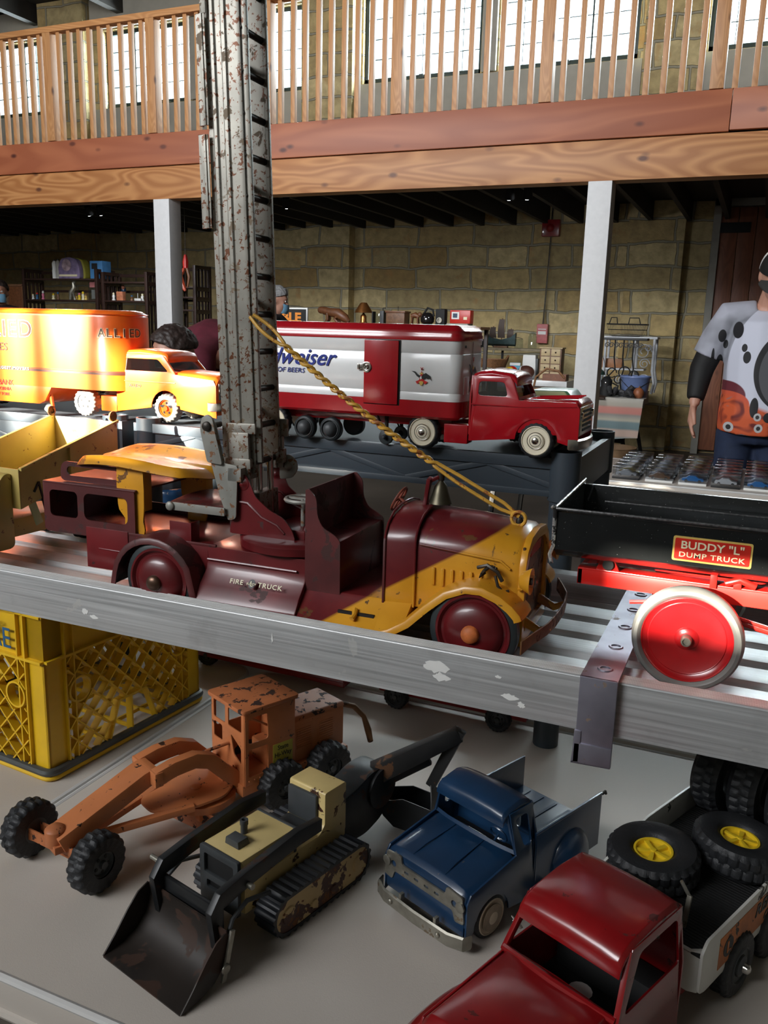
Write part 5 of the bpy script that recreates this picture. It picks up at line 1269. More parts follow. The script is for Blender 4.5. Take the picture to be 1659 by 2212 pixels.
# ---------------------------------------------------------------- black dump truck
dt=empty('toy_dump_truck',(-.0315,.946,-.3847),0,'black toy dump truck with red chassis and a big red disc wheel','toy truck')
dt.scale=(1.051,)*3
tx0,tx1,ty0,ty1,tz0,tz1=-.156,.36,.0,.165,.122,.176
def trayside(y,s,nm):
    m=MB(); m.loft([[Vector((x,y+s*.014,tz0)),Vector((x,y,tz0+.010)),Vector((x,y,tz1-.002)),Vector((x,y-s*.004,tz1)),Vector((x,y-s*.004,tz1+.0025)),Vector((x,y+s*.0015,tz1+.002)),Vector((x,y+s*.0015,tz0+.010)),Vector((x,y+s*.015,tz0+.0015))] for x in(tx0,tx1)]); return m.build(nm,BLK,dt,.0005)
trayside(ty0,1,'tray_side'); trayside(ty1,-1,'tray_side')
MB().box(tx0,tx1,ty0+.014,ty1-.014,tz0,tz0+.0015).build('tray_floor',BLK,dt); B('head_plate',BLK,dt,(tx1-.002,tx1,ty0,ty1,tz0,tz1))
MB().plate([(ty0+.0,tz0+.008),(ty1,tz0+.008),(ty1,tz1+.006),(ty0,tz1+.002)],[],tx0-.0015,tx0,'x').build('tail_plate',BLK,dt)
m=MB(); m.tube([(tx0-.001,ty0-.002,tz0-.006),(tx0-.004,ty0-.001,tz0+.004),(tx0-.001,ty0,tz0+.014),(tx0-.001,ty0-.002,tz1),(tx0-.004,ty0-.004,tz1+.004)],.0022,8); m.tube([(tx0,ty0-.003,tz1+.003),(tx0,ty1,tz1+.008)],.0017,8)
m.build('tray_bead',pm('chipped_silver_edge',(.45,.45,.43),.3,metal=.5,var=.4,vs=200,chips=((.02,.02,.02),.62,90,.4)),dt)
MB().cyl((tx0,ty0-.003,tz1+.002),(tx1,ty0-.003,tz1+.002),.0016,n=8).cyl((tx0+.03,ty1-.03,tz1-.012),(tx1,ty1-.03,tz1-.012),.0012,n=8).build('top_bead',pm('worn_black_edge',(.10,.10,.10),.2,metal=.5,var=.6,vs=300),dt)
MB().bar((tx0+.01,ty1-.03,tz1-.012),(tx0+.01,ty1-.001,tz1),.002,.002).build('tray_brace',BLK,dt)
LM_=MB().prism(rrect(-.0335,.0425,.1365,.1625,.002,3),ty0-.0006,ty0,'y').build('name_plate',GOLD,dt)
MB().prism(rrect(-.0315,.0405,.1385,.1605,.0015,3),ty0-.0011,ty0-.0005,'y').build('name_plate_field',RLAB,dt)
text('BUDDY "L"',.0112,CLAB,dt,Matrix.Translation((.0045,ty0-.0012,.1535))@Matrix.Rotation(PI/2,4,'X'),'plate_lettering',sx=1.12,bold=.0002)
text('DUMP TRUCK',.0075,CLAB,dt,Matrix.Translation((.0045,ty0-.0012,.1435))@Matrix.Rotation(PI/2,4,'X'),'plate_lettering',sx=1.25,space=1.1,bold=.0001)
for y in(.030,.125): 
    MB().box(-.134,.34,y,y+.010,.088,.106).box(-.134,.34,y+(.0 if y<.1 else .010),y+(.022 if y<.1 else .012),.104,.107).build('chassis_rail',REDT,dt,.001)
MB().box(-.134,-.128,.03,.135,.088,.106).build('rear_crossbar',REDT,dt,.001)
for y in(.034,.128):
    MB().prism(rpoly([(-.115,.105),(-.110,.118),(-.095,.120),(-.088,.105)],.003,3),y-.002,y+.006,'y').build('hinge_bracket',REDT,dt,.0006)
    MB().cyl((-.101,y-.006,.114),(-.101,y+.008,.114),.006).build('hinge_pin',BLKI,dt)
MB().box(.005,.012,.026,.034,.104,.120).box(.028,.036,.028,.036,.106,.113).tube([(.020,.03,.110),(.034,.03,.116),(.050,.03,.110)],.004).build('tray_catch',REDT,dt,.001)
m=MB()
for q in range(2): m.tube([(-.075+.02*q,.034,.074-.004*q),(-.05,.034,.078-.004*q),(-.02,.022,.081-.004*q),(.03,.022,.078-.004*q),(.075,.026,.068-.005*q)],.0022,6)
m.build('leaf_spring',REDT,dt)
def bigwheel(x,y,s):
    r=.056
    t=MB().lathe([(.80*r,-.016),(.92*r,-.017),(.985*r,-.012),(r,-.006),(.985*r,0),(.94*r,.004),(.88*r,.0045),(.82*r,.002),(.80*r,-.002)],n=64,ring=True).build('wheel',RUBG,dt)
    t.matrix_local=Matrix.Translation((x,y,.0565))@(Matrix.Rotation(R(90),4,'X') if s<0 else Matrix.Rotation(R(-90),4,'X'))
    MB().lathe([(.825*r,-.016),(.825*r,.0005),(.805*r,.0015),(.78*r,-.001),(.70*r,-.0035),(.685*r,-.0028),(.67*r,-.0035),(.22*r,-.0035),(.19*r,-.0015),(.10*r,-.0005),(0,-.0005)],n=64).build('wheel_disc',REDW,t)
    MB().lathe([(.0058,-.001),(.0055,.007),(.0048,.0085),(.0035,.0085),(.0033,.006),(0,.006)],n=20).build('axle_nut',CHRD,t)
RUBG=pm('grey_black_rubber',(.13,.13,.12),.42,var=.5,vs=12)
bigwheel(-.010,-.012,-1); bigwheel(-.010,.178,1); bigwheel(.26,-.012,-1); bigwheel(.26,.178,1)
MB().cyl((-.010,-.01,.0565),(-.010,.175,.0565),.004).cyl((.26,-.01,.0565),(.26,.175,.0565),.004).build('axle',DSTL,dt)
# ---------------------------------------------------------------- yellow dumper at the left
yd=empty('toy_dumper',(-1.115,.995,-.3805),R(-3),'dull yellow toy dumper with a raised open tray at the left end of the plank','toy truck')
rf=(.147,.205)   # rim height front, rear
TL,TRr,TF,TB=-.085,.068,-.015,.200
def rimz(y): return rf[0]+(rf[1]-rf[0])*(y-TF)/(TB-TF)
for x,s in((TL,1),(TRr,-1)):
    MB().loft([[Vector((x,y,rimz(y)-.066)),Vector((x+s*.002,y,rimz(y)-.066)),Vector((x+s*.002,y,rimz(y)-.003)),Vector((x+s*.002,y,rimz(y))),Vector((x-s*.005,y,rimz(y))),Vector((x-s*.005,y,rimz(y)-.005)),Vector((x,y,rimz(y)-.004))] for y in(TF,TB)]).build('tray_side',DYEL,yd,.0005)
    MB().loft([[Vector((x-s*.001,y,rimz(y)-.060)),Vector((x-s*.005,y,rimz(y)-.060)),Vector((x-s*.005,y,rimz(y)-.005)),Vector((x-s*.001,y,rimz(y)-.005))] for y in(.085,.092)]).build('tray_rib',DYEL,yd)
    MB().lathe([(.009,0),(.009,.003),(.005,.004),(.004,.002),(0,.002)],Matrix.Translation((x,TB-.008,rimz(TB)+.006))@Matrix.Rotation(R(90)*s,4,'Y'),18).build('tray_pivot',BRUST,yd)
MB().sheet(lambda u,v:(TL+(TRr-TL)*u,TF+(TB-TF)*v,rimz(TF+(TB-TF)*v)-.064-.002*math.sin(PI*u)),6,6).build('tray_floor',DYEL,yd,solid=.0015)
B('tray_end',DYEL,yd,(TL,TRr,TF-.002,TF,rf[0]-.066,rf[0]-.002)); B('tray_end',DYEL,yd,(TL,TRr,TB-.002,TB,rf[1]-.064,rf[1]-.004))
MB().prism(rpoly([(-.150,.016),(-.150,.050),(-.138,.070),(-.085,.085),(-.06,.088),(-.040,.128),(-.030,.138),(-.017,.138),(-.017,.016)],.012,5),-.065,.052,'x').build('cab_body',DYEL,yd,.003)
MB().prism(rpoly([(-.156,.006),(-.156,.040),(-.140,.062),(-.075,.070),(-.062,.060),(-.062,.006)],.014,5),.030,.070,'x').build('front_fender',DYEL,yd,.004)
text('ny-L',.014,REDI,yd,Matrix(((0,0,1,.0706),(1,0,0,-.105),(0,1,0,.044),(0,0,0,1))),'fender_lettering',shear=.3)
MB().bar((.069,.010,.105),(.069,.020,.120),.003,.003).bar((.069,.020,.120),(.067,.035,.062),.003,.003).build('tray_lever',DKBLK,yd)
MB().bar((.060,-.008,.142),(.064,.022,.05),.014,.003,(1,0,0)).build('tray_support',CRN,yd,.001)
B('chassis',DYEL,yd,(-.04,.04,-.02,.175,.030,.060),bevel=.002)
for y in(-.110,.135):
    for s in(-1,1):
        t=wheel(yd,s*.060,y,.034,.034,.026,-1,RUB,lugs=16,hub=GRYP,rim=.5,kind='cap',steer=R(90)*s)
MB().cyl((-.05,-.11,.034),(.05,-.11,.034),.004).cyl((-.05,.135,.034),(.05,.135,.034),.004).build('axle',DSTL,yd)
# two shiny canisters behind the saddle seat
for px,py,r,h,lab,tilt in((463,1062,.018,.090,'shiny black and chrome canister standing behind the yellow seat',0),):
    k=Y_=1.10; p=at(px,py,Y_)
    c=empty('canister',(p.x,Y_,-.3805),0,lab,'canister')
    MB().lathe([(r,0),(r,.022),(r*.99,.024)],None,28).build('base_ring',WHT,c); MB().lathe([(r*.98,.022),(r*.98,h-.012)],None,28).build('barrel',pm('mirror_black',(.03,.03,.032),.12,metal=.9,var=0),c); MB().lathe([(r,h-.013),(r*.98,h-.002),(r*.8,h),(0,h)],None,28).build('lid',WHT,c)
# red toy truck half hidden under the plank
ut=empty('toy_flatbed',(-.66,1.325,T),R(-1.5),'low red toy flatbed truck half hidden under the aluminium plank','toy truck')
MB().box(-.33,.015,0,.11,.026,.030).box(-.33,.015,0,.004,.020,.042).box(.011,.015,0,.11,.02,.042).build('flatbed',REDR,ut,.001)
MB().box(.08,.36,.012,.09,.024,.050).box(.25,.355,.005,.1,.05,.10).build('cab_body',REDR,ut,.004)
B('coupling',REDR,ut,(.0,.1,.03,.08,.03,.04))
for x in(.118,.311): 
    for y,s in((.0,-1),(.105,1)): wheel(ut,x,y,.023,.023,.020,s,RUB,lugs=20,hub=GRYP,rim=.62,kind='slots',lug_d=.05)
for x in(-.30,):
    for y,s in((.0,-1),(.105,1)): wheel(ut,x,y,.023,.023,.020,s,RUB,lugs=20,hub=GRYP,rim=.62,kind='slots',lug_d=.05)
# ---------------------------------------------------------------- boxed model cars on the table at the right
ct=table(-1.35,1.15,3.80,4.50,'folding_table','white folding table in front of the man in the cap, covered with boxed model cars',h=-.645)
CC=[pm('car_'+n,c,.3,coat=.4,var=.1) for n,c in(('blue',(.02,.20,.55)),('white',(.7,.7,.7)),('red',(.45,.02,.02)),('black',(.02,.02,.02)),('orange',(.6,.15,.02)),('silver',(.35,.36,.38)),('brown',(.16,.08,.04)),('yellow',(.6,.42,.05)))]
CN=['blue','white','red','black','orange','silver','brown','yellow']
def boxed(loc,ci,label):
    b=empty('boxed_model_car',loc,random.uniform(-.04,.04),label,'model car','boxed model cars on the table at the right')
    MB().box(-.058,.058,-.034,.034,0,.010).build('plinth',BLKI if ci%3 else WHI,b,.001)
    MB().box(-.058,.058,-.034,.034,.010,.058).build('clear_cover',CLR,b,.001)
    MB().prism(rpoly([(-.045,.016),(-.045,.026),(-.028,.029),(-.016,.039),(.012,.039),(.024,.029),(.045,.026),(.045,.016)],.003,2),-.019,.019,'y').build('model_car',CC[ci],b,.001)
    m=MB()
    for x in(-.027,.028):
        for y in(-.020,.020): m.cyl((x,y-.003,.0165),(x,y+.003,.0165),.0068,n=12)
    m.build('car_wheels',RUB,b)
    return b
ORD=['first','second','third','fourth','fifth','sixth','seventh','eighth','ninth','tenth']
ROWN=['front row','second row','third row','fourth row','fifth row','back row']
random.seed(11)
pat=[[5,6,0,1,0,3],[7,5,6,2,1,6],[3,1,4,6,2,7],[1,3,7,2,6,2],[3,5,3,5,2,4],[6,2,7,3,7,5]]
for r_ in range(6):
    y=3.90+r_*.098
    for k in range(6):
        xx=at(1352+72*k,1040,3.90).x+.012*r_*0
        ci=pat[r_][k]
        boxed((xx,y,-.6455),ci,'%s model car in a clear box, %s, %s from the left'%(CN[ci],ROWN[r_],ORD[k]))
# ---------------------------------------------------------------- things along the back wall
def P3(px,py,Y): p=at(px,py,Y); return Vector((p.x,p.y,p.z-EYE))
def thing(name,px,py,Y,lab,cat,group=None,rz=0):
    p=P3(px,py,Y); return empty(name,p,rz,lab,cat,group)
pxm=lambda n,Y: n*Y*1.02/1835
# tall rack with a top board at eye height
rk=P3(680,698,8.95); re_=P3(1020,703,8.95); zt=(rk.z+re_.z)/2-.005
k=empty('display_rack',((rk.x+re_.x)/2,8.95,-1.42),0,'dark display rack behind the beer trailer with ornaments along its top board','rack'); w=(re_.x-rk.x)/2+.15; H=zt+1.42
MB().box(-w,w,-.17,.17,H-.03,H).build('top_board',WDM,k,.003)
for z in(.45,.85): MB().box(-w,w,-.17,.17,z,z+.025).build('shelf_board',WDM,k,.003)
for x in(-w+.03,0,w-.03):
    for y in(-.14,.14): MB().box(x-.02,x+.02,y-.02,y+.02,0,H-.03).build('post',DKWD,k,.002)
def on(name,px,lab,cat,Y=8.95,z=None,group=None,rz=0):
    p=P3(px,698,Y); return empty(name,(p.x,Y,(zt if z is None else z)),rz,lab,cat,group)
WDC=pm('carved_brown_wood',(.15,.055,.02),.45,var=.3); COP=pm('copper_lamp',(.60,.24,.07),.3,metal=.9,var=.1); 
c=on('carved_figure',722,'carved brown wooden crouching animal on the rack, left end','carving')
m=MB().tube([(-.17,0,.15),(-.13,0,.14),(-.06,0,.125),(.05,0,.11),(.14,0,.06),(.19,0,.02)],[.035,.045,.045,.06,.05,.02],12)
for y in(-.03,.03): m.tube([(-.08,y,.11),(-.07,y,.05),(-.10,y,.005)],.016,8); m.tube([(.07,y,.09),(.02,y,.05),(.06,y,.008)],.02,8)
m.build('carved_body',WDC,c); MB().ell((-.17,0,.145),(.045,.035,.04)).build('head',WDC,c); MB().box(-.12,.20,-.05,.05,0,.008).build('base',WDC,c,.002)
c=on('table_lamp',785,'small copper table lamp with a conical shade on the rack','lamp')
MB().lathe([(.055,0),(.050,.01),(.035,.03),(.035,.09),(.015,.11),(.008,.13),(.008,.17)]).build('lamp_base',COP,c); MB().lathe([(.105,.125),(.06,.20),(.035,.235),(.0,.24)]).lathe([(.102,.125),(.058,.198),(.0,.22)]).build('lamp_shade',COP,c)
c=on('metal_bookend',818,'dark metal and glass bookends right of the copper lamp','bookend')
MB().box(-.07,-.055,-.04,.04,0,.14).box(-.09,.0,-.04,.04,0,.006).build('end_plate',DKBLK,c,.002); MB().box(.03,.075,-.04,.04,0,.15).build('end_plate',GRYP,c,.002); MB().box(-.02,.028,-.05,.05,0,.12).build('glass_block',GLS,c,.002); MB().tube([(.05,0,.14),(.05,0,.18),(.08,0,.18)],.006).build('hook',DKBLK,c)
c=on('wooden_box',861,'plain brown wooden box on the rack','box')
MB().box(-.12,.10,-.08,.08,0,.13).build('box_body',WDM,c,.003); MB().box(-.13,.11,-.09,.09,.13,.15).build('box_lid',WDC,c,.003); MB().cyl((-.01,0,.15),(-.01,0,.20),.004).build('lid_wire',DSTL,c)
c=on('animal_figurine',897,'tiny brown animal figurine next to the wooden box','figurine')
m=MB().tube([(-.05,0,.10),(.0,0,.11),(.045,0,.09)],[.025,.034,.02],10)
for x in(-.035,.03):
    for y in(-.015,.015): m.cyl((x,y,.09),(x*1.2,y,.0),.011,n=8)
m.build('figurine_body',WDC,c); MB().ell((.05,0,.115),(.028,.022,.028)).build('head',WDC,c)
c=on('black_pot',923,'round black glazed pot with handle on the rack','pot')
MB().lathe([(.03,0),(.075,.04),(.08,.08),(.06,.12),(.035,.14),(.0,.14)]).build('pot_body',pm('black_glaze',(.012,.01,.01),.15,coat=.5),c); MB().tube([(-.05,0,.12),(.0,0,.19),(.06,0,.17),(.075,0,.10)],.012).build('handle',DKBLK,c)
c=on('box_camera',953,'old black box camera with a round lens on the rack','camera')
MB().box(-.055,.055,-.05,.05,0,.18).build('camera_body',DKBLK,c,.015); MB().lathe([(.03,0),(.03,.02),(.02,.02),(.02,.005),(0,.005)],MY(0,-.05,.06)).build('lens_ring',CHRD,c)
c=on('closed_book',993,'pale book lying flat under the red tin','book')
MB().box(-.12,.12,-.09,.09,0,.03).build('book_cover',GREYM,c,.002)
c=on('picture_tin',997,'red tin box with a small picture on its front, on the book','tin',z=zt+.031)
MB().box(-.115,.115,-.06,.06,0,.14).build('tin_body',RLAB,c,.008); MB().box(-.095,-.01,-.063,-.06,.045,.12).build('picture_label',WHI,c); MB().box(-.08,-.03,-.065,-.063,.06,.105).build('picture',BLUP,c); MB().box(.04,.08,-.063,-.06,.04,.07).build('small_label',CLAB,c)
# sign by the grey-haired man
c=thing('price_sign',636,692,8.0,'black sign with white edge and orange letters BLE beside the grey-haired man','sign')
MB().box(-.22,.16,-.01,.01,-.10,.13).build('board',WHI,c,.002); MB().box(-.21,.145,-.013,-.009,-.10,.115).build('board_face',BLKI,c)
text('BLE',.13,pm('orange_letters',(.75,.25,.03),.5),c,Matrix.Translation((-.03,-.015,.025))@Matrix.Rotation(PI/2,4,'X'),'sign_lettering',bold=.006,sx=1.15); MB().box(-.03,.0,.01,.03,-1.2,.1).box(-.2,.14,-.06,.15,-c.location.z,-c.location.z+.03).box(-.03,0,.01,.03,-c.location.z,-1.19).build('stand',DKBLK,c)
# lower bench
b0=P3(1000,815,9.6); b1=P3(1235,822,9.6); zb_=-.545
k=empty('folding_bench',((b0.x+b1.x)/2,9.62,-1.42),0,'long white-topped bench by the stone wall, left of the right post','table'); w=(b1.x-b0.x)/2+.02
MB().box(-w,w,-.37,.37,zb_+1.42-.09,zb_+1.42).build('tabletop',WHT,k,.004)
for x in(-w+.08,w-.08):
    for y in(-.3,.3): MB().cyl((x,y,0),(x,y,zb_+1.34),.018).build('leg',DKBLK,k)
def onb(name,px,lab,cat,Y=9.5,z=zb_,group=None,rz=0):
    p=P3(px,790,Y); return empty(name,(p.x,Y,z),rz,lab,cat,group)
zsf=P3(1100,752,9.6).z
k=empty('wall_shelf',(P3(1085,752,9.7).x,9.72,zb_),0,'rustic wooden board shelf standing on the bench with jars and a ship','shelf')
MB().box(-.50,.50,-.12,.12,zsf-zb_-.03,zsf-zb_).build('shelf_board',pm('weathered_board',(.22,.18,.11),.7,var=.2),k,.004)
for x in(-.42,.0,.45): MB().box(x-.012,x+.012,-.01,.01,0,zsf-zb_-.03).build('shelf_bracket',DKBLK,k)
c=onb('old_camera',1038,'black folding camera with chrome lens at the left of the board shelf','camera',9.7,zsf)
MB().box(-.09,.07,-.04,.04,0,.09).build('camera_body',DKBLK,c,.02); MB().lathe([(.04,0),(.04,.03),(.028,.03),(.028,.01),(0,.01)],MY(-.03,-.04,.045)).build('lens_ring',CHR,c); MB().tube([(.06,0,.06),(.12,0,.03),(.16,0,.004),(.22,.02,.004)],.008).build('strap',DKBLK,c)
c=onb('model_ship',1080,'dark green model sailing ship on the board shelf','model ship',9.7,zsf)
m=MB(); m.loft([[Vector((x,y,z)) for y,z in((-w_,zz),(-w_*.8,.04),(0,.02),(w_*.8,.04),(w_,zz))] for x,w_,zz in((-.17,.015,.16),(-.12,.04,.11),(0,.05,.09),(.12,.045,.12),(.17,.03,.17))]); m.build('hull',pm('sea_green_hull',(.03,.06,.06),.5,var=.3),c)
MB().box(-.08,.08,-.03,.03,0,.02).build('stand',WDM,c,.002)
for x,h in((-.10,.24),(0,.33),(.11,.22)):
    MB().cyl((x,0,.08),(x,0,h),.006,n=6).build('mast',WDM,c)
    MB().sheet(lambda u,v:(x+(u-.5)*.09*(1-.3*v),-.012-.02*math.sin(PI*v),.11+(h-.12)*v),4,6).build('sail',pm('brown_sail',(.07,.05,.04),.7),c,solid=.003)
for px,r,h,lid,lab in((1118,.050,.125,0,'short clear glass jar on the board shelf'),(1147,.050,.185,1,'tall clear glass jar with a domed lid on the board shelf')):
    c=onb('glass_jar',px,lab,'jar',9.7,zsf,'clear glass jars on the board shelf')
    m=MB().lathe([(0,0),(r,.004),(r,h*.72),(r*.8,h*.8),(r*.8,h*.84)],None,24); m.build('jar_body',GLS,c)
    if lid: MB().lathe([(r*.85,h*.82),(r*.8,h*.9),(r*.4,h*.98),(0,h)],None,24).build('jar_lid',GLS,c)
    else: MB().tube([(r*.9,0,h*.84),(0,-.05,h*.98),(-r*.9,0,h*.84)],.003).build('jar_wire',CHRD,c)
WK=pm('brown_wicker',(.22,.10,.04),.6,var=.3,vs=60,bump=.8,bs=120)
c=onb('wicker_basket',1060,'brown wicker basket under the board shelf','basket',9.52)
MB().lathe([(.10,0),(.13,.02),(.17,.16),(.185,.20),(.175,.20),(.16,.16),(.12,.03),(0,.03)],Matrix.Diagonal((1.1,.8,1,1))).build('basket_body',WK,c)
for s in(-1,1): MB().tube([(s*.18,-.04,.19),(s*.20,0,.24),(s*.18,.04,.19)],.012).build('handle',WK,c)
c=onb('floral_box',1038,'pale green floral box in front of the wicker basket','box',9.34)
MB().box(-.14,.11,-.06,.06,0,.11).build('box_body',pm('floral_paper',(.35,.36,.24),.6,var=.2,vs=30,chips=((.30,.14,.12),.5,40,.6)),c,.004)
c=onb('flat_hat',1086,'black cloth hat lying on the bench','hat',9.38)
MB().ell((0,0,.06),(.10,.07,.06)).ell((-.03,-.02,.012),(.12,.06,.012)).build('crown',DKBLK,c)
c=onb('toy_ball',1107,'red round toy with a yellow face plate','toy',9.36)
MB().ell((0,0,.07),(.065,.065,.07)).build('ball',REDT,c); MB().ell((-.02,-.035,.10),(.05,.04,.03)).build('face_plate',PLY,c)
c=onb('picture_card',1113,'small turquoise card standing behind the football','card',9.5)
MB().box(-.06,.06,-.01,.01,0,.17).build('card',pm('turquoise_card',(.05,.32,.45),.5),c,.002); MB().box(-.06,.06,-.012,-.0095,.14,.168).build('card_edge',WHI,c)
c=onb('toy_football',1137,'brown leather football with white stripes on the bench','football',9.38)
MB().ell((0,0,.075),(.095,.075,.075)).build('ball',pm('brown_leather',(.09,.03,.02),.5,var=.2),c); MB().tube([(-.055,.06*math.cos(a),.075+.062*math.sin(a)) for a in [R(q) for q in range(60,200,15)]],.008).build('stripe',WHI,c)
c=onb('white_box',1145,'tall white tapered box behind the football','box',9.62)
MB().loft([rrz for rrz in [[Vector((x,y,z)) for x,y in((-a,-.06),(a,-.06),(a,.06),(-a,.06))] for a,z in((.085,0),(.07,.26))]]).build('box_body',WHI,c,.003); MB().box(.072,.10,-.05,.06,0,.22).build('side_panel',GRYP,c,.003)
c=onb('drawer_cabinet',1191,'little pale wooden cabinet with eight small drawers','cabinet',9.5)
BIR=pm('birch_wood',(.50,.38,.20),.5,var=.1); zc=.34
MB().box(-.12,.12,-.07,.09,0,zc).build('cabinet_body',WDM,c,.003); MB().box(-.13,.13,-.08,.10,zc,zc+.014).build('cabinet_top',BIR,c,.002)
for i in range(4):
    for j in range(2):
        x=-.056+j*.112; z=.05+i*.083
        dq=MB().box(x-.050,x+.050,-.076,-.068,z-.037,z+.037).build('drawer',BIR,c,.002); MB().ell((x,-.082,z),.009,8,6).build('knob',DKWD,dq)
c=onb('handled_basket',1186,'large woven basket with a tall hoop handle in front of the bench','basket',8.8,zb_-.27)
MB().box(-.17,.19,-.12,.12,0,.23).build('basket_body',WK,c,.02); MB().box(-.16,.18,-.11,.11,.2,.232).build('basket_lining',DKWD,c); MB().tube([(-.15,0,.2),(-.13,0,.33),(-.02,0,.42),(.1,0,.40),(.17,0,.33)],.012).build('handle',WK,c)
k2=empty('wooden_stool',(c.location.x,8.8,-1.42),0,'dark stool carrying the large woven basket','stool'); hh=zb_-.27+1.42
MB().box(-.2,.2,-.15,.15,hh-.03,hh).build('seat',DKWD,k2,.004)
for x in(-.16,.16):
    for y in(-.12,.12): MB().cyl((x,y,0),(x,y,hh-.03),.016).build('leg',DKWD,k2)
c=onb('shallow_crate',1200,'shallow reddish wooden tray in front of the drawer cabinet','tray',9.36)
MB().box(-.12,.14,-.07,.07,0,.012).box(-.12,.14,-.07,-.06,0,.07).box(-.12,.14,.06,.07,0,.07).box(-.12,-.11,-.07,.07,0,.07).box(.13,.14,-.07,.07,0,.07).build('tray_body',pm('reddish_wood',(.20,.07,.03),.5,var=.2),c,.002)
# right table with cloth
CL=pm('white_grey_cloth',(.36,.36,.34),.9,var=.08)
tb=empty('cloth_table',(-1.62,9.75,-1.42),R(0),'table with a grey-white cloth against the wall behind the right post','table')
MB().box(-.28,.42,-.75,.75,.70,.735).build('tabletop',WDM,tb,.003)
def cloth(u,v):
    x=-.30+.74*u; y=-.78+1.58*v; z=.738
    return (x,y,z)
MB().sheet(cloth,10,10).build('tablecloth',CL,tb,solid=.004)
MB().sheet(lambda u,v:(.432+.018*math.sin(9*u*PI)*v,-.78+1.58*u,.74-(.17+.03*math.sin(5*u))*v),40,6).build('cloth_drape',CL,tb,solid=.004)
MB().sheet(lambda u,v:(-.30+.74*u,-.785-.015*math.sin(9*u*PI)*v,.74-(.10+.03*math.sin(5*u))*v),40,6).build('cloth_drape',CL,tb,solid=.004)
for y in(-.55,.6):
    MB().tube([(.28,y,.70),(.22,y,.52),(.36,y,.30),(.42,y,.05),(.43,y,0)],.022).build('folding_leg',DKBLK,tb); MB().tube([(-.3,y,.70),(-.32,y,0)],.022).build('folding_leg',DKBLK,tb)
MB().box(-.3,.38,-.53,-.50,.26,.34).build('leg_brace',DKBLK,tb,.003)
# striped blanket hanging on the near side
BKM,t_,b_=nt('striped_blanket'); v_=obj_vec(t_); s_=N(t_,'ShaderNodeSeparateXYZ'); t_.links.new(v_,s_.inputs[0]); mr=N(t_,'ShaderNodeMapRange'); t_.links.new(s_.outputs[2],mr.inputs[0]); mr.inputs[1].default_value=-.50; mr.inputs[2].default_value=.02
cr_=ramp(t_,mr.outputs[0],(0,(.42,.40,.34)),(.16,(.42,.40,.34)),(.2,(.16,.22,.23)),(.26,(.45,.33,.27)),(.36,(.45,.33,.27)),(.40,(.14,.20,.21)),(.52,(.16,.22,.23)),(.56,(.43,.40,.32)),(.66,(.25,.24,.22)),(.70,(.50,.20,.17)),(.80,(.50,.22,.18)),(.84,(.40,.36,.30)),(1,(.45,.43,.38))); t_.nodes[-1].color_ramp.interpolation='CONSTANT' if False else 'LINEAR'
t_.links.new(cr_,b_.inputs['Base Color']); b_.inputs['Roughness'].default_value=.95
p=P3(1322,848,8.75)
bl=empty('striped_blanket',(p.x,8.93,-.678),0,'striped blanket in pink, cream and blue-grey hanging off the cloth table','blanket')
MB().sheet(lambda u,v:(-.27+.56*u-.05*v*(u-.5),(.02-.04*v-.012*math.sin(u*14)*v) if v>.12 else (.30-2.4*v),(.012 if v<.12 else .01-.50*(v-.12)*(1-.12*u))),30,18).build('blanket_cloth',BKM,bl,solid=.006)
def onr(name,px,py,Y,lab,cat,rz=0,z=-.677): 
    p=P3(px,py,Y); return empty(name,(p.x,Y,z),rz,lab,cat)
WI=pm('white_cast_iron',(.55,.57,.60),.5,var=.1); BI=pm('black_wrought_iron',(.015,.015,.016),.5)
c=onr('garden_shelf',1350,800,10.1,'white scrolled iron garden stand at the back of the cloth table','stand')
MB().box(-.24,.34,-.14,.14,.60,.625).build('top_shelf',WI,c,.004); MB().box(-.24,.22,-.12,.12,.25,.27).build('middle_shelf',WI,c,.004)
for x in(-.22,.10,.31):
    for y in(-.12,.12): MB().tube([(x,y,.60),(x,y,.25),(x+.03*(1 if x>0 else -1),y,.12),(x+.01,y,0)],.015,8).build('leg',WI,c)
m=MB()
for cx,cz,r in((.20,.46,.09),(.22,.33,.06),(.22,.14,.08),(-.02,.14,.07),(.25,.5,.04)): m.tube([(cx+r*(1-a/34)*math.cos(a*.42),-.125,cz+r*(1-a/34)*math.sin(a*.42)) for a in range(26)],.006,6)
m.build('scroll_work',WI,c)
d=onr('wire_basket',1357,690,10.05,'black wire basket with two wooden handles on top of the white stand','basket',z=-.677+.626)
for q,(w_,z) in enumerate(((.17,0),(.20,.07),(.215,.13))): MB().tube([(x,y,z) for x,y in rrect(-w_,w_,-w_*.55,w_*.55,.04,4)],.005 if q<2 else .008,6,closed=True).build('hoop',BI,d)
for s in(-1,1):
    m=MB()
    for i in range(25): x=-.17+.34*i/24; m.tube([(x,s*.093,0),(x*1.26,s*.118,.13)],.0018,4)
    m.build('wire_mesh',BI,d)
for s in(-1,1): MB().tube([(s*.06-.04,-.09,.13),(s*.07-.04,-.09,.20),(s*.15-.04+.02,-.09,.20),(s*.17-.02,-.09,.13)],.006).build('handle',BI,d)
d=onr('iron_side_table',1345,800,9.55,'black wrought iron scroll table standing in front of the white stand','table')
MB().box(-.245,.24,-.09,.09,.585,.61).build('tabletop',BI,d,.003)
m=MB()
for cx in(-.15,-.05,.05,.15):
    for s in(-1,1): m.tube([(cx+s*.022+.03*(1-a/24)*math.cos(a*.45*s),-.08,.53+.03*(1-a/24)*math.sin(a*.45)) for a in range(18)],.005,5)
m.build('scroll_frieze',BI,d)
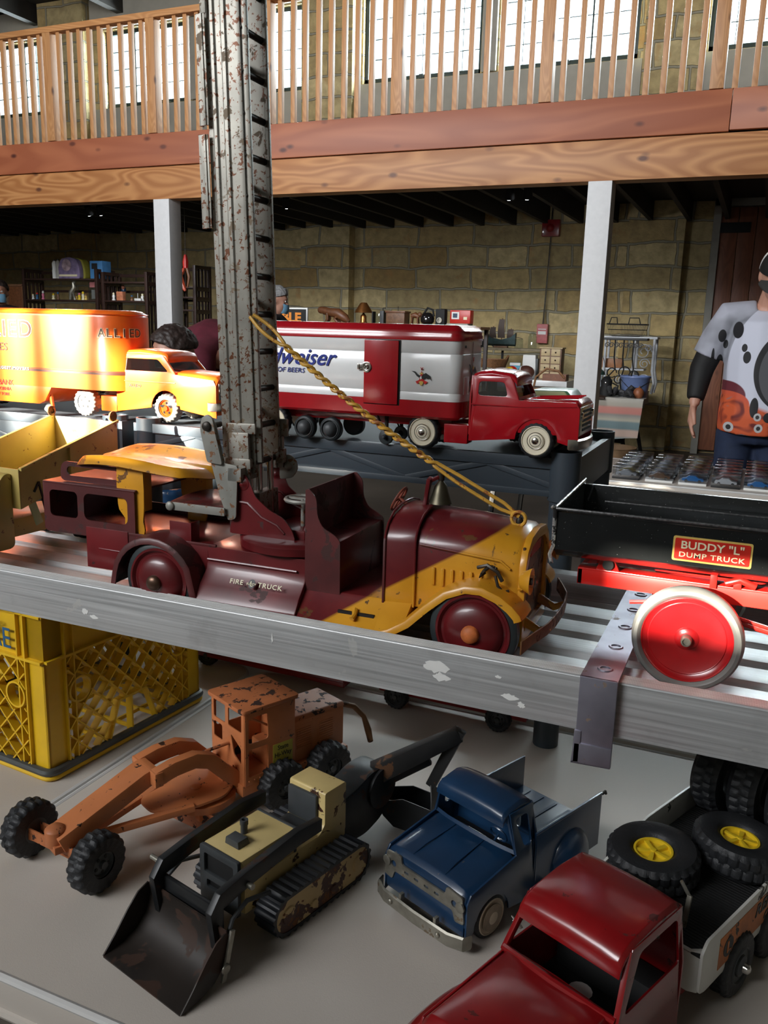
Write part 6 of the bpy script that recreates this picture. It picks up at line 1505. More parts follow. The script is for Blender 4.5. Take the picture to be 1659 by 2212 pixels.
for x0,x1 in((-.09,-.14),(.0,.02),(.10,.12)): MB().tube([(x0,-.07,.585),(x0,-.07,.40),(x0+.02,-.07,.28),(x1-.03,-.07,.16),(x1,-.07,0)],.008,6).build('leg',BI,d)
m=MB()
for cx,cz,r in((-.10,.24,.05),(.03,.25,.06),(.13,.22,.05),(-.03,.17,.04),(.09,.14,.04)): m.tube([(cx+r*math.cos(a*.5),-.075,cz+r*math.sin(a*.5)) for a in range(12)],.007,6)
m.build('scroll_base',BI,d)
c=onr('wooden_block',1325,745,10.1,'orange-brown wooden block on the middle shelf of the white stand','block',z=-.677+.271)
MB().box(-.11,.12,-.05,.05,0,.10).build('block',pm('orange_wood',(.30,.12,.04),.5,var=.2),c,.004)
c=onr('blue_bucket',1372,830,9.35,'light blue enamel bucket with a black handle on the cloth table','bucket')
BLE=pm('light_blue_enamel',(.16,.22,.42),.35,coat=.3,var=.06)
MB().lathe([(.11,0),(.13,.01),(.15,.20),(.16,.21),(.155,.225),(.145,.21),(.12,.02),(0,.02)]).build('bucket_body',BLE,c); MB().tube([(-.15,-.05,.19),(-.05,-.155,.11),(.05,-.16,.10),(.15,-.05,.17)],.004).build('handle',BI,c); MB().cyl((-.03,-.158,.105),(.06,-.158,.10),.010).build('grip',BI,c)
c=onr('oil_lantern',1290,830,9.35,'old green camping lantern with wire hoop at the left of the cloth table','lantern')
MB().lathe([(.07,0),(.075,.06),(.05,.08),(.05,.09)]).build('tank',GRYP,c); MB().lathe([(.05,.09),(.055,.15),(.05,.22)]).build('globe',GLS,c); MB().lathe([(.075,.22),(.07,.25),(.03,.28),(.025,.31),(0,.32)]).build('hood',pm('dark_green_enamel',(.02,.05,.04),.4),c)
MB().tube([(.07*math.cos(a),0,.26+.17*math.sin(a)) for a in [PI*i/14 for i in range(15)]],.003).build('hoop_handle',DSTL,c)
for a in range(4): MB().cyl((.06*math.cos(a*PI/2+.5),.06*math.sin(a*PI/2+.5),.08),(.06*math.cos(a*PI/2+.5),.06*math.sin(a*PI/2+.5),.22),.003,n=6).build('guard_wire',DSTL,c)
c=onr('coffee_pot',1310,830,9.15,'dark coffee grinder pot beside the lantern','pot')
MB().lathe([(.07,0),(.075,.04),(.055,.12),(.06,.17),(.03,.21),(0,.22)]).build('pot_body',DKBLK,c); MB().tube([(.06,0,.15),(.12,0,.12),(.10,0,.05)],.008).build('handle',DKBLK,c); MB().ell((0,-.05,.15),(.015,.01,.02)).build('glint_knob',CHR,c)
c=onr('orange_gourd',1381,830,9.10,'small orange-brown gourd at the front corner of the cloth table','gourd')
MB().ell((0,0,.06),(.055,.055,.06)).build('gourd_skin',pm('orange_gourd_skin',(.30,.10,.04),.5,var=.2),c); MB().cyl((0,0,.115),(.01,0,.135),.006).build('stem',WDM,c)
c=onr('iron_skillet',1345,840,9.08,'heap of dark cast iron hardware in front of the bucket','hardware')
m=MB(); random.seed(5)
for i in range(7):
    a=random.uniform(0,PI); x=random.uniform(-.13,.10); y=random.uniform(-.08,.08); m.tube([(x-.09*math.cos(a),y-.05*math.sin(a),.02+.006*i),(x,y,.04+.012*i),(x+.09*math.cos(a),y+.05*math.sin(a),.02+.01*i)],[.018,.03,.016],8)
m.build('iron_pieces',pm('cast_iron',(.03,.03,.032),.5,var=.4),c)
c=onr('leather_satchel',1275,850,9.1,'flat brown leather satchel draped at the left front of the cloth table','bag')
MB().sheet(lambda u,v:(-.22+.40*u,-.22+.30*v,.012+.03*math.sin(PI*u)*math.sin(PI*v)),12,8).build('satchel_flap',pm('dark_brown_leather',(.06,.03,.018),.5,var=.3),c,solid=.012)
for px,r,h,Y,lab,mat,nm in((1330,.22,.26,8.9,'round brown wooden tub under the striped blanket',pm('pale_barrel_wood',(.20,.12,.06),.7,var=.25,vs=8),'wooden_tub'),(1300,.17,.20,8.2,'grey metal pail with a thin handle on the floor in front of the tub',pm('grey_pail',(.06,.075,.09),.35,metal=.4,var=.15),'metal_pail')):
    p=P3(px,940,Y); c=empty(nm,(p.x,Y,-1.42),0,lab,'tub')
    MB().lathe([(r*.86,0),(r*.9,.01),(r,h),(r*.96,h),(r*.86,.02),(0,.02)],None,32).build('tub_wall',mat,c); MB().tube([(r*math.cos(2*PI*a/28),r*math.sin(2*PI*a/28),h) for a in range(28)],.006,6,closed=True).build('tub_rim',mat,c)
    if nm=='metal_pail': MB().tube([(-r,0,h),(0,-r*1.08,h*.45),(r,0,h)],.004).build('handle',DSTL,c)
# dark folding bookshelves at the left
def rackunit(px0,px1,ytop,Y,lab,levels,slat=True):
    a=P3(px0,ytop,Y);b=P3(px1,ytop,Y); H=a.z+1.42; w=(b.x-a.x)/2
    k=empty('folding_bookshelf',((a.x+b.x)/2,Y,-1.42),0,lab,'bookshelf','dark folding bookshelves by the back wall')
    for sx in(-1,1):
        m=MB()
        for y in(-.15,.15): m.box(sx*w-.02,sx*w+.02,y-.02,y+.02,0,H)
        m.box(sx*w-.018,sx*w+.018,-.15,.15,H-.04,H)
        for z in levels: m.box(sx*w-.018,sx*w+.018,-.15,.15,z-.05,z)
        for y in(-.07,0,.07): m.box(sx*w-.012,sx*w+.012,y-.01,y+.01,0,H-.03)
        m.build('side_frame',DKWD,k,.002)
    for z in levels: MB().box(-w,w,-.16,.16,z-.02,z).build('shelf_board',DKWD,k,.002)
    MB().box(-w,w,.14,.16,H-.05,H-.01).build('back_rail',DKWD,k,.002)
    for z in levels[:-1]: MB().box(-w,w,.14,.16,z+.10,z+.13).build('back_rail',DKWD,k,.002)
    return k
Yk=8.8
def zl(py,px=200,Y=Yk): return P3(px,py,Y).z+1.42
L1=[.35,.75,zl(648,150),zl(603,150)]; L2=[.35,.75,zl(650,280),zl(610,280)]
rackunit(70,226,583,Yk,'dark slatted folding bookshelf carrying a domed purple toy box',L1)
rackunit(240,333,589,Yk,'dark slatted folding bookshelf just left of the left post',L2)
rackunit(384,436,575,Yk+.3,'tall dark slatted bookshelf between the left post and the ladder',[.4,.85,zl(668,400),zl(640,400),zl(618,400)])
def onk(name,px,py,lab,cat,z,Y=Yk,group=None): 
    p=P3(px,py,Y); return empty(name,(p.x,Y,z-1.42),0,lab,cat,group)
zA=L1[3]; zB=L1[2]; zC=L2[2]
c=onk('toy_box',160,600,'domed purple and yellow cardboard toy box on top of the bookshelf','box',zA)
dm=rpoly([(-.20,0),(-.20,.12),(-.14,.25),(.0,.27),(.12,.24),(.16,.12),(.16,0)],.04,5)
MB().prism(dm,-.07,.0,'y').build('box_front',pm('purple_print',(.20,.15,.26),.5,var=.35,vs=12),c,.002); MB().prism([(x+.03,z) for x,z in dm],.0,.10,'y').build('box_side',pm('olive_yellow_card',(.25,.23,.03),.5),c,.002)
MB().lathe([(.075,0),(.075,.004),(0,.004)],MY(-.05,-.07,.17)).build('round_print',pm('pink_blue_print',(.35,.25,.28),.5,var=.5,vs=16),c); MB().box(-.18,.12,-.073,-.07,.03,.055).build('print_strip',CLAB,c)
c=onk('blue_box',218,600,'light blue cardboard box with a dark window on the bookshelf','box',zA)
MB().box(-.10,.10,-.08,.08,0,.22).build('box_body',pm('sky_blue_card',(.06,.20,.42),.5,var=.15,vs=10),c,.006); MB().box(-.07,.02,-.083,-.08,.12,.19).build('box_window',DKBLK,c)
for i,(px,lab) in enumerate(((119,'white printed bottle, left of the pair beside the purple toy box'),(127,'black and white bottle touching the purple toy box'))):
    c=onk('bottle',px,600,lab,'bottle',zA,Yk-.05*i); MB().lathe([(.030,0),(.032,.10),(.028,.12),(.032,.2),(.015,.23),(0,.235)]).build('bottle_body',WHI if i==0 else GREYM,c); MB().lathe([(.016,.225),(.016,.245),(0,.245)]).build('bottle_cap',BLKI,c)
c=onk('clear_package',205,650,'clear plastic package with a red label on the middle shelf','package',zB,Yk-.02)
MB().box(-.075,.075,-.03,.03,0,.24).build('package_shell',CLR,c,.004); MB().box(-.045,.045,-.033,-.029,.16,.23).build('package_label',pm('faded_red_label',(.35,.12,.12),.5),c); MB().box(-.04,.04,-.01,.01,.02,.13).build('package_card',GREYM,c)
c=onk('robot_figure',158,650,'silver-grey leaning figure on the middle shelf','figurine',zB,Yk-.03)
MB().tube([(-.04,0,.0),(-.02,0,.10),(.03,0,.16),(.02,0,.22)],[.02,.035,.03,.02]).build('figure_body',CHRD,c); MB().ell((.03,0,.245),(.03,.025,.04)).build('head',GREYM,c); MB().tube([(.0,0,.1),(.05,-.03,.04),(.06,-.03,0)],.015).build('leg',CHRD,c)
fz=[('white',WHI),('red',REDI),('cream',CLAB),('gold',GOLD),('yellow',PLY),('brown',WDM),('pink',pm('pink_figure',(.6,.15,.25),.5)),('blue',BLUEI)]
ff=[(72,0,zB,'at the left end of the middle shelf'),(81,7,zB,'second from the left end of the middle shelf'),(94,6,zB,'tallest small one left of the middle'),(116,2,zB,'left of the grey leaning figure'),(126,5,zB,'touching the slatted side frame'),(165,3,zB,'under the purple toy box'),(172,4,zB,'beside the gold one'),(180,2,zB,'third of the pale cluster'),(186,3,zB,'right end of the pale cluster'),(246,0,zC,'at the left edge of the shelf by the post'),(285,5,zC,'behind the small model boat'),(308,0,zC,'right end of the shelf by the post')]
for i,(px,ci,z,pos) in enumerate(ff):
    c=onk('figurine',px,650,'small %s figurine, %s'%(fz[ci][0],pos),'figurine',z,Yk-.02,'small figurines on the dark bookshelves')
    h=.07+.05*((i*37)%5)/5
    MB().lathe([(.024,0),(.022,.01),(.014,.03),(.020,h*.55),(.012,h*.72),(0,h*.75)],None,12).build('figure_body',fz[ci][1],c); MB().ell((0,0,h*.84),(.015,.015,h*.17),10,6).build('head',fz[(ci+2)%8][1],c)
c=onk('small_picture_box',262,650,'small orange picture box on the shelf by the post','box',zC,Yk-.06)
MB().box(-.05,.05,-.03,.03,0,.11).build('box_body',pm('faded_orange_card',(.45,.16,.08),.5,var=.3,vs=30),c,.004)
c=onk('toy_monkey',268,650,'blue and orange plush monkey behind the orange picture box','plush toy',zC,Yk+.03)
MB().ell((0,0,.13),(.035,.03,.05)).ell((-.03,0,.06),(.05,.03,.06)).build('plush_body',BLUP,c); MB().ell((.01,-.02,.165),(.025,.02,.03)).build('head',pm('brown_plush',(.25,.09,.05),.8),c)
c=onk('model_boat',298,650,'tiny white model boat on the shelf by the post','model boat',zC,Yk-.06)
MB().loft([[Vector((x,-w_,.03)),Vector((x,w_,.03)),Vector((x,w_*.6,0)),Vector((x,-w_*.6,0))] for x,w_ in((-.05,.008),(-.03,.02),(.03,.02),(.05,.012))]).build('hull',WHI,c); MB().cyl((0,0,.03),(0,0,.09),.003).build('mast',WHI,c)
c=onk('lobster_ornament',401,575,'orange-red hanging lobster ornament over the tall bookshelf','ornament',zl(600,400,Yk),Yk-.12)
MB().tube([(0,0,.26),(.0,0,.18),(.0,0,.1)],[.015,.035,.03]).build('ornament_body',REDI,c); 
m=MB().tube([(-.02,0,.10),(-.08,0,.02),(-.05,0,-.10),(-.01,0,-.16)],[.02,.03,.035,.015]); m.build('claw',pm('orange_red_shell',(.45,.06,.02),.4,coat=.3,var=.2),c)
MB().tube([(.02,0,.10),(.05,0,.0),(.02,0,-.12)],[.02,.02,.01]).build('claw',WDC,c); MB().cyl((0,.0,.26),(0,.0,1.28-(c.location.z-EYE)),.004).build('hanging_cord',DSTL,c)
c=onk('candlestick',404,720,'tall brass candlestick on a low shelf right of the left post','candlestick',.85,Yk+.22); MB().lathe([(.04,0),(.035,.01),(.01,.03),(.008,.10),(.03,.12),(.03,.30),(0,.30)]).build('candlestick_body',GOLD,c)
# framed wood panel beside the left man
c=thing('framed_panel',35,700,8.9,'dark framed panel leaning by the wall near the left edge','frame'); zz=-1.42-(c.location.z-EYE)
MB().box(-.12,.16,0,.03,-.2,.50).build('panel',REDR if False else WDC,c,.004); MB().box(-.13,-.10,-.01,.04,zz,.52).box(.15,.18,-.01,.04,zz,.52).box(-.13,.18,-.01,.04,.50,.53).build('frame',WDM,c,.003)
# ---------------------------------------------------------------- people
SKIN=pm('skin',(.52,.27,.19),.5,var=.06,vs=20); SKIN2=pm('warm_skin',(.36,.17,.11),.5,var=.06,vs=20)
def fuse(o,vox,sm=4):
    r=o.modifiers.new('r','REMESH'); r.mode='VOXEL'; r.voxel_size=vox; r.use_smooth_shade=True
    s=o.modifiers.new('s','SMOOTH'); s.iterations=sm; s.factor=.5; return o
def head_mb(m,c,s=1,tilt=0,yaw=0,neck=True):
    """adult head centred at c, facing -y"""
    n0=len(m.v)
    m.ell((0,.012,.02),(.076,.094,.105),20,14); m.ell((0,-.028,-.045),(.058,.062,.068),16,10)      # skull, jaw
    m.ell((0,-.068,-.092),(.024,.018,.016),10,6)                                                  # chin
    m.tube([(0,-.084,.018),(0,-.098,-.005),(0,-.108,-.026)],[.008,.011,.014],8); m.ell((.011,-.096,-.028),(.008,.008,.007),8,6); m.ell((-.011,-.096,-.028),(.008,.008,.007),8,6)
    m.tube([(-.045,-.070,.036),(-.02,-.084,.040),(0,-.083,.036),(.02,-.084,.040),(.045,-.070,.036)],.009,8)   # brow
    m.tube([(-.020,-.084,-.056),(0,-.092,-.055),(.020,-.084,-.056)],.0065,8); m.tube([(-.016,-.082,-.066),(0,-.090,-.067),(.016,-.082,-.066)],.0065,8)  # lips
    for s_ in(-1,1): m.ell((s_*.078,.012,-.008),(.010,.020,.031),8,8); m.ell((s_*.040,-.062,-.012),(.020,.018,.020),8,6)
    Mx=Matrix.Translation(c)@Matrix.Rotation(yaw,4,'Z')@Matrix.Rotation(tilt,4,'X')@Matrix.Scale(s,4)
    for i in range(n0,len(m.v)): m.v[i]=tuple(Mx@Vector(m.v[i]))
    return Mx
def eyes(Mx,par):
    for s in(-1,1):
        e=MB().ell((s*.030,-.0785,.014),(.0125,.0085,.0085),10,8); e.v=[tuple(Mx@Vector(v)) for v in e.v]; o=e.build('eye',WHI,par)
        e=MB().ell((s*.030,-.0855,.014),(.005,.003,.005),8,6); e.v=[tuple(Mx@Vector(v)) for v in e.v]; e.build('pupil',BLKI,o)
def hand(m,w,d,side,s=1,curl=.6):
    """relaxed hand hanging from wrist w; d = direction of the forearm; palm towards the body"""
    d=Vector(d).normalized(); a=Vector((0,-1,0)); a=(a-d*a.dot(d)).normalized(); b=d.cross(a)*side     # a: thumb side, b: palm normal
    w=Vector(w); pc=w+d*.045*s
    rings=[]
    for t,wa,wb in((-.01,.020,.016),(.02,.028,.016),(.05,.036,.015),(.085,.038,.013)):
        c=w+d*t*s; rings.append([c+(a*wa*math.cos(2*PI*k/10)+b*wb*math.sin(2*PI*k/10))*s for k in range(10)])
    m.loft(rings)
    for k,(off,ln) in enumerate(((.028,.072),(.010,.082),(-.009,.076),(-.027,.060))):
        p0=w+(d*.078+a*off)*s; q=[p0]; ang=.15
        for j,fr in enumerate((.45,.32,.23)):
            ang+=curl*(.5+.12*k); q.append(q[-1]+(d*math.cos(ang)-b*math.sin(ang)*-1)*ln*fr*s if False else q[-1]+(d*math.cos(ang)+b*math.sin(ang))*ln*fr*s)
        m.tube(q,[.0095*s,.009*s,.0082*s,.0066*s],8)
    t0=w+(d*.022+a*.024)*s; m.tube([t0,t0+(d*.030+a*.018+b*.006)*s,t0+(d*.055+a*.020+b*.014)*s,t0+(d*.076+a*.016+b*.020)*s],[.013*s,.0115*s,.0095*s,.0075*s],8)
def figure(name,loc,rz,label,J,skin,group=None,vox=.012,sc=1):
    """J holds joint positions for a body facing -y, in metres above the floor"""
    p=empty('person',(loc[0],loc[1],-1.42),rz,label,'person'); p.scale=(sc,)*3
    m=MB(); Mx=head_mb(m,J['head'],1,J.get('tilt',0),J.get('yaw',0))
    hd=Vector(J['head']); nk=Vector(J['neck']); m.tube([hd+Vector((0,.03,-.05)),nk,nk-Vector((0,-.01,.06))],[.055,.058,.075],12)
    ch=Vector(J['chest']); pv=Vector(J['pelvis'])
    m.tube([nk-Vector((0,0,.04)),ch+Vector((0,0,.08)),ch,(ch+pv)/2,pv,pv-Vector((0,0,.10))],[.08,.135,.145,.125,.140,.11],16)
    for s,k in((-1,'L'),(1,'R')):
        sh,el,wr=[Vector(q) for q in J['arm'+k]]
        m.tube([nk-Vector((0,-.01,.05)),sh,sh.lerp(el,.5),el,el.lerp(wr,.35),wr],[.06,.058,.046,.038,.040,.026],12)
        hand(m,wr,wr-el,s,J.get('hs',1),J.get('curl',.5))
        hp,kn,an=[Vector(q) for q in J['leg'+k]]
        m.tube([hp,hp.lerp(kn,.5),kn,kn.lerp(an,.35),an],[.085,.072,.053,.052,.036],12); m.tube([an+Vector((0,.04,-.04)),an+Vector((0,-.05,-.05)),an+Vector((0,-.15,-.06))],[.035,.04,.028],10)
    fuse(m.build('body',skin,p),vox); eyes(Mx,p); return p,Mx
def garment(par,name,mat,chains,vox=.014,sm=6,label=None):
    m=MB()
    for pts,r in chains:
        m.tube(pts,r,14)
    o=fuse(m.build(name,mat,par),vox,sm)
    if label: o['label']=label
    return o
def legs(x=.09,h=.90,k=.48): 
    return {'legL':[(-x,0,h),(-x-.01,-.01,k),(-x-.01,.02,.09)],'legR':[(x,0,h),(x+.01,-.01,k),(x+.01,.02,.09)]}
def shoes(p,x=.10):
    for s in(-1,1): MB().loft([rr for rr in [[Vector((s*x+a*w,y,z*h)) for a,z in((-1,0),(1,0),(1,.6),(.6,1),(-.6,1),(-1,.6))] for y,w,h in((.09,.03,.07),(.05,.04,.10),(-.03,.042,.09),(-.12,.048,.06),(-.18,.035,.04))]]).build('shoe',DKBLK,p,.004)
# man in the cap at the right edge
def gasket():
    m,t,b=nt('grey_white_orange_printed_cloth'); v=obj_vec(t); sp=N(t,'ShaderNodeSeparateXYZ'); t.links.new(v,sp.inputs[0]); X,Z=sp.outputs[0],sp.outputs[2]
    def ell(cx,cz,rx,rz,w=.01):
        c=N(t,'ShaderNodeCombineXYZ'); 
        for o,cc,r,i in((X,cx,rx,0),(Z,cz,rz,1)):
            q=N(t,'ShaderNodeMath',operation='MULTIPLY_ADD'); t.links.new(o,q.inputs[0]); q.inputs[1].default_value=1/r; q.inputs[2].default_value=-cc/r; t.links.new(q.outputs[0],c.inputs[i])
        l=N(t,'ShaderNodeVectorMath',operation='LENGTH'); t.links.new(c.outputs[0],l.inputs[0]); return ramp(t,l.outputs['Value'],(1-w,1.),(1,0.)) if True else None
    n=noise(t,5,3,vec=v)
    c=mix(t,ramp(t,n.outputs[0],(.4,0.),(.65,1.)),(.22,.23,.26),(.42,.43,.50))
    # white band around the chest oval
    c=mix(t,ell(.08,1.22,.25,.33),c,(.60,.62,.72)); c=mix(t,ell(-.17,1.08,.10,.075,w=.05),c,(.13,.02,.03)); c=mix(t,ell(-.16,1.045,.11,.06,w=.05),c,(.58,.09,.04)); 
    # orange and dark red parts on the lower front
    n2=noise(t,7,2,vec=v,dist=1.2); org=mix(t,ramp(t,n2.outputs[0],(.42,0.),(.5,1.)),(.16,.02,.015),(.60,.10,.03)); org=mix(t,ramp(t,n2.outputs[0],(.60,0.),(.64,1.)),org,(.17,.18,.20))
    low=ramp(t,N_z(t,Z,X),(.0,0.),(.02,1.)); c=mix(t,low,c,org)
    c=mix(t,ell(.12,1.21,.17,.20),c,(.015,.015,.017)); c=mix(t,ell(.13,1.20,.155,.185),c,(.09,.09,.10)); c=mix(t,ell(.16,1.15,.13,.06,w=.5),c,(.40,.38,.42))
    for e in((-.135,1.40,.024,.042),(-.10,1.315,.013,.02),(-.185,1.33,.012,.022),(-.205,1.37,.020,.032),(-.205,1.23,.018,.05),(-.085,1.27,.018,.03),(-.03,1.03,.02,.05),(.04,.985,.024,.026),(-.24,1.26,.008,.05),(.02,1.335,.022,.028)): c=mix(t,ell(*e,w=.06),c,(.012,.012,.014))
    for e in((-.135,.925,.024,.026),(.0,.93,.020,.022),(-.01,.985,.018,.02)):
        c=mix(t,ell(*e,w=.06),c,(.5,.5,.5)); c=mix(t,ell(e[0],e[1],e[2]*.5,e[3]*.5,w=.06),c,(.03,.03,.03))
    t.links.new(c,b.inputs['Base Color']); b.inputs['Roughness'].default_value=.7; return m
def N_z(t,Z,X):
    q=N(t,'ShaderNodeMath',operation='MULTIPLY_ADD'); t.links.new(X,q.inputs[0]); q.inputs[1].default_value=-.35; q.inputs[2].default_value=1.035
    d=N(t,'ShaderNodeMath',operation='SUBTRACT'); t.links.new(q.outputs[0],d.inputs[0]); t.links.new(Z,d.inputs[1]); return d.outputs[0]
J=dict(head=(.015,-.10,1.66),neck=(.0,-.02,1.53),chest=(0,0,1.28),pelvis=(0,0,.95),tilt=R(28),curl=.25,hs=1.15,
  armL=[(-.20,.0,1.46),(-.285,.02,1.20),(-.305,-.03,1.02)],armR=[(.20,0,1.46),(.28,.0,1.20),(.24,-.14,1.04)],**legs(.095,.90))
pm_,Mx=figure('person',(.005,4.88),R(4),'man in a black and white cap and a grey and orange printed shirt, looking down',J,SKIN,vox=.0055,sc=1.03)
garment(pm_,'shirt',gasket(),[([(0,0,1.50),(0,.005,1.44),(0,0,1.30),(0,-.01,1.12),(0,-.015,.98),(0,-.01,.90)],[.09,.165,.185,.180,.190,.185]),([(-.06,0,1.47),(-.18,0,1.47),(-.23,.01,1.36),(-.262,.02,1.27)],[.08,.075,.076,.078]),([(.06,0,1.47),(.18,0,1.47),(.23,.01,1.36),(.262,.02,1.27)],[.08,.075,.076,.078])],vox=.009,sm=6)
for s in(-1,1): garment(pm_,'sleeve',DKBLK,[([(s*.24,.012,1.32),(s*.285,.02,1.20),(s*.297,-.005 if s<0 else -.06,1.10),(s*.302 if s<0 else .25,-.025 if s<0 else -.12,1.045)],[.066,.062,.052,.045])],vox=.01)
garment(pm_,'jeans',pm('dark_navy_denim',(.012,.022,.055),.8,var=.15),[([(0,0,.98),(0,0,.90),(0,0,.84)],[.15,.165,.14])]+[([(s*.09,0,.90),(s*.10,-.01,.48),(s*.10,.02,.10)],[.10,.075,.062]) for s in(-1,1)])
shoes(pm_)
def onhead(par,Mx,name,mb,mat,bevel=0):
    mb.v=[tuple(Mx@Vector(v)) for v in mb.v]; return mb.build(name,mat,par,bevel)
def capshell(u,v,r0,a0,a1):
    th=a0+(a1-a0)*u; ph=v*R(84); return (.084*r0*math.sin(ph)*math.cos(th),.012+.103*r0*math.sin(ph)*math.sin(th),.018+.112*r0*math.cos(ph))
cp=onhead(pm_,Mx,'cap',MB().sheet(lambda u,v:capshell(u,v,1.06,0,2*PI),32,10),WHI)
onhead(pm_,Mx,'cap_front',MB().sheet(lambda u,v:capshell(u,.12+.88*v,1.075,R(-172),R(-8)),24,9),DKBLK)
onhead(pm_,Mx,'cap_peak',MB().sheet(lambda u,v:((.078+.012*math.sin(PI*v))*math.sin(R(-80+160*u)),-.055-(.050+.095*v)*math.cos(R(-80+160*u))*1.0,.022-.030*v-.018*(1-math.cos(R(-80+160*u)))),20,6),pm('charcoal_peak',(.035,.033,.032),.8),0)
text('Racing',.040,pm('purple_stitching',(.09,.05,.20),.7),pm_,Mx@Matrix.Translation((0,-.110,.052))@Matrix.Rotation(R(76),4,'X'),'cap_lettering',shear=.3,sx=.8)
# grey-haired man behind the trailer
def std(h=1.0,**k):
    d=dict(head=(0,-.03,1.62*h),neck=(0,0,1.49*h),chest=(0,.01,1.26*h),pelvis=(0,0,.94*h),armL=[(-.19,0,1.42*h),(-.24,.01,1.14*h),(-.22,-.08,.92*h)],armR=[(.19,0,1.42*h),(.24,.01,1.14*h),(.22,-.08,.92*h)],**legs(.09,.88*h,.47*h)); d.update(k); return d
def hair(p,Mx,mat,lo=.0,side=1):
    m=MB().sheet(lambda u,v:(.083*math.sin(v*R(92))*math.cos(2*PI*u)*1.02,.020+.100*math.sin(v*R(92))*math.sin(2*PI*u)*(1.0 if math.sin(2*PI*u)>0 else .93),.028+.108*math.cos(v*R(92)+(R(28)*max(0,-math.sin(2*PI*u))*v*-1))),28,10)
    m.v=[tuple(Mx@Vector(v)) for v in m.v]; o=m.build('hair',mat,p,solid=-.008)
    q=MB().ell((0,.045,-.012),(.070,.060,.070),16,10); q.v=[tuple(Mx@Vector(v)) for v in q.v]; q=q.build('hair_back',mat,p)
    for h_ in(o,q):
        sb=h_.modifiers.new('u','SUBSURF'); sb.levels=1; sb.render_levels=2
        dp=h_.modifiers.new('d','DISPLACE'); dp.texture=HTX; dp.strength=.014; dp.texture_coords='LOCAL'
HTX=D.textures.new('hair_tufts','CLOUDS'); HTX.noise_scale=.022
def mask(p,Mx):
    m=MB().sheet(lambda u,v:((.070-.008*abs(v-.5))*math.sin(R(-75+150*u)),-.048-.066*math.cos(R(-75+150*u))-.012*math.sin(PI*v),-.012-.088*v),16,8); m.v=[tuple(Mx@Vector(v)) for v in m.v]
    m.build('face_mask',pm('blue_mask',(.18,.38,.55),.7),p,solid=.002)
GH=pm('grey_hair',(.30,.30,.30),.8,var=.3,vs=60,bump=.5,bs=150); DH=pm('dark_hair',(.022,.012,.009),.55,var=.4,vs=60,bump=.6,bs=200)
gp=P3(599,660,7.2)
pg,Mx=figure('person',(gp.x-.03,7.2),R(112),'grey-haired man in a black jacket and blue face mask behind the beer trailer',std(1.0,tilt=R(14)),SKIN)
hair(pg,Mx,GH); mask(pg,Mx)
JK=pm('black_jacket',(.015,.016,.02),.8,var=.2)
def coat(p,mat,h=1.0,name='jacket'):
    garment(p,name,mat,[([(0,.0,1.50*h),(0,.005,1.42*h),(0,.0,1.28*h),(0,0,1.05*h),(0,0,.86*h)],[.075,.155,.175,.165,.170])]+[([(s*.06,0,1.44*h),(s*.18,0,1.43*h),(s*.245,.01,1.14*h),(s*.23,-.06,.98*h)],[.07,.075,.06,.05]) for s in(-1,1)])
    garment(p,'trousers',JK if mat is not JK else BLUP,[([(0,0,.92*h),(0,0,.84*h)],[.13,.14])]+[([(s*.09,0,.88*h),(s*.10,-.01,.48*h),(s*.10,.02,.10)],[.095,.075,.06]) for s in(-1,1)]); shoes(p)
coat(pg,JK)
lp=P3(4,640,7.0)
pl,Mx=figure('person',(lp.x-.02,7.0),R(40),'dark-haired person in dark clothes and a blue mask at the left edge',std(1.02),SKIN2)
hair(pl,Mx,DH); mask(pl,Mx); coat(pl,pm('dark_brown_coat',(.03,.012,.012),.8,var=.2),1.02)
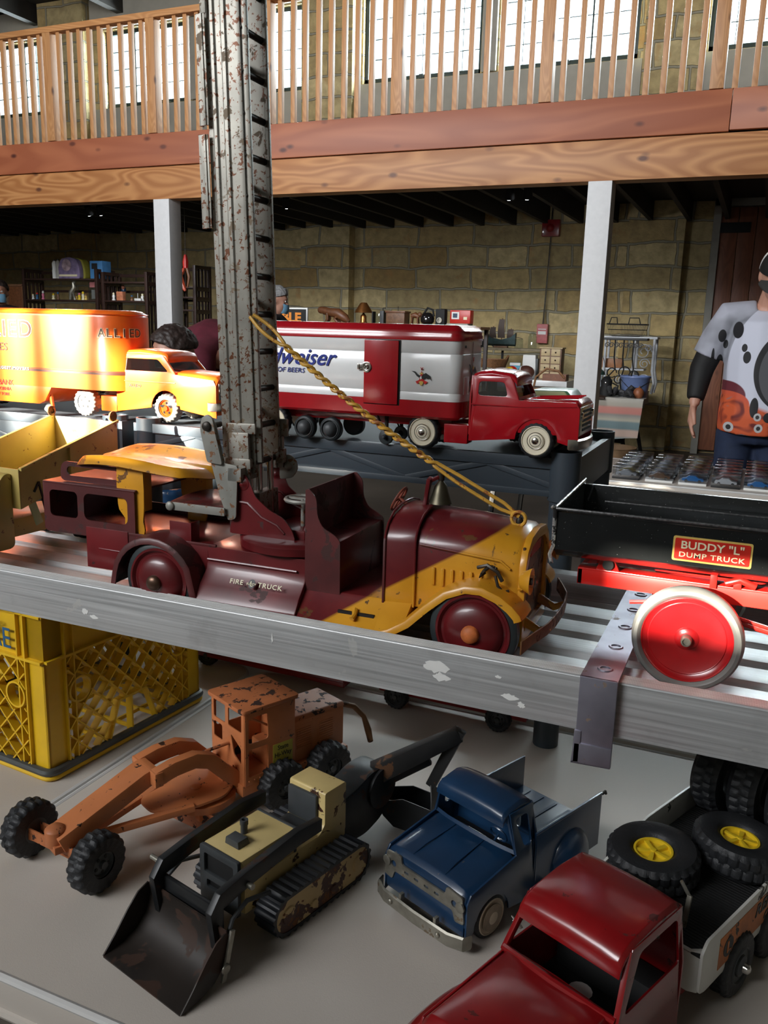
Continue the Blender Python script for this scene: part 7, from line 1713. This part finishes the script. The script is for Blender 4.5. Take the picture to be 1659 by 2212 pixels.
# dark-haired person bending between the two trailers, and one in maroon beyond
bp_=P3(375,765,3.1)
pb,Mx=figure('person',(bp_.x-.11,3.15),R(140),'dark-haired person with glasses looking down behind the orange tractor unit',std(.77,head=(0,-.06,1.255),neck=(0,0,1.14),tilt=R(24)),SKIN2,vox=.01)
hair(pb,Mx,DH); coat(pb,JK,.77)
m=MB()
for s in(-1,1): m.tube([(s*.032+.022*math.cos(a*PI/8),-.100,.012+.018*math.sin(a*PI/8)) for a in range(16)],.0022,6,closed=True); m.tube([(s*.054,-.098,.016),(s*.078,-.03,.014),(s*.082,.02,.006)],.002,6)
m.tube([(-.010,-.102,.014),(.010,-.102,.014)],.002,6)
m.v=[tuple(Mx@Vector(v)) for v in m.v]; m.build('glasses',BLKI,pb)
mp_=P3(420,760,3.9)
MRN=pm('maroon_sweater',(.085,.006,.016),.9,var=.15)
h=.80
pr,Mx=figure('person',(mp_.x+.06,3.85),R(80),'person in a maroon sweater leaning forward behind the dark-haired head',dict(head=(0,-.36,1.20),neck=(0,-.26,1.20),chest=(0,-.10,1.12),pelvis=(0,.10,.86),tilt=R(60),armL=[(-.19,-.20,1.16),(-.22,-.28,.94),(-.18,-.40,.80)],armR=[(.19,-.20,1.16),(.22,-.28,.94),(.18,-.40,.80)],legL=[(-.09,.10,.82),(-.10,.0,.45),(-.10,.05,.09)],legR=[(.09,.10,.82),(.10,.0,.45),(.10,.05,.09)]),SKIN2,sc=1.07)
hair(pr,Mx,DH)
garment(pr,'sweater',MRN,[([(0,-.24,1.20),(0,-.16,1.19),(0,-.02,1.12),(0,.08,.98),(0,.10,.84)],[.09,.165,.195,.18,.165])]+[([(s*.10,-.18,1.18),(s*.19,-.20,1.16),(s*.23,-.27,.96),(s*.19,-.38,.83)],[.08,.08,.065,.05]) for s in(-1,1)])
garment(pr,'trousers',JK,[([(0,.10,.88),(0,.10,.80)],[.13,.14])]+[([(s*.09,.10,.84),(s*.10,.0,.46),(s*.10,.05,.10)],[.095,.075,.06]) for s in(-1,1)]); 
for s in(-1,1): MB().box(s*.10-.045,s*.10+.045,-.14,.12,0,.07).build('shoe',DKBLK,pr,.02)
